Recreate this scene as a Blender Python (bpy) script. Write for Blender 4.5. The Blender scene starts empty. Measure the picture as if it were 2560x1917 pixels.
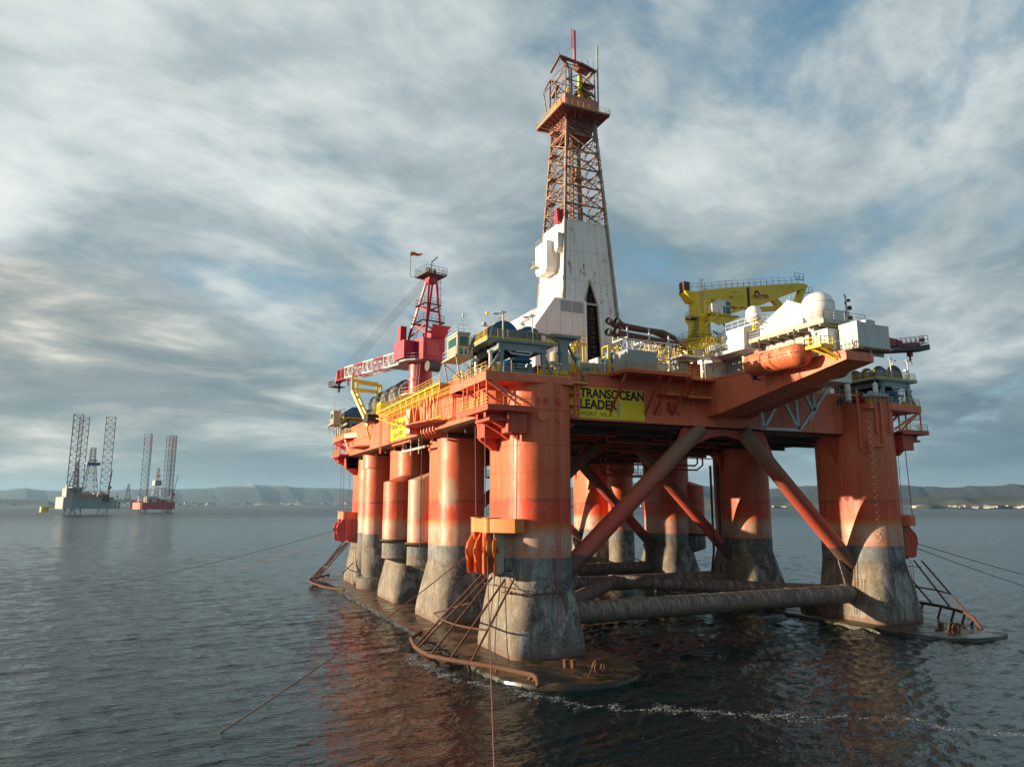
import bpy, bmesh, math, random
import numpy as np
from mathutils import Vector, Matrix, Euler
random.seed(7)
R = math.radians
sc = bpy.context.scene
col = sc.collection

# ------------------------------------------------------------ camera
CAM = Vector((-37.30, -79.22, 16.85))
cd = bpy.data.cameras.new("camera")
cam = bpy.data.objects.new("camera", cd)
col.objects.link(cam)
cam.location = CAM
cam.rotation_euler = (R(90 + 9.66), 0, R(-24.3))
cd.sensor_width = 36.0
cd.lens = 36.0 * 1777 / 2560
cd.clip_start = 0.5
cd.clip_end = 90000
sc.camera = cam
sc.render.resolution_x = 1024
sc.render.resolution_y = 766

# ------------------------------------------------------------ light
SUN_EL, SUN_DIR2 = R(8.4), Vector((-0.9317, 0.3634))       # towards the sun, over the ground
SUN_V = Vector((SUN_DIR2.x * math.cos(SUN_EL), SUN_DIR2.y * math.cos(SUN_EL), math.sin(SUN_EL)))
sd = bpy.data.lights.new("sun", 'SUN')
sd.energy = 5.0
sd.angle = R(0.5)
sd.color = (1.0, 0.79, 0.54)
so = bpy.data.objects.new("sun", sd)
col.objects.link(so)
so.rotation_euler = SUN_V.to_track_quat('Z', 'Y').to_euler()

sc.view_settings.view_transform = 'Standard'
sc.view_settings.look = 'None'
sc.view_settings.exposure = 1.08
sc.view_settings.gamma = 1.0

# ------------------------------------------------------------ node helper
class NT:
    def __init__(s, tree):
        s.t = tree; s.n = tree.nodes; s.l = tree.links
    def node(s, typ, **kw):
        n = s.n.new(typ)
        for k, v in kw.items():
            if k in ('inp',):
                for a, b in v.items():
                    if isinstance(b, bpy.types.NodeSocket): s.l.new(b, n.inputs[a])
                    else: n.inputs[a].default_value = b
            else: setattr(n, k, v)
        return n
    def link(s, a, b): s.l.new(a, b)
    def noise(s, vec, scale, detail=4, rough=0.55, dist=0.0):
        n = s.node('ShaderNodeTexNoise', inp={'Scale': scale, 'Detail': detail, 'Roughness': rough, 'Distortion': dist})
        if vec is not None: s.link(vec, n.inputs['Vector'])
        return n.outputs['Fac']
    def mapping(s, vec, loc=(0, 0, 0), rot=(0, 0, 0), scl=(1, 1, 1)):
        n = s.node('ShaderNodeMapping')
        s.link(vec, n.inputs[0])
        n.inputs['Location'].default_value = loc; n.inputs['Rotation'].default_value = rot; n.inputs['Scale'].default_value = scl
        return n.outputs[0]
    def ramp(s, fac, stops, interp='LINEAR'):
        n = s.node('ShaderNodeValToRGB')
        n.color_ramp.interpolation = interp
        e = n.color_ramp.elements
        while len(e) > 1: e.remove(e[-1])
        e[0].position = stops[0][0]; e[0].color = c4(stops[0][1])
        for p, c in stops[1:]:
            x = e.new(p); x.color = c4(c)
        if isinstance(fac, bpy.types.NodeSocket): s.link(fac, n.inputs[0])
        return n.outputs[0]
    def math(s, op, a, b=0.0, c=None, clamp=False):
        n = s.node('ShaderNodeMath', operation=op, use_clamp=clamp)
        for i, x in enumerate((a, b, c)):
            if x is None: continue
            if isinstance(x, bpy.types.NodeSocket): s.link(x, n.inputs[i])
            else: n.inputs[i].default_value = x
        return n.outputs[0]
    def mix(s, fac, a, b, mode='MIX'):
        n = s.node('ShaderNodeMix', data_type='RGBA', blend_type=mode)
        for i, x in ((0, fac), (6, a), (7, b)):
            if isinstance(x, bpy.types.NodeSocket): s.link(x, n.inputs[i])
            elif i == 0: n.inputs[0].default_value = x
            else: n.inputs[i].default_value = c4(x)
        return n.outputs[2]
    def maprange(s, v, a, b, c=0.0, d=1.0, smooth=False):
        n = s.node('ShaderNodeMapRange')
        if smooth: n.interpolation_type = 'SMOOTHSTEP'
        s.link(v, n.inputs[0])
        for i, x in enumerate((a, b, c, d)): n.inputs[i + 1].default_value = x
        return n.outputs[0]
def c4(c):
    if isinstance(c, (int, float)): return (c, c, c, 1)
    return (c[0], c[1], c[2], 1)

# ------------------------------------------------------------ sky
w = bpy.data.worlds.new("World")
sc.world = w
w.use_nodes = True
W = NT(w.node_tree)
W.n.clear()
out = W.node('ShaderNodeOutputWorld')
sky = W.node('ShaderNodeTexSky')
sky.sky_type = 'NISHITA'
sky.sun_disc = False
sky.sun_elevation = SUN_EL
sky.sun_rotation = math.atan2(SUN_DIR2.x, SUN_DIR2.y)
sky.altitude = 20; sky.air_density = 1.0; sky.dust_density = 1.2; sky.ozone_density = 2.0
CLOUD_AZ, CLOUD_OFF, BANK_OFF = 30.0, (1.1, -2.9, 0.0), (9.0, 0.0, 0.0)
geo = W.node('ShaderNodeTexCoord').outputs['Generated']
sep = W.node('ShaderNodeSeparateXYZ'); W.link(geo, sep.inputs[0])
zz = W.math('MAXIMUM', sep.outputs[2], 0.0)
den = W.math('ADD', zz, 0.16)
px = W.math('DIVIDE', sep.outputs[0], den)
py = W.math('DIVIDE', sep.outputs[1], den)
comb = W.node('ShaderNodeCombineXYZ'); W.link(px, comb.inputs[0]); W.link(py, comb.inputs[1])
P = comb.outputs[0]
# rolls of cloud run off towards the right-hand horizon: turn the deck that way, then stretch it
M = W.mapping(W.mapping(P, rot=(0, 0, R(-CLOUD_AZ))), loc=CLOUD_OFF, scl=(0.60, 0.95, 1.0))
warp = W.node('ShaderNodeTexNoise', inp={'Scale': 0.8, 'Detail': 3.0}); W.link(M, warp.inputs[0])
wv = W.node('ShaderNodeVectorMath', operation='SCALE'); W.link(warp.outputs['Color'], wv.inputs[0]); wv.inputs[3].default_value = 0.75
M2 = W.node('ShaderNodeVectorMath', operation='ADD'); W.link(M, M2.inputs[0]); W.link(wv.outputs[0], M2.inputs[1]); M2 = M2.outputs[0]
Mf = W.mapping(M2, scl=(1.6, 1.0, 1.0))
big = W.noise(M2, 0.8, 2, 0.5)
mid = W.noise(M2, 1.9, 9, 0.58, 0.25)
Mi = W.node('ShaderNodeVectorMath', operation='ADD'); W.link(W.mapping(P, loc=(2, 5, 0)), Mi.inputs[0]); W.link(wv.outputs[0], Mi.inputs[1])
fine = W.noise(Mi.outputs[0], 3.4, 10, 0.62, 0.2)
cov = W.math('ADD', W.math('MULTIPLY', big, 0.62), W.math('MULTIPLY', mid, 0.48))
cov = W.math('ADD', cov, W.math('MULTIPLY', W.math('SUBTRACT', fine, 0.5), 0.27))
fac = W.maprange(cov, 0.44, 0.60, 0.0, 1.0, True)
# cloud body: its own light and dark parts
shade = W.noise(W.mapping(M2, loc=(7.3, 2.2, 0)), 1.25, 7, 0.55, 0.2)
shade = W.math('ADD', W.math('MULTIPLY', shade, 0.60), W.math('MULTIPLY', mid, 0.30))
shade = W.math('ADD', shade, W.math('ADD', W.math('MULTIPLY', fine, 0.24), -0.02))
dotn = W.node('ShaderNodeVectorMath', operation='DOT_PRODUCT'); W.link(geo, dotn.inputs[0]); dotn.inputs[1].default_value = SUN_V
glow = W.maprange(dotn.outputs['Value'], -0.2, 0.9, 0.0, 1.0, True)
shade = W.math('ADD', shade, W.math('SUBTRACT', W.math('MULTIPLY', glow, 0.17), 0.045))
cc = W.ramp(shade, [(0.43, (0.095, 0.142, 0.172)), (0.51, (0.158, 0.212, 0.238)), (0.585, (0.275, 0.325, 0.340)), (0.655, (0.43, 0.465, 0.465)), (0.77, (0.61, 0.625, 0.60))])
# gaps between the clouds
gap = W.ramp(zz, [(0.0, (0.20, 0.28, 0.31)), (0.12, (0.135, 0.230, 0.280)), (0.5, (0.038, 0.108, 0.165)), (1.0, (0.028, 0.085, 0.145))])
skyadd = W.mix(0.05, (0, 0, 0), sky.outputs[0])
gap = W.mix(1.0, gap, skyadd, 'ADD')
veil = W.mix(fac, gap, cc)
# low bank of grey cloud near the horizon, seen edge on
lowv = W.node('ShaderNodeCombineXYZ')
az = W.math('ARCTAN2', sep.outputs[0], sep.outputs[1])
W.link(az, lowv.inputs[0]); W.link(W.math('MULTIPLY', zz, 2.5), lowv.inputs[1])
lowm = W.mapping(lowv.outputs[0], loc=BANK_OFF)
ln = W.noise(lowm, 2.4, 9, 0.58, 0.3)
# the bank stands higher towards the sun
top_ = W.math('ADD', W.math('MULTIPLY', glow, 0.24), 0.06)
edge = W.math('SUBTRACT', W.math('ADD', zz, W.math('MULTIPLY', W.math('SUBTRACT', ln, 0.5), 0.26)), top_)
lowf = W.maprange(edge, -0.02, 0.055, 1.0, 0.0, True)
ls = W.noise(W.mapping(lowm, loc=(4, 1.3, 0), scl=(1, 1.7, 1)), 3.4, 8, 0.58, 0.3)
lsum = W.math('ADD', ls, W.math('MULTIPLY', W.maprange(edge, -0.05, 0.0, 0.0, 1.0, True), 0.03))
lc = W.ramp(lsum, [(0.36, (0.125, 0.158, 0.175)), (0.49, (0.175, 0.205, 0.212)), (0.57, (0.29, 0.30, 0.285)), (0.65, (0.50, 0.48, 0.43)), (0.76, (0.70, 0.67, 0.58))])
warm = W.mix(glow, (0.72, 0.92, 1.02), (1.08, 1.02, 0.96))
lc = W.mix(1.0, lc, warm, 'MULTIPLY')
veil = W.mix(W.math('MULTIPLY', lowf, 0.94), veil, lc)
hz = W.maprange(zz, 0.0, 0.065, 0.85, 0.0, True)
veil = W.mix(hz, veil, (0.165, 0.215, 0.235))
bg = W.node('ShaderNodeBackground'); W.link(veil, bg.inputs[0]); bg.inputs[1].default_value = 0.745
W.link(bg.outputs[0], out.inputs[0])

# ------------------------------------------------------------ mesh helpers
MX, MY = 27.775, 38.6                      # the rig's centre line and midship
class MB:
    def __init__(s, mx=False, my=False):
        s.v = []; s.f = []; s.mx = mx; s.my = my
    def add(s, vs, fs):
        o = len(s.v)
        s.v += [tuple(p) for p in vs]
        s.f += [tuple(i + o for i in f) for f in fs]
        return s
    def box(s, a, b, rz=0.0, c=None):
        x0, y0, z0 = a; x1, y1, z1 = b
        vs = [Vector((x, y, z)) for x in (x0, x1) for y in (y0, y1) for z in (z0, z1)]
        if rz:
            c = Vector(((x0 + x1) / 2, (y0 + y1) / 2, 0)) if c is None else Vector(c)
            m = Matrix.Rotation(rz, 3, 'Z')
            vs = [m @ (p - c) + c for p in vs]
        return s.add(vs, [(0, 1, 3, 2), (4, 6, 7, 5), (0, 4, 5, 1), (2, 3, 7, 6), (0, 2, 6, 4), (1, 5, 7, 3)])
    def tube(s, p, q, r, n=6, r2=None, cap=True, rot=0.0):
        p = Vector(p); q = Vector(q); d = q - p
        if d.length < 1e-6: return s
        d.normalize()
        a = Vector((0, 0, 1)) if abs(d.z) < 0.9 else Vector((1, 0, 0))
        u = d.cross(a).normalized(); w_ = d.cross(u)
        r2 = r if r2 is None else r2
        vs = []
        for c, rr in ((p, r), (q, r2)):
            for i in range(n):
                t = 2 * math.pi * (i + 0.5) / n + rot
                vs.append(c + (u * math.cos(t) + w_ * math.sin(t)) * rr)
        fs = [(i, (i + 1) % n, n + (i + 1) % n, n + i) for i in range(n)]
        if cap: fs += [tuple(range(n))[::-1], tuple(range(n, 2 * n))]
        return s.add(vs, fs)
    def bar(s, p, q, w_=0.1): return s.tube(p, q, w_ * 0.7071, 4)
    def beam(s, p, q, w_, h):
        p = Vector(p); q = Vector(q); d = (q - p).normalized()
        a = Vector((0, 0, 1)) if abs(d.z) < 0.95 else Vector((0, 1, 0))
        u = d.cross(a).normalized() * w_ / 2; v = u.cross(d).normalized() * h / 2
        vs = [c + k for c in (p, q) for k in (-u - v, u - v, u + v, -u + v)]
        return s.add(vs, [(0, 1, 2, 3)[::-1], (4, 5, 6, 7), (0, 1, 5, 4), (1, 2, 6, 5), (2, 3, 7, 6), (3, 0, 4, 7)])
    def path(s, pts, r, n=8):
        # one skin along a bent line
        pts = [Vector(p) for p in pts]
        vs = []; m = len(pts)
        ref = Vector((0.13, 0.31, 0.94)).normalized()
        for i, p in enumerate(pts):
            d = (pts[min(i + 1, m - 1)] - pts[max(i - 1, 0)]).normalized()
            u = d.cross(ref).normalized(); w_ = d.cross(u)
            rr = r[i] if isinstance(r, (list, tuple)) else r
            for k in range(n):
                t = 2 * math.pi * k / n
                vs.append(p + (u * math.cos(t) + w_ * math.sin(t)) * rr)
        fs = [(i * n + k, i * n + (k + 1) % n, (i + 1) * n + (k + 1) % n, (i + 1) * n + k) for i in range(m - 1) for k in range(n)]
        fs += [tuple(range(n))[::-1], tuple(range((m - 1) * n, m * n))]
        return s.add(vs, fs)
    def loft(s, rings, cap=True):
        n = len(rings[0]); vs = [p for r in rings for p in r]
        fs = [(i * n + k, i * n + (k + 1) % n, (i + 1) * n + (k + 1) % n, (i + 1) * n + k) for i in range(len(rings) - 1) for k in range(n)]
        if cap: fs += [tuple(range(n))[::-1], tuple(range((len(rings) - 1) * n, len(rings) * n))]
        return s.add(vs, fs)
    def lathe(s, cx, cy, prof, n=32, axis='Z'):
        rings = []
        for r, z in prof:
            ring = []
            for k in range(n):
                t = 2 * math.pi * k / n
                a, b = r * math.cos(t), r * math.sin(t)
                if axis == 'Z': ring.append((cx + a, cy + b, z))
                elif axis == 'Y': ring.append((cx + a, z, cy + b))     # cx, cy are x, z
                else: ring.append((z, cx + a, cy + b))                  # cx, cy are y, z
            rings.append(ring)
        return s.loft(rings)
    def prism(s, poly, lo, hi, axis='Z'):
        # poly in the plane across the axis: Z -> (x, y), Y -> (x, z), X -> (y, z)
        def P3(p, t):
            return {'Z': (p[0], p[1], t), 'Y': (p[0], t, p[1]), 'X': (t, p[0], p[1])}[axis]
        return s.loft([[P3(p, lo) for p in poly], [P3(p, hi) for p in poly]])
    def rail(s, pts, h=1.1, step=1.6, r=0.028, rails=(1.0, 0.5), closed=False, kick=True):
        pts = [Vector(p) for p in pts]
        if closed: pts = pts + [pts[0]]
        for a, b in zip(pts[:-1], pts[1:]):
            L = (b - a).length
            n = max(1, round(L / step))
            for i in range(n + 1):
                p = a.lerp(b, i / n)
                s.tube(p, p + Vector((0, 0, h)), r, 4)
            for f in rails:
                s.tube(a + Vector((0, 0, h * f)), b + Vector((0, 0, h * f)), r, 4)
            if kick: s.beam(a + Vector((0, 0, 0.08)), b + Vector((0, 0, 0.08)), 0.02, 0.15)
        return s
    def ladder(s, p, q, out_=(0, -1, 0), w_=0.45, r=0.025, step=0.4, cage=False):
        p = Vector(p); q = Vector(q); o = Vector(out_).normalized()
        side = (q - p).normalized().cross(o).normalized() * w_ / 2
        s.tube(p - side, q - side, r, 4); s.tube(p + side, q + side, r, 4)
        n = int((q - p).length / step)
        for i in range(1, n):
            c = p.lerp(q, i / n)
            s.tube(c - side, c + side, r * 0.8, 4)
            if cage and i % 3 == 0 and i > 4:
                k = [c + side * math.cos(t) * 1.5 + o * math.sin(t) * 0.7 for t in np.linspace(0, math.pi, 6)]
                for a, b in zip(k[:-1], k[1:]): s.tube(a, b, r * 0.8, 4)
        return s
    def build(s, name, m, parent=None, smooth=False, ang=35):
        vs = s.v
        if s.mx or s.my:
            vs = [((2 * MX - x) if s.mx else x, (2 * MY - y) if s.my else y, z) for x, y, z in vs]
        off = Vector((0, 0, 0)); p = parent
        while p is not None:
            off += p.location; p = p.parent
        vs = [(x - off.x, y - off.y, z - off.z) for x, y, z in vs]
        fs = s.f if (s.mx == s.my) else [f[::-1] for f in s.f]
        me = bpy.data.meshes.new(name)
        me.from_pydata(vs, [], fs)
        me.update()
        if smooth:
            me.polygons.foreach_set('use_smooth', [True] * len(me.polygons))
            me.set_sharp_from_angle(angle=R(ang))
        if m is not None: me.materials.append(m)
        o = bpy.data.objects.new(name, me)
        col.objects.link(o)
        if parent is not None: o.parent = parent
        return o

def thing(name, label, cat, loc=(0, 0, 0), group=None):
    o = bpy.data.objects.new(name, None)
    o.empty_display_size = 1.0
    col.objects.link(o)
    o.location = loc
    return tag(o, label, cat, group)
def tag(o, label, cat=None, group=None, kind=None):
    if label: o['label'] = label
    if cat: o['category'] = cat
    if group: o['group'] = group
    if kind: o['kind'] = kind
    return o
def text(parts, size, origin, xdir, ydir, m, name, parent, extr=0.01, spacing=1.0, bold=0.0):
    # letters laid on a surface, as real thin raised letters; parts = list of (string, x, y, size, bold, align)
    vs, fs = [], []
    X = Vector(xdir).normalized(); Y = Vector(ydir).normalized(); Z = X.cross(Y)
    for (st, x, y, sz, bd, wd) in parts:
        cu = bpy.data.curves.new('lettering', 'FONT')
        cu.body = st; cu.size = sz; cu.offset = bd; cu.extrude = extr; cu.space_character = spacing
        cu.resolution_u = 3
        ob = bpy.data.objects.new('lettering', cu)
        col.objects.link(ob)
        dg = bpy.context.evaluated_depsgraph_get()
        me = bpy.data.meshes.new_from_object(ob.evaluated_get(dg))
        xs = [v.co.x for v in me.vertices] or [0, 1]
        k = wd / (max(xs) - min(xs)) if wd else 1.0
        o_ = len(vs)
        for v in me.vertices:
            q = Vector(origin) + X * (x + (v.co.x - min(xs)) * k) + Y * (y + v.co.y) + Z * v.co.z
            vs.append(tuple(q))
        fs += [tuple(i + o_ for i in p.vertices) for p in me.polygons]
        bpy.data.objects.remove(ob); bpy.data.meshes.remove(me); bpy.data.curves.remove(cu)
    b = MB(); b.add(vs, fs)
    return b.build(name, m, parent)

# ------------------------------------------------------------ materials
MAT = {}
def mat(name):
    m = bpy.data.materials.new(name); m.use_nodes = True
    t = NT(m.node_tree); b = t.n['Principled BSDF']
    MAT[name] = m
    return m, t, b
def pos(t): return t.node('ShaderNodeNewGeometry').outputs['Position']
def paint(name, c, rough=0.45, rust=0.25, dirt=0.35, metal=0.0, streak=True, bump=0.15, rustcol=(0.10, 0.035, 0.015), fade=0.25, seams=0.0, rscale=None):
    """painted steel: slight fading, streaked grime and patches of rust"""
    m, t, b = mat(name)
    p = pos(t)
    st = t.mapping(p, scl=(1.6, 1.6, 0.16))
    n1 = t.noise(st, 1.0, 6, 0.6)
    n2 = t.noise(p, 0.35, 5, 0.6, 0.4)
    n3 = t.noise(p, 2.6, 8, 0.65, 0.3)
    light = tuple(min(1, x * 1.25 + 0.05) for x in c)
    dark = tuple(x * 0.45 for x in c)
    colr = t.mix(t.maprange(n2, 0.35, 0.7, 0.0, fade), c, light)
    colr = t.mix(t.math('MULTIPLY', t.maprange(n1, 0.52, 0.75), dirt), colr, dark)
    nr = n3 if rscale is None else t.noise(t.mapping(p, scl=(1, 1, 0.45)), rscale, 7, 0.55, 0.2)
    rf = t.math('ADD', t.math('MULTIPLY', nr, 0.6), t.math('MULTIPLY', n1 if streak else n2, 0.4))
    th = 0.70 - 0.22 * rust
    rm = t.maprange(rf, th, th + 0.04)
    colr = t.mix(t.math('MULTIPLY', rm, 0.9 if rust > 0 else 0.0), colr, rustcol)
    if seams:
        s = t.node('ShaderNodeSeparateXYZ'); t.link(p, s.inputs[0])
        q = t.math('FRACT', t.math('MULTIPLY', t.math('ADD', s.outputs[0], s.outputs[1]), 1.0 / seams))
        ln = t.math('LESS_THAN', q, 0.05)
        colr = t.mix(t.math('MULTIPLY', ln, 0.35), colr, dark)
    t.link(colr, b.inputs['Base Color'])
    t.link(t.maprange(n3, 0.3, 0.7, rough - 0.1, rough + 0.15), b.inputs['Roughness'])
    b.inputs['Metallic'].default_value = metal
    bp = t.node('ShaderNodeBump', inp={'Strength': bump, 'Distance': 0.05}); t.link(n3, bp.inputs['Height'])
    t.link(bp.outputs[0], b.inputs['Normal'])
    return m
ORANGE = (0.67, 0.152, 0.066)
A_SEA = [(-34.39, -18.78, -.2), (-20.8, -40.6, -.2), (-52.4, 96.0, -.2), (-22.8, 129.9, -.2), (118, -3.5, -.2), (108, -1.5, -.2)]
RED_OR = (0.62, 0.060, 0.024)
orange = paint('orange_hull_paint', ORANGE, 0.46, 0.26, 0.6, bump=0.15, fade=0.4)
orange_dk = paint('red_orange_paint', (0.50, 0.066, 0.030), 0.5, 0.32, 0.6)
yellow = paint('yellow_paint', (0.66, 0.43, 0.02), 0.5, 0.15, 0.3)
crane_y = paint('crane_yellow_paint', (0.70, 0.49, 0.012), 0.45, 0.08, 0.5)
crane_r = paint('crane_red_paint', (0.36, 0.008, 0.035), 0.4, 0.05, 0.3)
crane_r2 = paint('faded_pink_red_paint', (0.44, 0.06, 0.065), 0.5, 0.15, 0.3)
white = paint('white_paint', (0.72, 0.70, 0.66), 0.5, 0.10, 0.18)
white_clad = paint('rust_streaked_white_cladding', (0.74, 0.72, 0.68), 0.55, 0.56, 0.45, seams=1.35, rustcol=(0.13, 0.045, 0.02), rscale=1.0)
white_cont = paint('grey_white_container_paint', (0.56, 0.58, 0.57), 0.5, 0.15, 0.25)
rusty_white = paint('rust_blotched_white_paint', (0.66, 0.63, 0.58), 0.6, 0.80, 0.4)
grey = paint('grey_steel', (0.30, 0.33, 0.33), 0.5, 0.2, 0.4)
grey_lt = paint('light_grey_steel', (0.50, 0.50, 0.48), 0.5, 0.2, 0.3)
grey_gn = paint('grey_green_steel', (0.22, 0.28, 0.27), 0.5, 0.25, 0.4)
grey_cont = paint('blue_grey_container_paint', (0.30, 0.34, 0.35), 0.5, 0.3, 0.4)
blue = paint('blue_drum_paint', (0.006, 0.085, 0.22), 0.45, 0.1, 0.3)
cyan = paint('bright_blue_paint', (0.01, 0.17, 0.36), 0.45, 0.1, 0.3)
dark = paint('dark_steel', (0.045, 0.042, 0.04), 0.6, 0.2, 0.3)
beige = paint('weathered_beige_paint', (0.42, 0.38, 0.28), 0.55, 0.3, 0.5)
rust = paint('brown_rust', (0.105, 0.042, 0.020), 0.8, 0.5, 0.5, bump=0.5, rustcol=(0.05, 0.022, 0.014), fade=0.0)
rust_lat = paint('rusty_lattice_steel', (0.36, 0.23, 0.15), 0.75, 0.9, 0.5, rustcol=(0.13, 0.038, 0.014), streak=False)
pipe_rust = paint('scorched_pipe_steel', (0.075, 0.034, 0.026), 0.7, 0.4, 0.4, rustcol=(0.03, 0.018, 0.015))
black = paint('black_paint', (0.010, 0.010, 0.011), 0.6, 0.0, 0.0, fade=0.0)
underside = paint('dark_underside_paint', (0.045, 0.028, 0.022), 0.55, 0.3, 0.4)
sign_y = paint('yellow_sign_paint', (0.86, 0.69, 0.015), 0.5, 0.0, 0.15, fade=0.1)
radome = paint('white_radome_shell', (0.80, 0.79, 0.76), 0.4, 0.0, 0.12)
lb_or = paint('lifeboat_orange', (0.66, 0.155, 0.065), 0.35, 0.02, 0.3)
pink_box = paint('faded_red_windbreak', (0.50, 0.17, 0.14), 0.6, 0.3, 0.4)
glass, t_, b_ = mat('green_tinted_glass')
b_.inputs['Base Color'].default_value = (0.02, 0.10, 0.09, 1); b_.inputs['Roughness'].default_value = 0.08
wire = paint('steel_wire', (0.10, 0.10, 0.10), 0.5, 0.0, 0.0)
rustwire = paint('rusty_wire', (0.16, 0.07, 0.04), 0.7, 0.2, 0.2)

# columns: bands of paint from the waterline up, worn and grown over
def column_mat(name, patch=None, mix_wear=1.0, tint=None):
    m, t, b = mat(name)
    p = pos(t)
    s = t.node('ShaderNodeSeparateXYZ'); t.link(p, s.inputs[0])
    n0 = t.noise(p, 0.22, 5, 0.6, 0.5)
    n1 = t.noise(t.mapping(p, scl=(1.3, 1.3, 0.35)), 1.1, 8, 0.68, 0.3)
    n2 = t.noise(t.mapping(p, scl=(1, 1, 0.45)), 4.0, 9, 0.72, 0.2)
    st = t.noise(t.mapping(p, scl=(2.2, 2.2, 0.07)), 1.0, 5, 0.6)
    z = t.math('ADD', s.outputs[2], t.math('MULTIPLY', t.math('SUBTRACT', n1, 0.5), 1.6))
    zs = t.math('ADD', s.outputs[2], t.math('MULTIPLY', t.math('SUBTRACT', n1, 0.5), 0.10))
    # upper paint by height
    k = 1 / 32.0
    up = t.ramp(t.math('MULTIPLY', z, k), [(0.0, (0.50, 0.19, 0.105)), (12.3 * k, (0.52, 0.22, 0.13)), (13.4 * k, (0.55, 0.27, 0.16)), (14.3 * k, (0.60, 0.19, 0.045)),
                                         (14.8 * k, (0.64, 0.072, 0.022)), (17.2 * k, (0.62, 0.052, 0.018)), (17.6 * k, (0.60, 0.11, 0.038)), (20 * k, (0.62, 0.115, 0.038)), (26 * k, ORANGE), (1.0, ORANGE)])
    up = t.mix(t.math('MULTIPLY', t.maprange(st, 0.45, 0.7), 0.30), up, (0.34, 0.045, 0.022))
    up = t.mix(t.math('MULTIPLY', t.maprange(n0, 0.5, 0.8), 0.45), up, (0.68, 0.25, 0.13))
    up = t.mix(t.math('MULTIPLY', t.maprange(n2, 0.53, 0.66), 0.22), up, (0.30, 0.07, 0.035))
    up = t.mix(t.math('MULTIPLY', t.maprange(t.noise(t.mapping(p, loc=(3, 8, 2), scl=(1.5, 1.5, 0.25)), 0.7, 8, 0.7, 0.6), 0.54, 0.66), 0.35), up, (0.66, 0.30, 0.20))
    # whitish worn paint between 11 and 14 m
    wf = t.math('MULTIPLY', t.maprange(t.math('ABSOLUTE', t.math('SUBTRACT', z, 12.6)), 0.2, 2.1, 1.0, 0.0, True), t.maprange(n1, 0.42, 0.58, 0.05, 0.68))
    up = t.mix(wf, up, (0.50, 0.42, 0.38))
    # dark tide line at 17.5 m
    tl = t.maprange(t.math('ABSOLUTE', t.math('SUBTRACT', t.math('ADD', s.outputs[2], t.math('MULTIPLY', n0, 1.8)), 18.3)), 0.02, 0.28, 1.0, 0.0, True)
    up = t.mix(t.math('MULTIPLY', tl, t.maprange(n0, 0.4, 0.6, 0.15, 0.75)), up, (0.10, 0.05, 0.035))
    # antifouling below 11 m
    lo = t.ramp(t.math('ADD', t.math('MULTIPLY', n1, 0.6), t.math('MULTIPLY', n0, 0.4)), [(0.38, (0.060, 0.066, 0.070)), (0.47, (0.135, 0.140, 0.138)), (0.54, (0.24, 0.225, 0.195)), (0.62, (0.42, 0.38, 0.31))])
    speck = t.maprange(n2, 0.54, 0.60)
    lo = t.mix(t.math('MULTIPLY', speck, t.maprange(n0, 0.42, 0.58, 0.0, 0.85)), lo, (0.52, 0.53, 0.51))
    blk = t.maprange(t.noise(t.mapping(p, loc=(5, 3, 1), scl=(1, 1, 0.5)), 0.55, 7, 0.72, 0.6), 0.49, 0.57)
    lo = t.mix(t.math('MULTIPLY', blk, 0.88 * mix_wear), lo, (0.028, 0.028, 0.027))
    lo = t.mix(t.math('MULTIPLY', t.math('MULTIPLY', blk, t.maprange(n2, 0.55, 0.60)), 0.8), lo, (0.50, 0.51, 0.49))
    # faces turned from the sun are painted darker, with black growth and white barnacle flecks
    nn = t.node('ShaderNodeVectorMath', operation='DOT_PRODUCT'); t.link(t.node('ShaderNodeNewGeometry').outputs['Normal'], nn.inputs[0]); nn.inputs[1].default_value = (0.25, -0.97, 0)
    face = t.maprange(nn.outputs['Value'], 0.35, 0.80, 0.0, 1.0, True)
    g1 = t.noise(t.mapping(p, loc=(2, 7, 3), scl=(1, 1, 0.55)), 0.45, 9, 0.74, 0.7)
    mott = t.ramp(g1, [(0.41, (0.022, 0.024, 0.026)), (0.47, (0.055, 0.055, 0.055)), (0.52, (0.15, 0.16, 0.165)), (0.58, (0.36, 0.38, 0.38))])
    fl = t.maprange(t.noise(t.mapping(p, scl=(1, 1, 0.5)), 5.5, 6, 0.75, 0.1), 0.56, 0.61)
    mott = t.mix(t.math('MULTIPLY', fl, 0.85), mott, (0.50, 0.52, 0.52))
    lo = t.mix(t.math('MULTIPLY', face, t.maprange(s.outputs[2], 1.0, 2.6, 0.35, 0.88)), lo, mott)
    lo = t.mix(t.math('MULTIPLY', t.maprange(s.outputs[2], 8.4, 9.2), 0.45), lo, (0.15, 0.195, 0.215))
    brown = t.maprange(t.math('SUBTRACT', z, 8.6), 0.3, -0.7)
    lo = t.mix(t.math('MULTIPLY', brown, t.math('SUBTRACT', 0.55, t.math('MULTIPLY', face, 0.38))), lo, t.mix(n0, (0.13, 0.108, 0.075), (0.28, 0.235, 0.17)))  # beige kept stronger on the sunlit faces, light put into the colour
    rs = t.math('MAXIMUM', t.maprange(st, 0.52, 0.64), t.maprange(t.noise(t.mapping(p, loc=(9, 2, 4), scl=(1, 1, 0.5)), 0.8, 8, 0.7, 0.5), 0.54, 0.64))
    lo = t.mix(t.math('MULTIPLY', rs, 0.55), lo, (0.15, 0.080, 0.036))
    seamr = t.maprange(t.math('ABSOLUTE', t.math('SUBTRACT', s.outputs[2], 8.7)), 0.02, 0.35, 0.6, 0.0)
    lo = t.mix(t.math('MULTIPLY', seamr, n1), lo, (0.16, 0.05, 0.02))
    ft = t.maprange(z, 1.3, 0.9)
    lo = t.mix(t.math('MULTIPLY', ft, 0.7), lo, (0.14, 0.072, 0.045))
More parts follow.
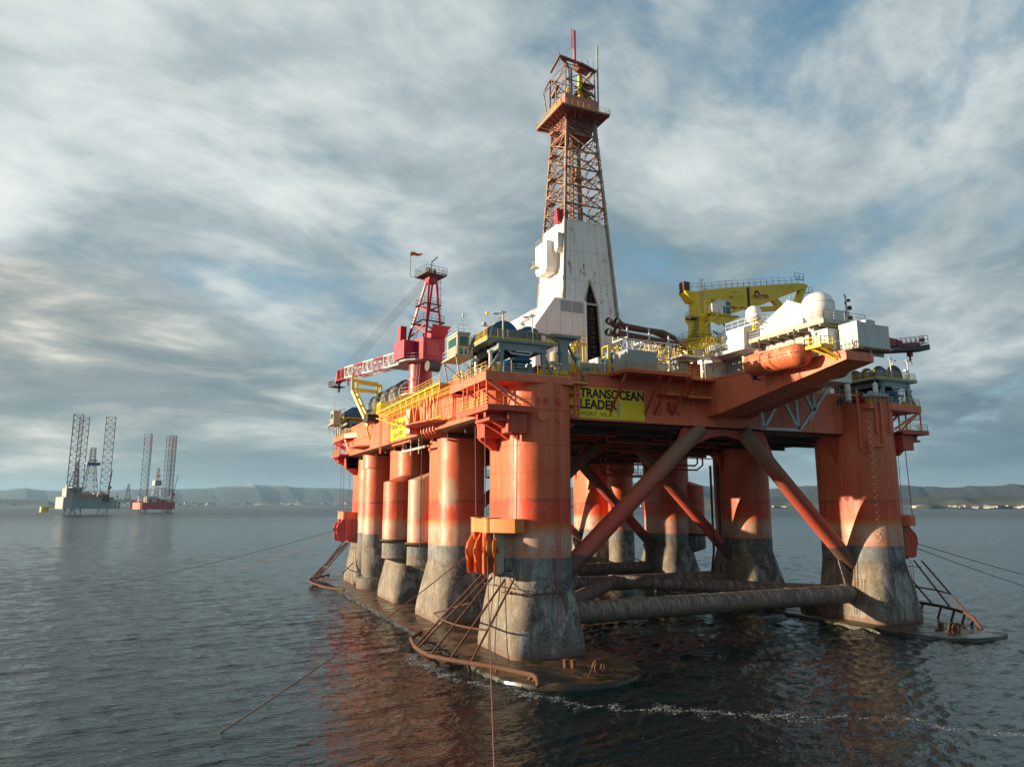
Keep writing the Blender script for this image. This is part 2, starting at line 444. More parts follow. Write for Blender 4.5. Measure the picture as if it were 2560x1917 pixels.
    colr = t.mix(t.math('GREATER_THAN', zs, 11.0), lo, up)
    if patch:
        cx, cy, cz, r = patch
        vd = t.node('ShaderNodeVectorMath', operation='DISTANCE'); t.link(p, vd.inputs[0]); vd.inputs[1].default_value = (cx, cy, cz)
        d = t.math('ADD', vd.outputs['Value'], t.math('MULTIPLY', t.math('SUBTRACT', n1, 0.5), 5.0))
        colr = t.mix(t.math('MULTIPLY', t.maprange(d, r, r - 0.6), 0.85), colr, (0.36, 0.30, 0.22))
    # weld seams
    q = t.math('FRACT', t.math('MULTIPLY', s.outputs[2], 1 / 3.05))
    ring = t.math('LESS_THAN', q, 0.012)
    colr = t.mix(t.math('MULTIPLY', ring, 0.25), colr, (0.12, 0.04, 0.03))
    if tint: colr = t.mix(tint[3], colr, tint[:3])
    t.link(colr, b.inputs['Base Color'])
    low = t.math('LESS_THAN', zs, 11.0)
    t.link(t.math('ADD', t.maprange(n1, 0.3, 0.7, 0.40, 0.58), t.math('MULTIPLY', low, 0.30)), b.inputs['Roughness'])
    bp = t.node('ShaderNodeBump', inp={'Distance': 0.06})
    t.link(t.math('ADD', t.math('MULTIPLY', low, 0.6), 0.10), bp.inputs['Strength'])
    t.link(n2, bp.inputs['Height'])
    bq = t.node('ShaderNodeBump', inp={'Strength': 0.35, 'Distance': 0.25}); t.link(t.noise(t.mapping(p, scl=(1, 1, 0.7)), 0.55, 2, 0.4), bq.inputs['Height']); t.link(bp.outputs[0], bq.inputs['Normal'])
    t.link(bq.outputs[0], b.inputs['Normal'])
    return m
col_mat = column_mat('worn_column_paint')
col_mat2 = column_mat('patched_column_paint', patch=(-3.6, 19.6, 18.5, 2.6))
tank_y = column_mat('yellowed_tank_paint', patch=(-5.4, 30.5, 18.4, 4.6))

def deep_steel(name, base, speck, rustc):
    m, t, b = mat(name)
    p = pos(t)
    n1 = t.noise(p, 0.8, 8, 0.7, 0.4); n2 = t.noise(p, 5.0, 8, 0.7)
    rib = t.noise(t.mapping(p, scl=(2.4, 0.35, 0.35)), 1.6, 6, 0.7, 0.15)
    c = t.mix(t.maprange(n1, 0.42, 0.60), base, rustc)
    nz = t.node('ShaderNodeSeparateXYZ'); t.link(p, nz.inputs[0])
    c = t.mix(t.math('MULTIPLY', t.maprange(rib, 0.50, 0.60), t.maprange(nz.outputs[2], 3.6, 5.0, 0.12, 0.75)), c, speck)  # pale streaks, stronger on the tube tops as painted sunlight
    c = t.mix(t.math('MULTIPLY', t.maprange(rib, 0.46, 0.38), 0.6), c, (0.03, 0.025, 0.022))
    c = t.mix(t.math('MULTIPLY', t.maprange(n2, 0.54, 0.62), 0.4), c, speck)
    t.link(c, b.inputs['Base Color']); b.inputs['Roughness'].default_value = 0.7
    bp = t.node('ShaderNodeBump', inp={'Strength': 0.6, 'Distance': 0.06}); t.link(n2, bp.inputs['Height']); t.link(bp.outputs[0], b.inputs['Normal'])
    return m
tube_mat = deep_steel('fouled_brace_steel', (0.11, 0.088, 0.075), (0.38, 0.36, 0.33), (0.19, 0.11, 0.065))
# diagonal braces: red paint above, fouled steel below 9 m and at their heads
m_, t, b = mat('worn_brace_paint')
p = pos(t); s_ = t.node('ShaderNodeSeparateXYZ'); t.link(p, s_.inputs[0])
n1 = t.noise(p, 0.5, 8, 0.65, 0.4); n2 = t.noise(p, 3.0, 8, 0.7)
z_ = t.math('ADD', s_.outputs[2], t.math('MULTIPLY', t.math('SUBTRACT', n1, 0.5), 5.0))
c_ = t.ramp(t.math('MULTIPLY', z_, 1 / 30), [(0.0, (0.10, 0.06, 0.05)), (0.36, (0.13, 0.065, 0.05)), (0.365, (0.46, 0.11, 0.06)), (0.46, (0.50, 0.065, 0.035)), (0.6, (0.46, 0.085, 0.05)), (0.74, (0.30, 0.12, 0.07)), (0.85, (0.26, 0.16, 0.10)), (1, (0.24, 0.16, 0.11))])
c_ = t.mix(t.math('MULTIPLY', t.maprange(n2, 0.55, 0.68), 0.5), c_, (0.12, 0.06, 0.045))
t.link(c_, b.inputs['Base Color']); b.inputs['Roughness'].default_value = 0.6
bp = t.node('ShaderNodeBump', inp={'Strength': 0.4, 'Distance': 0.05}); t.link(n2, bp.inputs['Height']); t.link(bp.outputs[0], b.inputs['Normal'])
brace_mat = m_
# wet pontoon deck
m_, t, b = mat('wet_rusty_pontoon_deck')
p = pos(t)
n1 = t.noise(p, 0.35, 7, 0.65, 0.5); n2 = t.noise(p, 2.2, 8, 0.7, 0.2)
c_ = t.ramp(n1, [(0.34, (0.020, 0.024, 0.012)), (0.46, (0.040, 0.030, 0.016)), (0.56, (0.10, 0.050, 0.024)), (0.66, (0.13, 0.085, 0.045))])
c_ = t.mix(t.math('MULTIPLY', t.maprange(n2, 0.56, 0.66), 0.35), c_, (0.16, 0.13, 0.10))
sz_ = t.node('ShaderNodeSeparateXYZ'); t.link(p, sz_.inputs[0]); wd_ = t.maprange(sz_.outputs[2], 0.47, 0.40)
c_ = t.mix(t.math('MULTIPLY', wd_, 0.9), c_, (0.010, 0.012, 0.007))
t.link(c_, b.inputs['Base Color']); t.link(t.maprange(n1, 0.4, 0.58, 0.12, 0.55), b.inputs['Roughness'])
bp = t.node('ShaderNodeBump', inp={'Strength': 0.35, 'Distance': 0.05}); t.link(n2, bp.inputs['Height']); t.link(bp.outputs[0], b.inputs['Normal'])
pont_mat = m_
# ------------------------------------------------------------ sea
def wave_set():
    rs = random.Random(3)
    ws = []
    for L, a in ((9.0, .036), (6.5, .034), (5.0, .032), (3.9, .034), (3.1, .036), (2.5, .033), (2.0, .029), (1.6, .025), (1.3, .021), (1.05, .016)):
        for k in range(4):
            th = R(-62) + rs.gauss(0, 0.55)
            l = L * rs.uniform(0.85, 1.15)
            ws.append((2 * math.pi / l * math.cos(th), 2 * math.pi / l * math.sin(th), rs.uniform(0, 6.28), a * 0.66, l))
    return ws
WS = wave_set()
def sea_h(x, y, spacing=None):
    h = np.zeros_like(x)
    for kx, ky, ph, a, l in WS:
        s_ = np.sin(kx * x + ky * y + ph)
        s_ = s_ - 0.30 * np.cos(2 * (kx * x + ky * y + ph))        # sharper crests
        f = 1.0 if spacing is None else np.clip((l / spacing - 2.0) / 2.5, 0, 1)
        h += a * s_ * f
    g = 0.75 + 0.45 * np.sin(x * 0.031 + 1.3 * np.sin(y * 0.017)) * np.sin(y * 0.023 + 2.1)
    return h * g
def sea():
    # a sheet of rings round the camera's footprint: fine near by, coarse at the horizon
    radii = [3.0]
    while radii[-1] < 60000:
        r = radii[-1]
        radii.append(r + max(0.16, r * (0.0040 + 0.03 * min(1, max(0, (r - 260) / 2500)) ** 1.3 + (0.05 if r > 6000 else 0))))
    radii = np.array(radii)
    fwd = math.atan2(0.9114, 0.4115)
    a_in = np.linspace(fwd - R(40), fwd + R(40), 560)
    a_out = np.linspace(fwd + R(40), fwd + R(320), 90)[1:-1]
    ang = np.concatenate([a_in, a_out])
    nr, na = len(radii), len(ang)
    X = CAM.x + radii[:, None] * np.cos(ang)[None, :]
    Y = CAM.y + radii[:, None] * np.sin(ang)[None, :]
    sp = np.maximum(np.gradient(radii)[:, None], radii[:, None] * R(80) / 560 * np.ones(na)[None, :] * np.where(np.arange(na) < 560, 1, 22)[None, :])
    Z = sea_h(X, Y, sp)
    v = np.stack([X, Y, Z], -1).reshape(-1, 3).astype(np.float32)
    i = np.arange(nr - 1)[:, None] * na; j = np.arange(na)[None, :]; j2 = (j + 1) % na
    q = np.stack([i + j, i + na + j, i + na + j2, i + j2], -1).reshape(-1, 4)
    me = bpy.data.meshes.new('sea')
    me.vertices.add(len(v)); me.vertices.foreach_set('co', v.ravel())
    me.loops.add(q.size); me.loops.foreach_set('vertex_index', q.ravel().astype(np.int32))
    me.polygons.add(len(q)); me.polygons.foreach_set('loop_start', (np.arange(len(q)) * 4).astype(np.int32))
    me.polygons.foreach_set('use_smooth', np.ones(len(q), dtype=bool))
    me.update(); me.validate()
    m, t, b = mat('sea_water')
    p = pos(t)
    b.inputs['Base Color'].default_value = (0.004, 0.013, 0.013, 1)
    b.inputs['IOR'].default_value = 1.333
    mp = t.mapping(p, rot=(0, 0, R(28)), scl=(1.0, 2.0, 1.0))
    rn = t.node('ShaderNodeTexNoise', noise_type='RIDGED_MULTIFRACTAL', inp={'Scale': 1.35, 'Detail': 5.0, 'Roughness': 0.5, 'Lacunarity': 2.2, 'Distortion': 0.35})
    t.link(mp, rn.inputs['Vector'])
    a1 = rn.outputs['Fac']
    a3 = t.noise(mp, 2.6, 3, 0.5, 0.3)
    a2 = t.noise(t.mapping(p, rot=(0, 0, R(28)), scl=(1.0, 2.2, 1.0)), 0.13, 4, 0.55, 0.3)
    pv = t.node('ShaderNodeVectorMath', operation='DISTANCE'); t.link(p, pv.inputs[0]); pv.inputs[1].default_value = CAM
    d = pv.outputs['Value']
    t.link(t.maprange(d, 60, 1300, 0.03, 0.34), b.inputs['Roughness'])
    gust = t.maprange(t.noise(t.mapping(p, rot=(0, 0, R(20)), scl=(1, 3, 1)), 0.012, 5, 0.62), 0.35, 0.65, 0.45, 1.2)
    bp = t.node('ShaderNodeBump', inp={'Distance': 0.095})
    t.link(gust, bp.inputs['Strength']); t.link(a1, bp.inputs['Height'])
    bp3 = t.node('ShaderNodeBump', inp={'Distance': 0.07, 'Strength': 0.8}); t.link(a3, bp3.inputs['Height']); t.link(bp.outputs[0], bp3.inputs['Normal'])
    bp2 = t.node('ShaderNodeBump', inp={'Strength': 0.6, 'Distance': 0.9}); t.link(a2, bp2.inputs['Height']); t.link(bp3.outputs[0], bp2.inputs['Normal'])
    t.link(bp2.outputs[0], b.inputs['Normal'])
    me.materials.append(m)
    o = bpy.data.objects.new('sea', me); col.objects.link(o)
    tag(o, 'dark rippled sea under and around the rig', kind='structure')
sea()

foam_m, t, b = mat('white_foam')
b.inputs['Base Color'].default_value = (0.50, 0.50, 0.48, 1); b.inputs['Roughness'].default_value = 0.7
def foam(pts, n, wid, seed, lbl):
    rs = random.Random(seed); f = MB()
    P_ = [Vector((a, b_, 0)) for a, b_ in pts]
    L = [0]
    for a, b_ in zip(P_[:-1], P_[1:]): L.append(L[-1] + (b_ - a).length)
    dens = [rs.random() ** 1.5 for _ in range(60)]
    for _ in range(n):
        s_ = rs.random() * L[-1]
        if rs.random() > 0.10 + dens[int(s_ / L[-1] * 59.9)] * (1.25 - 1.2 * s_ / L[-1]): continue
        k = max(i for i in range(len(L) - 1) if L[i] <= s_)
        d = (P_[k + 1] - P_[k]).normalized()
        c = P_[k] + d * (s_ - L[k]); nrm = Vector((-d.y, d.x, 0))
        off = (rs.gauss(0, 0.5 + 1.3 * dens[int(s_ / L[-1] * 59.9)]) + 1.3 * math.sin(s_ * 0.42 + seed) + 0.8 * math.sin(s_ * 1.3) + .5 * math.sin(s_ * 2.9)) * wid
        c = c + nrm * off + d * rs.gauss(0, 0.1)
        r = rs.uniform(0.014, 0.042) * (1.0 if rs.random() < 0.93 else 2.0)
        zc = float(sea_h(np.array([c.x]), np.array([c.y]))[0]) + 0.02
        a0 = rs.random() * 3; m_ = 6
        vs = []
        for i in range(m_):
            rr = r * rs.uniform(0.55, 1.3)
            vs.append((c.x + rr * 1.6 * math.cos(a0 + i * 6.283 / m_), c.y + rr * math.sin(a0 + i * 6.283 / m_), zc))
        vs.append((c.x, c.y, zc + r * 0.35))
        f.add(vs, [(i, (i + 1) % m_, m_) for i in range(m_)])
    o = f.build('sea_foam', foam_m)
    tag(o, lbl, 'foam', kind='stuff')
foam([(-12.6, 3.5), (-13.6, -3), (-12.0, -9), (-10.2, -14), (-7.8, -19), (-4.5, -23.5), (0, -27.5), (5, -30.5), (11, -34), (16, -38), (20, -42), (25, -48)], 9500, 0.38, 5, 'wavering line of white foam curving round the near pontoon tip')
foam([(-9.4, 64), (-9.5, 45), (-9.6, 30), (-10.2, 18), (-10.8, 8)], 1700, 0.7, 9, 'broken white foam along the outer edge of the left pontoon')
foam([(46.6, 9), (46.7, 0), (47.0, -8), (49.2, -13.5), (52, -17)], 700, 0.16, 11, 'thin foam line along the edge of the right pontoon')

# ------------------------------------------------------------ distance
FW = Vector((0.4115, 0.9114, 0)); RT = Vector((0.9114, -0.4115, 0))
def polar(deg, d, z=0.0):
    a = R(deg)
    return CAM + FW * (math.cos(a) * d) + RT * (math.sin(a) * d) + Vector((0, 0, z - CAM.z))
hill_m, t, b = mat('far_hillside')
p = pos(t); s_ = t.node('ShaderNodeSeparateXYZ'); t.link(p, s_.inputs[0])
vo = t.node('ShaderNodeTexVoronoi', inp={'Scale': 0.0035}); t.link(t.mapping(p, scl=(1, 1, 0)), vo.inputs[0])
fl = t.ramp(t.node('ShaderNodeSeparateColor', inp={0: vo.outputs['Color']}).outputs[0], [(0, (0.035, 0.045, 0.025)), (0.3, (0.065, 0.075, 0.04)), (0.55, (0.12, 0.10, 0.065)), (0.8, (0.04, 0.048, 0.03)), (1.0, (0.075, 0.085, 0.045))], 'CONSTANT')
n1 = t.noise(p, 0.004, 7, 0.6)
wood = t.mix(t.noise(p, 0.018, 6, 0.65), (0.004, 0.013, 0.016), (0.018, 0.027, 0.026))
c_ = t.mix(t.maprange(t.math('ADD', s_.outputs[2], t.math('MULTIPLY', n1, 60.0)), 60, 85), fl, wood)
c_ = t.mix(t.maprange(n1, 0.52, 0.60, 0.0, 0.8), c_, (0.03, 0.036, 0.022))
snow = t.maprange(t.math('ADD', s_.outputs[2], t.math('MULTIPLY', n1, 260.0)), 440, 520)
c_ = t.mix(t.math('MULTIPLY', snow, 0.7), c_, (0.62, 0.64, 0.66))
c_ = t.mix(0.38, c_, (0.004, 0.012, 0.018))
t.link(c_, b.inputs['Base Color']); b.inputs['Roughness'].default_value = 0.95
def interp(tab, x):
    return float(np.interp(x, [a for a, _ in tab], [b_ for _, b_ in tab]))
def px2deg(x): return math.degrees(math.atan((x - 1280) / 1802.0))
def hills(tab, shore, ridge, lowh, b0, b1, seed, lbl, low_end):
    rs = np.random.RandomState(seed)
    nb = 260; ds = np.concatenate([np.linspace(0, 1, 26), [1.25, 1.6]])
    ph = rs.uniform(0, 6.28, 30)
    vs = []
    for i in range(nb):
        bd = b0 + (b1 - b0) * i / (nb - 1)
        xp = 1280 + 1802 * math.tan(R(bd))
        H = 16.85 + (1261 - interp(tab, xp)) / 1802.0 * ridge * math.cos(R(bd))
        e = min(1, i / 12, (nb - 1 - i) / 12)
        for j, f in enumerate(ds):
            sd_ = shore + 120 * math.sin(bd * 0.9 + seed) + 60 * math.sin(bd * 3.1)
            d = sd_ + (ridge - sd_) * f
            low = lowh * min(1, f / 0.08) * (0.7 + 0.4 * math.sin(bd * 1.7 + 6 * f))
            k = max(0, (f - low_end) / (1 - low_end)); k = min(1, k)
            h = low + (H - low) * (k * k * (3 - 2 * k))
            for q in range(6):
                h += (0.05 * H) * k * (1 - abs(2 * k - 1) * 0.3) * (math.sin(bd * (3 + 2.3 * q) + ph[q] + 5 * f * (q + 1)) / (q + 1)) * (0 if f >= 1 else 1)
            h += 2.5 * math.sin(bd * 29 + ph[7]) * math.sin(bd * 13) * (1 if f >= 1 else 0.3)
            if f == 0: h = -2
            w_ = polar(bd, d); vs.append((w_.x, w_.y, (h if j else -3) * (e if j else 1)))
    m_ = len(ds)
    fs = [(i * m_ + j, (i + 1) * m_ + j, (i + 1) * m_ + j + 1, i * m_ + j + 1) for i in range(nb - 1) for j in range(m_ - 1)]
    o = MB().add(vs, fs).build('hills', hill_m, smooth=True, ang=60)
    tag(o, lbl, kind='structure')
RT_TAB = [(1300, 1224), (1440, 1218), (1500, 1212), (1570, 1209), (1640, 1211), (1755, 1214), (1830, 1219), (1925, 1224), (1986, 1219), (2038, 1214.6), (2264, 1214.6), (2370, 1219.5), (2500, 1214), (2560, 1212), (2900, 1220)]
MID_TAB = [(1300, 1246), (1500, 1240), (1700, 1244), (1900, 1241), (2100, 1245), (2300, 1242), (2560, 1240), (2900, 1244)]
LT_TAB = [(-600, 1228), (0, 1226), (60, 1221), (120, 1227), (180, 1229), (300, 1225), (400, 1220), (440, 1223), (500, 1222), (560, 1217), (620, 1212), (660, 1212), (700, 1215), (780, 1221), (820, 1220), (880, 1224), (1000, 1226), (1250, 1226), (1400, 1232), (1500, 1240)]
hills(LT_TAB, 7600, 15000, 16, -46, 8, 4, 'distant blue hills with thin snow beyond the firth at left', 0.40)
hills(MID_TAB, 3250, 4700, 14, 1.5, 48, 2, 'low green and tan farmland along the right-hand shore', 0.35)
hills(RT_TAB, 4600, 8200, 30, 0.5, 48, 6, 'long dark wooded ridge behind the right-hand shore', 0.25)
hills([(-600, 1246), (0, 1247), (60, 1249), (120, 1251), (140, 1258), (190, 1262), (400, 1262)], 6400, 7400, 8, -46, -31.2, 8, 'low green headland at the far left edge of the water', 0.3)

# scattered buildings along the shores
house_w = paint('white_house_wall', (0.46, 0.45, 0.42), 0.7, 0, 0.1)
house_g = paint('grey_house_wall', (0.36, 0.35, 0.33), 0.7, 0, 0.1)
roof_m = paint('slate_roof', (0.09, 0.09, 0.10), 0.7, 0, 0.1)
def house(deg, d, L, wd, h, z, m, name, label, cat, group):
    c = polar(deg, d, z); rs = random.Random(int(deg * 1000))
    t_ = thing(name, label, cat, c, group)
    t_.rotation_euler = (0, 0, R(-24 - deg + rs.uniform(-25, 25)))
    def mk(nm, vs, fs, mm):
        me = bpy.data.meshes.new(nm); me.from_pydata(vs, [], fs); me.materials.append(mm)
        o = bpy.data.objects.new(nm, me); col.objects.link(o); o.parent = t_
    a, b_ = L / 2, wd / 2
    mk('wall', [(-a, -b_, -4), (a, -b_, -4), (a, b_, -4), (-a, b_, -4), (-a, -b_, h), (a, -b_, h), (a, b_, h), (-a, b_, h), (-a, 0, h + wd * .28), (a, 0, h + wd * .28)],
       [(0, 1, 5, 4), (1, 2, 6, 9, 5), (2, 3, 7, 6), (3, 0, 4, 8, 7)], m)
    e = 0.5
    mk('roof', [(-a - e, -b_ - e, h - .2), (a + e, -b_ - e, h - .2), (a + e, 0, h + wd * .28 + .3), (-a - e, 0, h + wd * .28 + .3), (-a - e, b_ + e, h - .2), (a + e, b_ + e, h - .2),
                (-a - e, -b_ - e, h + .3), (a + e, -b_ - e, h + .3), (a + e, 0, h + wd * .28 + .9), (-a - e, 0, h + wd * .28 + .9), (-a - e, b_ + e, h + .3), (a + e, b_ + e, h + .3)],
       [(6, 7, 8, 9), (9, 8, 11, 10), (0, 1, 7, 6), (4, 5, 11, 10)], roof_m)
rs = random.Random(21)
for k in range(64):
    xp = rs.uniform(2275, 2600) if k < 48 else rs.uniform(1460, 1990)
    house(px2deg(xp), 3330 + rs.uniform(-20, 260), rs.uniform(7, 24) , 8, rs.uniform(2.6, 4.6), 5 + rs.uniform(0, 6), house_w if rs.random() < 0.7 else house_g,
          'shore_house', 'small pale house in the row along the right-hand shore', 'house', 'houses along the right-hand shore')
for k in range(60):
    xp = rs.uniform(430, 905)
    if k > 50: xp = rs.uniform(560, 700)
    house(px2deg(xp), 7750 + rs.uniform(-60, 700), rs.uniform(22, 60), 18, rs.uniform(8, 15), 8 + rs.uniform(0, 20), house_w if rs.random() < 0.6 else house_g,
          'town_building', 'tiny pale building of the town across the firth', 'building', 'buildings of the far town')

def lattice(mb, base, top, bays, r_leg, r_br, n=4, cross=True, legs=True, horiz=True):
    base = [Vector(p) for p in base]; top = [Vector(p) for p in top]; m_ = len(base)
    if legs:
        for a, b_ in zip(base, top): mb.tube(a, b_, r_leg, n)
    for k in range(bays):
        f0, f1 = k / bays, (k + 1) / bays
        for i in range(m_):
            j = (i + 1) % m_
            a0 = base[i].lerp(top[i], f0); a1 = base[i].lerp(top[i], f1)
            b0 = base[j].lerp(top[j], f0); b1 = base[j].lerp(top[j], f1)
            if cross == 'K':
                mb.tube(a0, (a1 + b1) / 2, r_br, n, cap=False); mb.tube(b0, (a1 + b1) / 2, r_br, n, cap=False)
            elif cross:
                mb.tube(a0, b1, r_br, n, cap=False); mb.tube(b0, a1, r_br, n, cap=False)
            if horiz: mb.tube(a1, b1, r_br, n, cap=False)
    return mb

def local(c, yaw):
    m = Matrix.Translation(c) @ Matrix.Rotation(yaw, 4, 'Z')
    return lambda x, y, z: tuple(m @ Vector((x, y, z)))
farred = paint('far_red_hull', (0.46, 0.028, 0.026), 0.5, 0.2, 0.3)
fargrey = paint('far_grey_hull', (0.24, 0.28, 0.285), 0.5, 0.15, 0.3)
farwhite = paint('far_pale_steel', (0.36, 0.36, 0.34), 0.5, 0.2, 0.3)
legred = paint('jackup_leg_red', (0.28, 0.03, 0.035), 0.6, 0.1, 0.2)
legpurp = paint('jackup_leg_purple_grey', (0.075, 0.032, 0.042), 0.6, 0.1, 0.2)
far_leg = paint('jackup_leg_grey', (0.17, 0.11, 0.11), 0.6, 0.1, 0.2)
farblue = paint('far_blue_paint', (0.02, 0.10, 0.22), 0.5, 0.1, 0.2)
def jackup(deg, d, yaw, hull_pts, z0, z1, legs, leg_top, lw, hull_m, leg_m, tip_m, label, tri, extra):
    c = polar(deg, d, 0)
    t_ = thing('jackup_rig', label, 'drilling rig', c)
    Lf = local(c, yaw)
    h = MB(); h.loft([[Lf(x, y, z) for x, y in hull_pts] for z in (z0, z1 - 1.0, z1)]); h.build('hull', hull_m, t_)
    for (x, y) in legs:
        prof = [(lw * math.cos(2 * math.pi * k / tri + .5) * .6, lw * math.sin(2 * math.pi * k / tri + .5) * .6) for k in range(tri)]
        b_ = [Lf(x + a, y + e, -3) for a, e in prof]; tp = [Lf(x + a, y + e, leg_top) for a, e in prof]
        bays = int((leg_top) / (lw * 0.62))
        g = MB(); cut = 0.80
        mid_ = [tuple(Vector(a).lerp(Vector(e), cut)) for a, e in zip(b_, tp)]
        lattice(g, b_, mid_, int(bays * cut), 0.55, 0.24)
        lo = g.build('leg', leg_m, t_)
        g2 = MB(); lattice(g2, mid_, tp, max(3, int(bays * (1 - cut))), 0.6, 0.26)
        g2.build('leg_top', tip_m, lo)
    extra(t_, Lf)
    return t_
def far_derrick(t_, Lf, x, y, z0, z1, w0, w1, m, band=None):
    g = MB(); q = lambda w_, z: [Lf(x + sx * w_ / 2, y + sy * w_ / 2, z) for sx, sy in ((-1, -1), (1, -1), (1, 1), (-1, 1))]
    zm = z0 + (z1 - z0) * .72
    lattice(g, q(w0, z0), q(w1, zm), 5, .55, .32); lattice(g, q(w1, zm), q(w1 * .8, z1), 2, .5, .3)
    o = g.build('derrick', m, t_)
    g = MB(); g.loft([q(w1 * 1.6, zm - .8), q(w1 * 1.6, zm + .6)]); g.build('crown_platform', legred, o)
    if band:
        g = MB(); g.loft([q(band[2], band[0]), q(band[2], band[1])]); g.build('wind_wall', band[3], o)
def far_crane(t_, Lf, x, y, z, tip, m, m2):
    g = MB(); g.tube(Lf(x, y, z), Lf(x, y, z + 14), 1.6, 10); o = g.build('crane_pedestal', m2, t_)
    g = MB(); g.loft([[Lf(x + a * 3, y + e * 3, zz_) for a, e in ((-1, -1), (1, -1), (1, 1), (-1, 1))] for zz_ in (z + 14, z + 19)]); g.build('crane_house', m2, o)
    g = MB(); a, b_ = Vector(Lf(x, y, z + 17)), Vector(Lf(*tip))
    s_ = (b_ - a).cross(Vector((0, 0, 1))).normalized() * 1.5; u = Vector((0, 0, 1.6))
    lattice(g, [a - s_ - u, a + s_ - u, a + s_ + u, a - s_ + u], [b_ - s_ * .4 - u * .4, b_ + s_ * .4 - u * .4, b_ + s_ * .4 + u * .4, b_ - s_ * .4 + u * .4], 10, .4, .22)
    g.build('crane_boom', m, o)
def clutter(t_, Lf, n, xr, yr, z, hr, ms, seed, name='deck_module'):
    rs = random.Random(seed)
    for k in range(n):
        x, y = rs.uniform(*xr), rs.uniform(*yr); a, b_, h = rs.uniform(2, 8), rs.uniform(2, 8), rs.uniform(*hr)
        g = MB(); g.loft([[Lf(x + i * a / 2, y + j * b_ / 2, zz_) for i, j in ((-1, -1), (1, -1), (1, 1), (-1, 1))] for zz_ in (z - .5, z + h)])
        if h > 4:
            for q in range(3): g.bar(Lf(x - a / 2, y - b_ / 2 + q * b_ / 3, z), Lf(x + a / 2, y - b_ / 2 + q * b_ / 3, z + h + 1.5), .3)
        g.build(name, rs.choice(ms), t_)
# grey jack-up: 113 m wide at 1.4 km
def ex1(t_, Lf):
    clutter(t_, Lf, 44, (-32, 34), (-30, 18), 29, (2, 9), [farwhite, fargrey, beige, orange_dk], 5)
    g = MB(); g.loft([[Lf(-33 + i, -28 + j, zz_) for i, j in ((0, 0), (22, 0), (22, 22), (0, 22))] for zz_ in (28.5, 43)])
    for zl in (32, 35.5, 39):
        g.box((0, 0, 0), (0, 0, 0))
    o = g.build('accommodation_block', farwhite, t_)
    g = MB(); g.loft([[Lf(-20 + 13 * math.cos(k * math.pi / 4), -34 + 13 * math.sin(k * math.pi / 4), zz_) for k in range(8)] for zz_ in (43.5, 44.8)])
    for k in range(8): g.bar(Lf(-20 + 12 * math.cos(k * math.pi / 4), -34 + 12 * math.sin(k * math.pi / 4), 43.6), Lf(-20 + 3 * math.cos(k * math.pi / 4), -27 + 3 * math.sin(k * math.pi / 4), 34), .5)
    g.build('helideck', beige, t_)
    far_derrick(t_, Lf, 8, 0, 36, 112, 20, 8, far_leg, (82, 87, 20, farblue))
    far_derrick(t_, Lf, -10, 12, 40, 86, 9, 4, legpurp)
    far_crane(t_, Lf, -30, -24, 29, (-16, -26, 100), beige, farwhite)
    far_crane(t_, Lf, 34, -12, 29, (36, -14, 74), farblue, farwhite)
    g = MB()
    for k in range(14): g.tube(Lf(-28 + k * 4.4, -34, 26), Lf(-25 + k * 4.4, -34, 29), .5, 6)
    for k in range(4): g.tube(Lf(-16 + k * 9, -35, 32), Lf(-10 + k * 9, -35, 32), 1.6, 10)
    g.build('lifeboat', lb_or, t_)
    g = MB(); g.loft([[Lf(24 + 5 * math.cos(k * .785), -34 + 2 * math.sin(k * .785), zz_) for k in range(8)] for zz_ in (22, 33)]); g.build('hose_reel', rust, t_)
hp1 = [(-50, -30), (-36, -42), (50, -42), (56, -34), (56, 26), (30, 40), (-30, 40), (-50, 26)]
hp1 = [(x * .70, y * .78) for x, y in hp1]
jackup(px2deg(207), 1400, R(2 + 20), hp1, 10, 29, [(-24, -20), (-4, 20), (25, -20)], 164, 16.5, fargrey, far_leg, legred,
       'far grey jack-up rig at left with three tall lattice legs tipped in red', 4, ex1)
def ex2(t_, Lf):
    clutter(t_, Lf, 38, (-30, 30), (-22, 18), 21, (2, 9), [farwhite, beige, grey, legred, orange_dk], 8)
    g = MB(); g.loft([[Lf(-22 + i, -20 + j, zz_) for i, j in ((0, 0), (22, 0), (22, 16), (0, 16))] for zz_ in (20.5, 33)]); g.build('accommodation_block', beige, t_)
    far_derrick(t_, Lf, 2, -4, 34, 92, 17, 6, farwhite, (56, 66, 13.5, fargrey))
    far_crane(t_, Lf, 31, -16, 21, (37, -20, 78), farwhite, legred)
    g = MB()
    for x in (-40, 20):
        lattice(g, [Lf(x, -30, 20), Lf(x + 12, -30, 20), Lf(x + 12, -18, 20), Lf(x, -18, 20)], [Lf(x, -30, 32), Lf(x + 12, -30, 32), Lf(x + 12, -18, 32), Lf(x, -18, 32)], 1, .6, .4)
    g.build('jack_house', farwhite, t_)
hp2 = [(-46, -26), (-42, -32), (44, -32), (48, -26), (48, 24), (20, 34), (-20, 34), (-46, 24)]
hp2 = [(x * .74, y * .74) for x, y in hp2]
jackup(px2deg(384), 1660, R(2 + 22), hp2, 7.5, 21, [(-25, -15), (24, -17), (29, 9)], 160, 14.5, farred, legpurp, legred,
       'far red-hulled jack-up rig with dark lattice legs', 3, ex2)
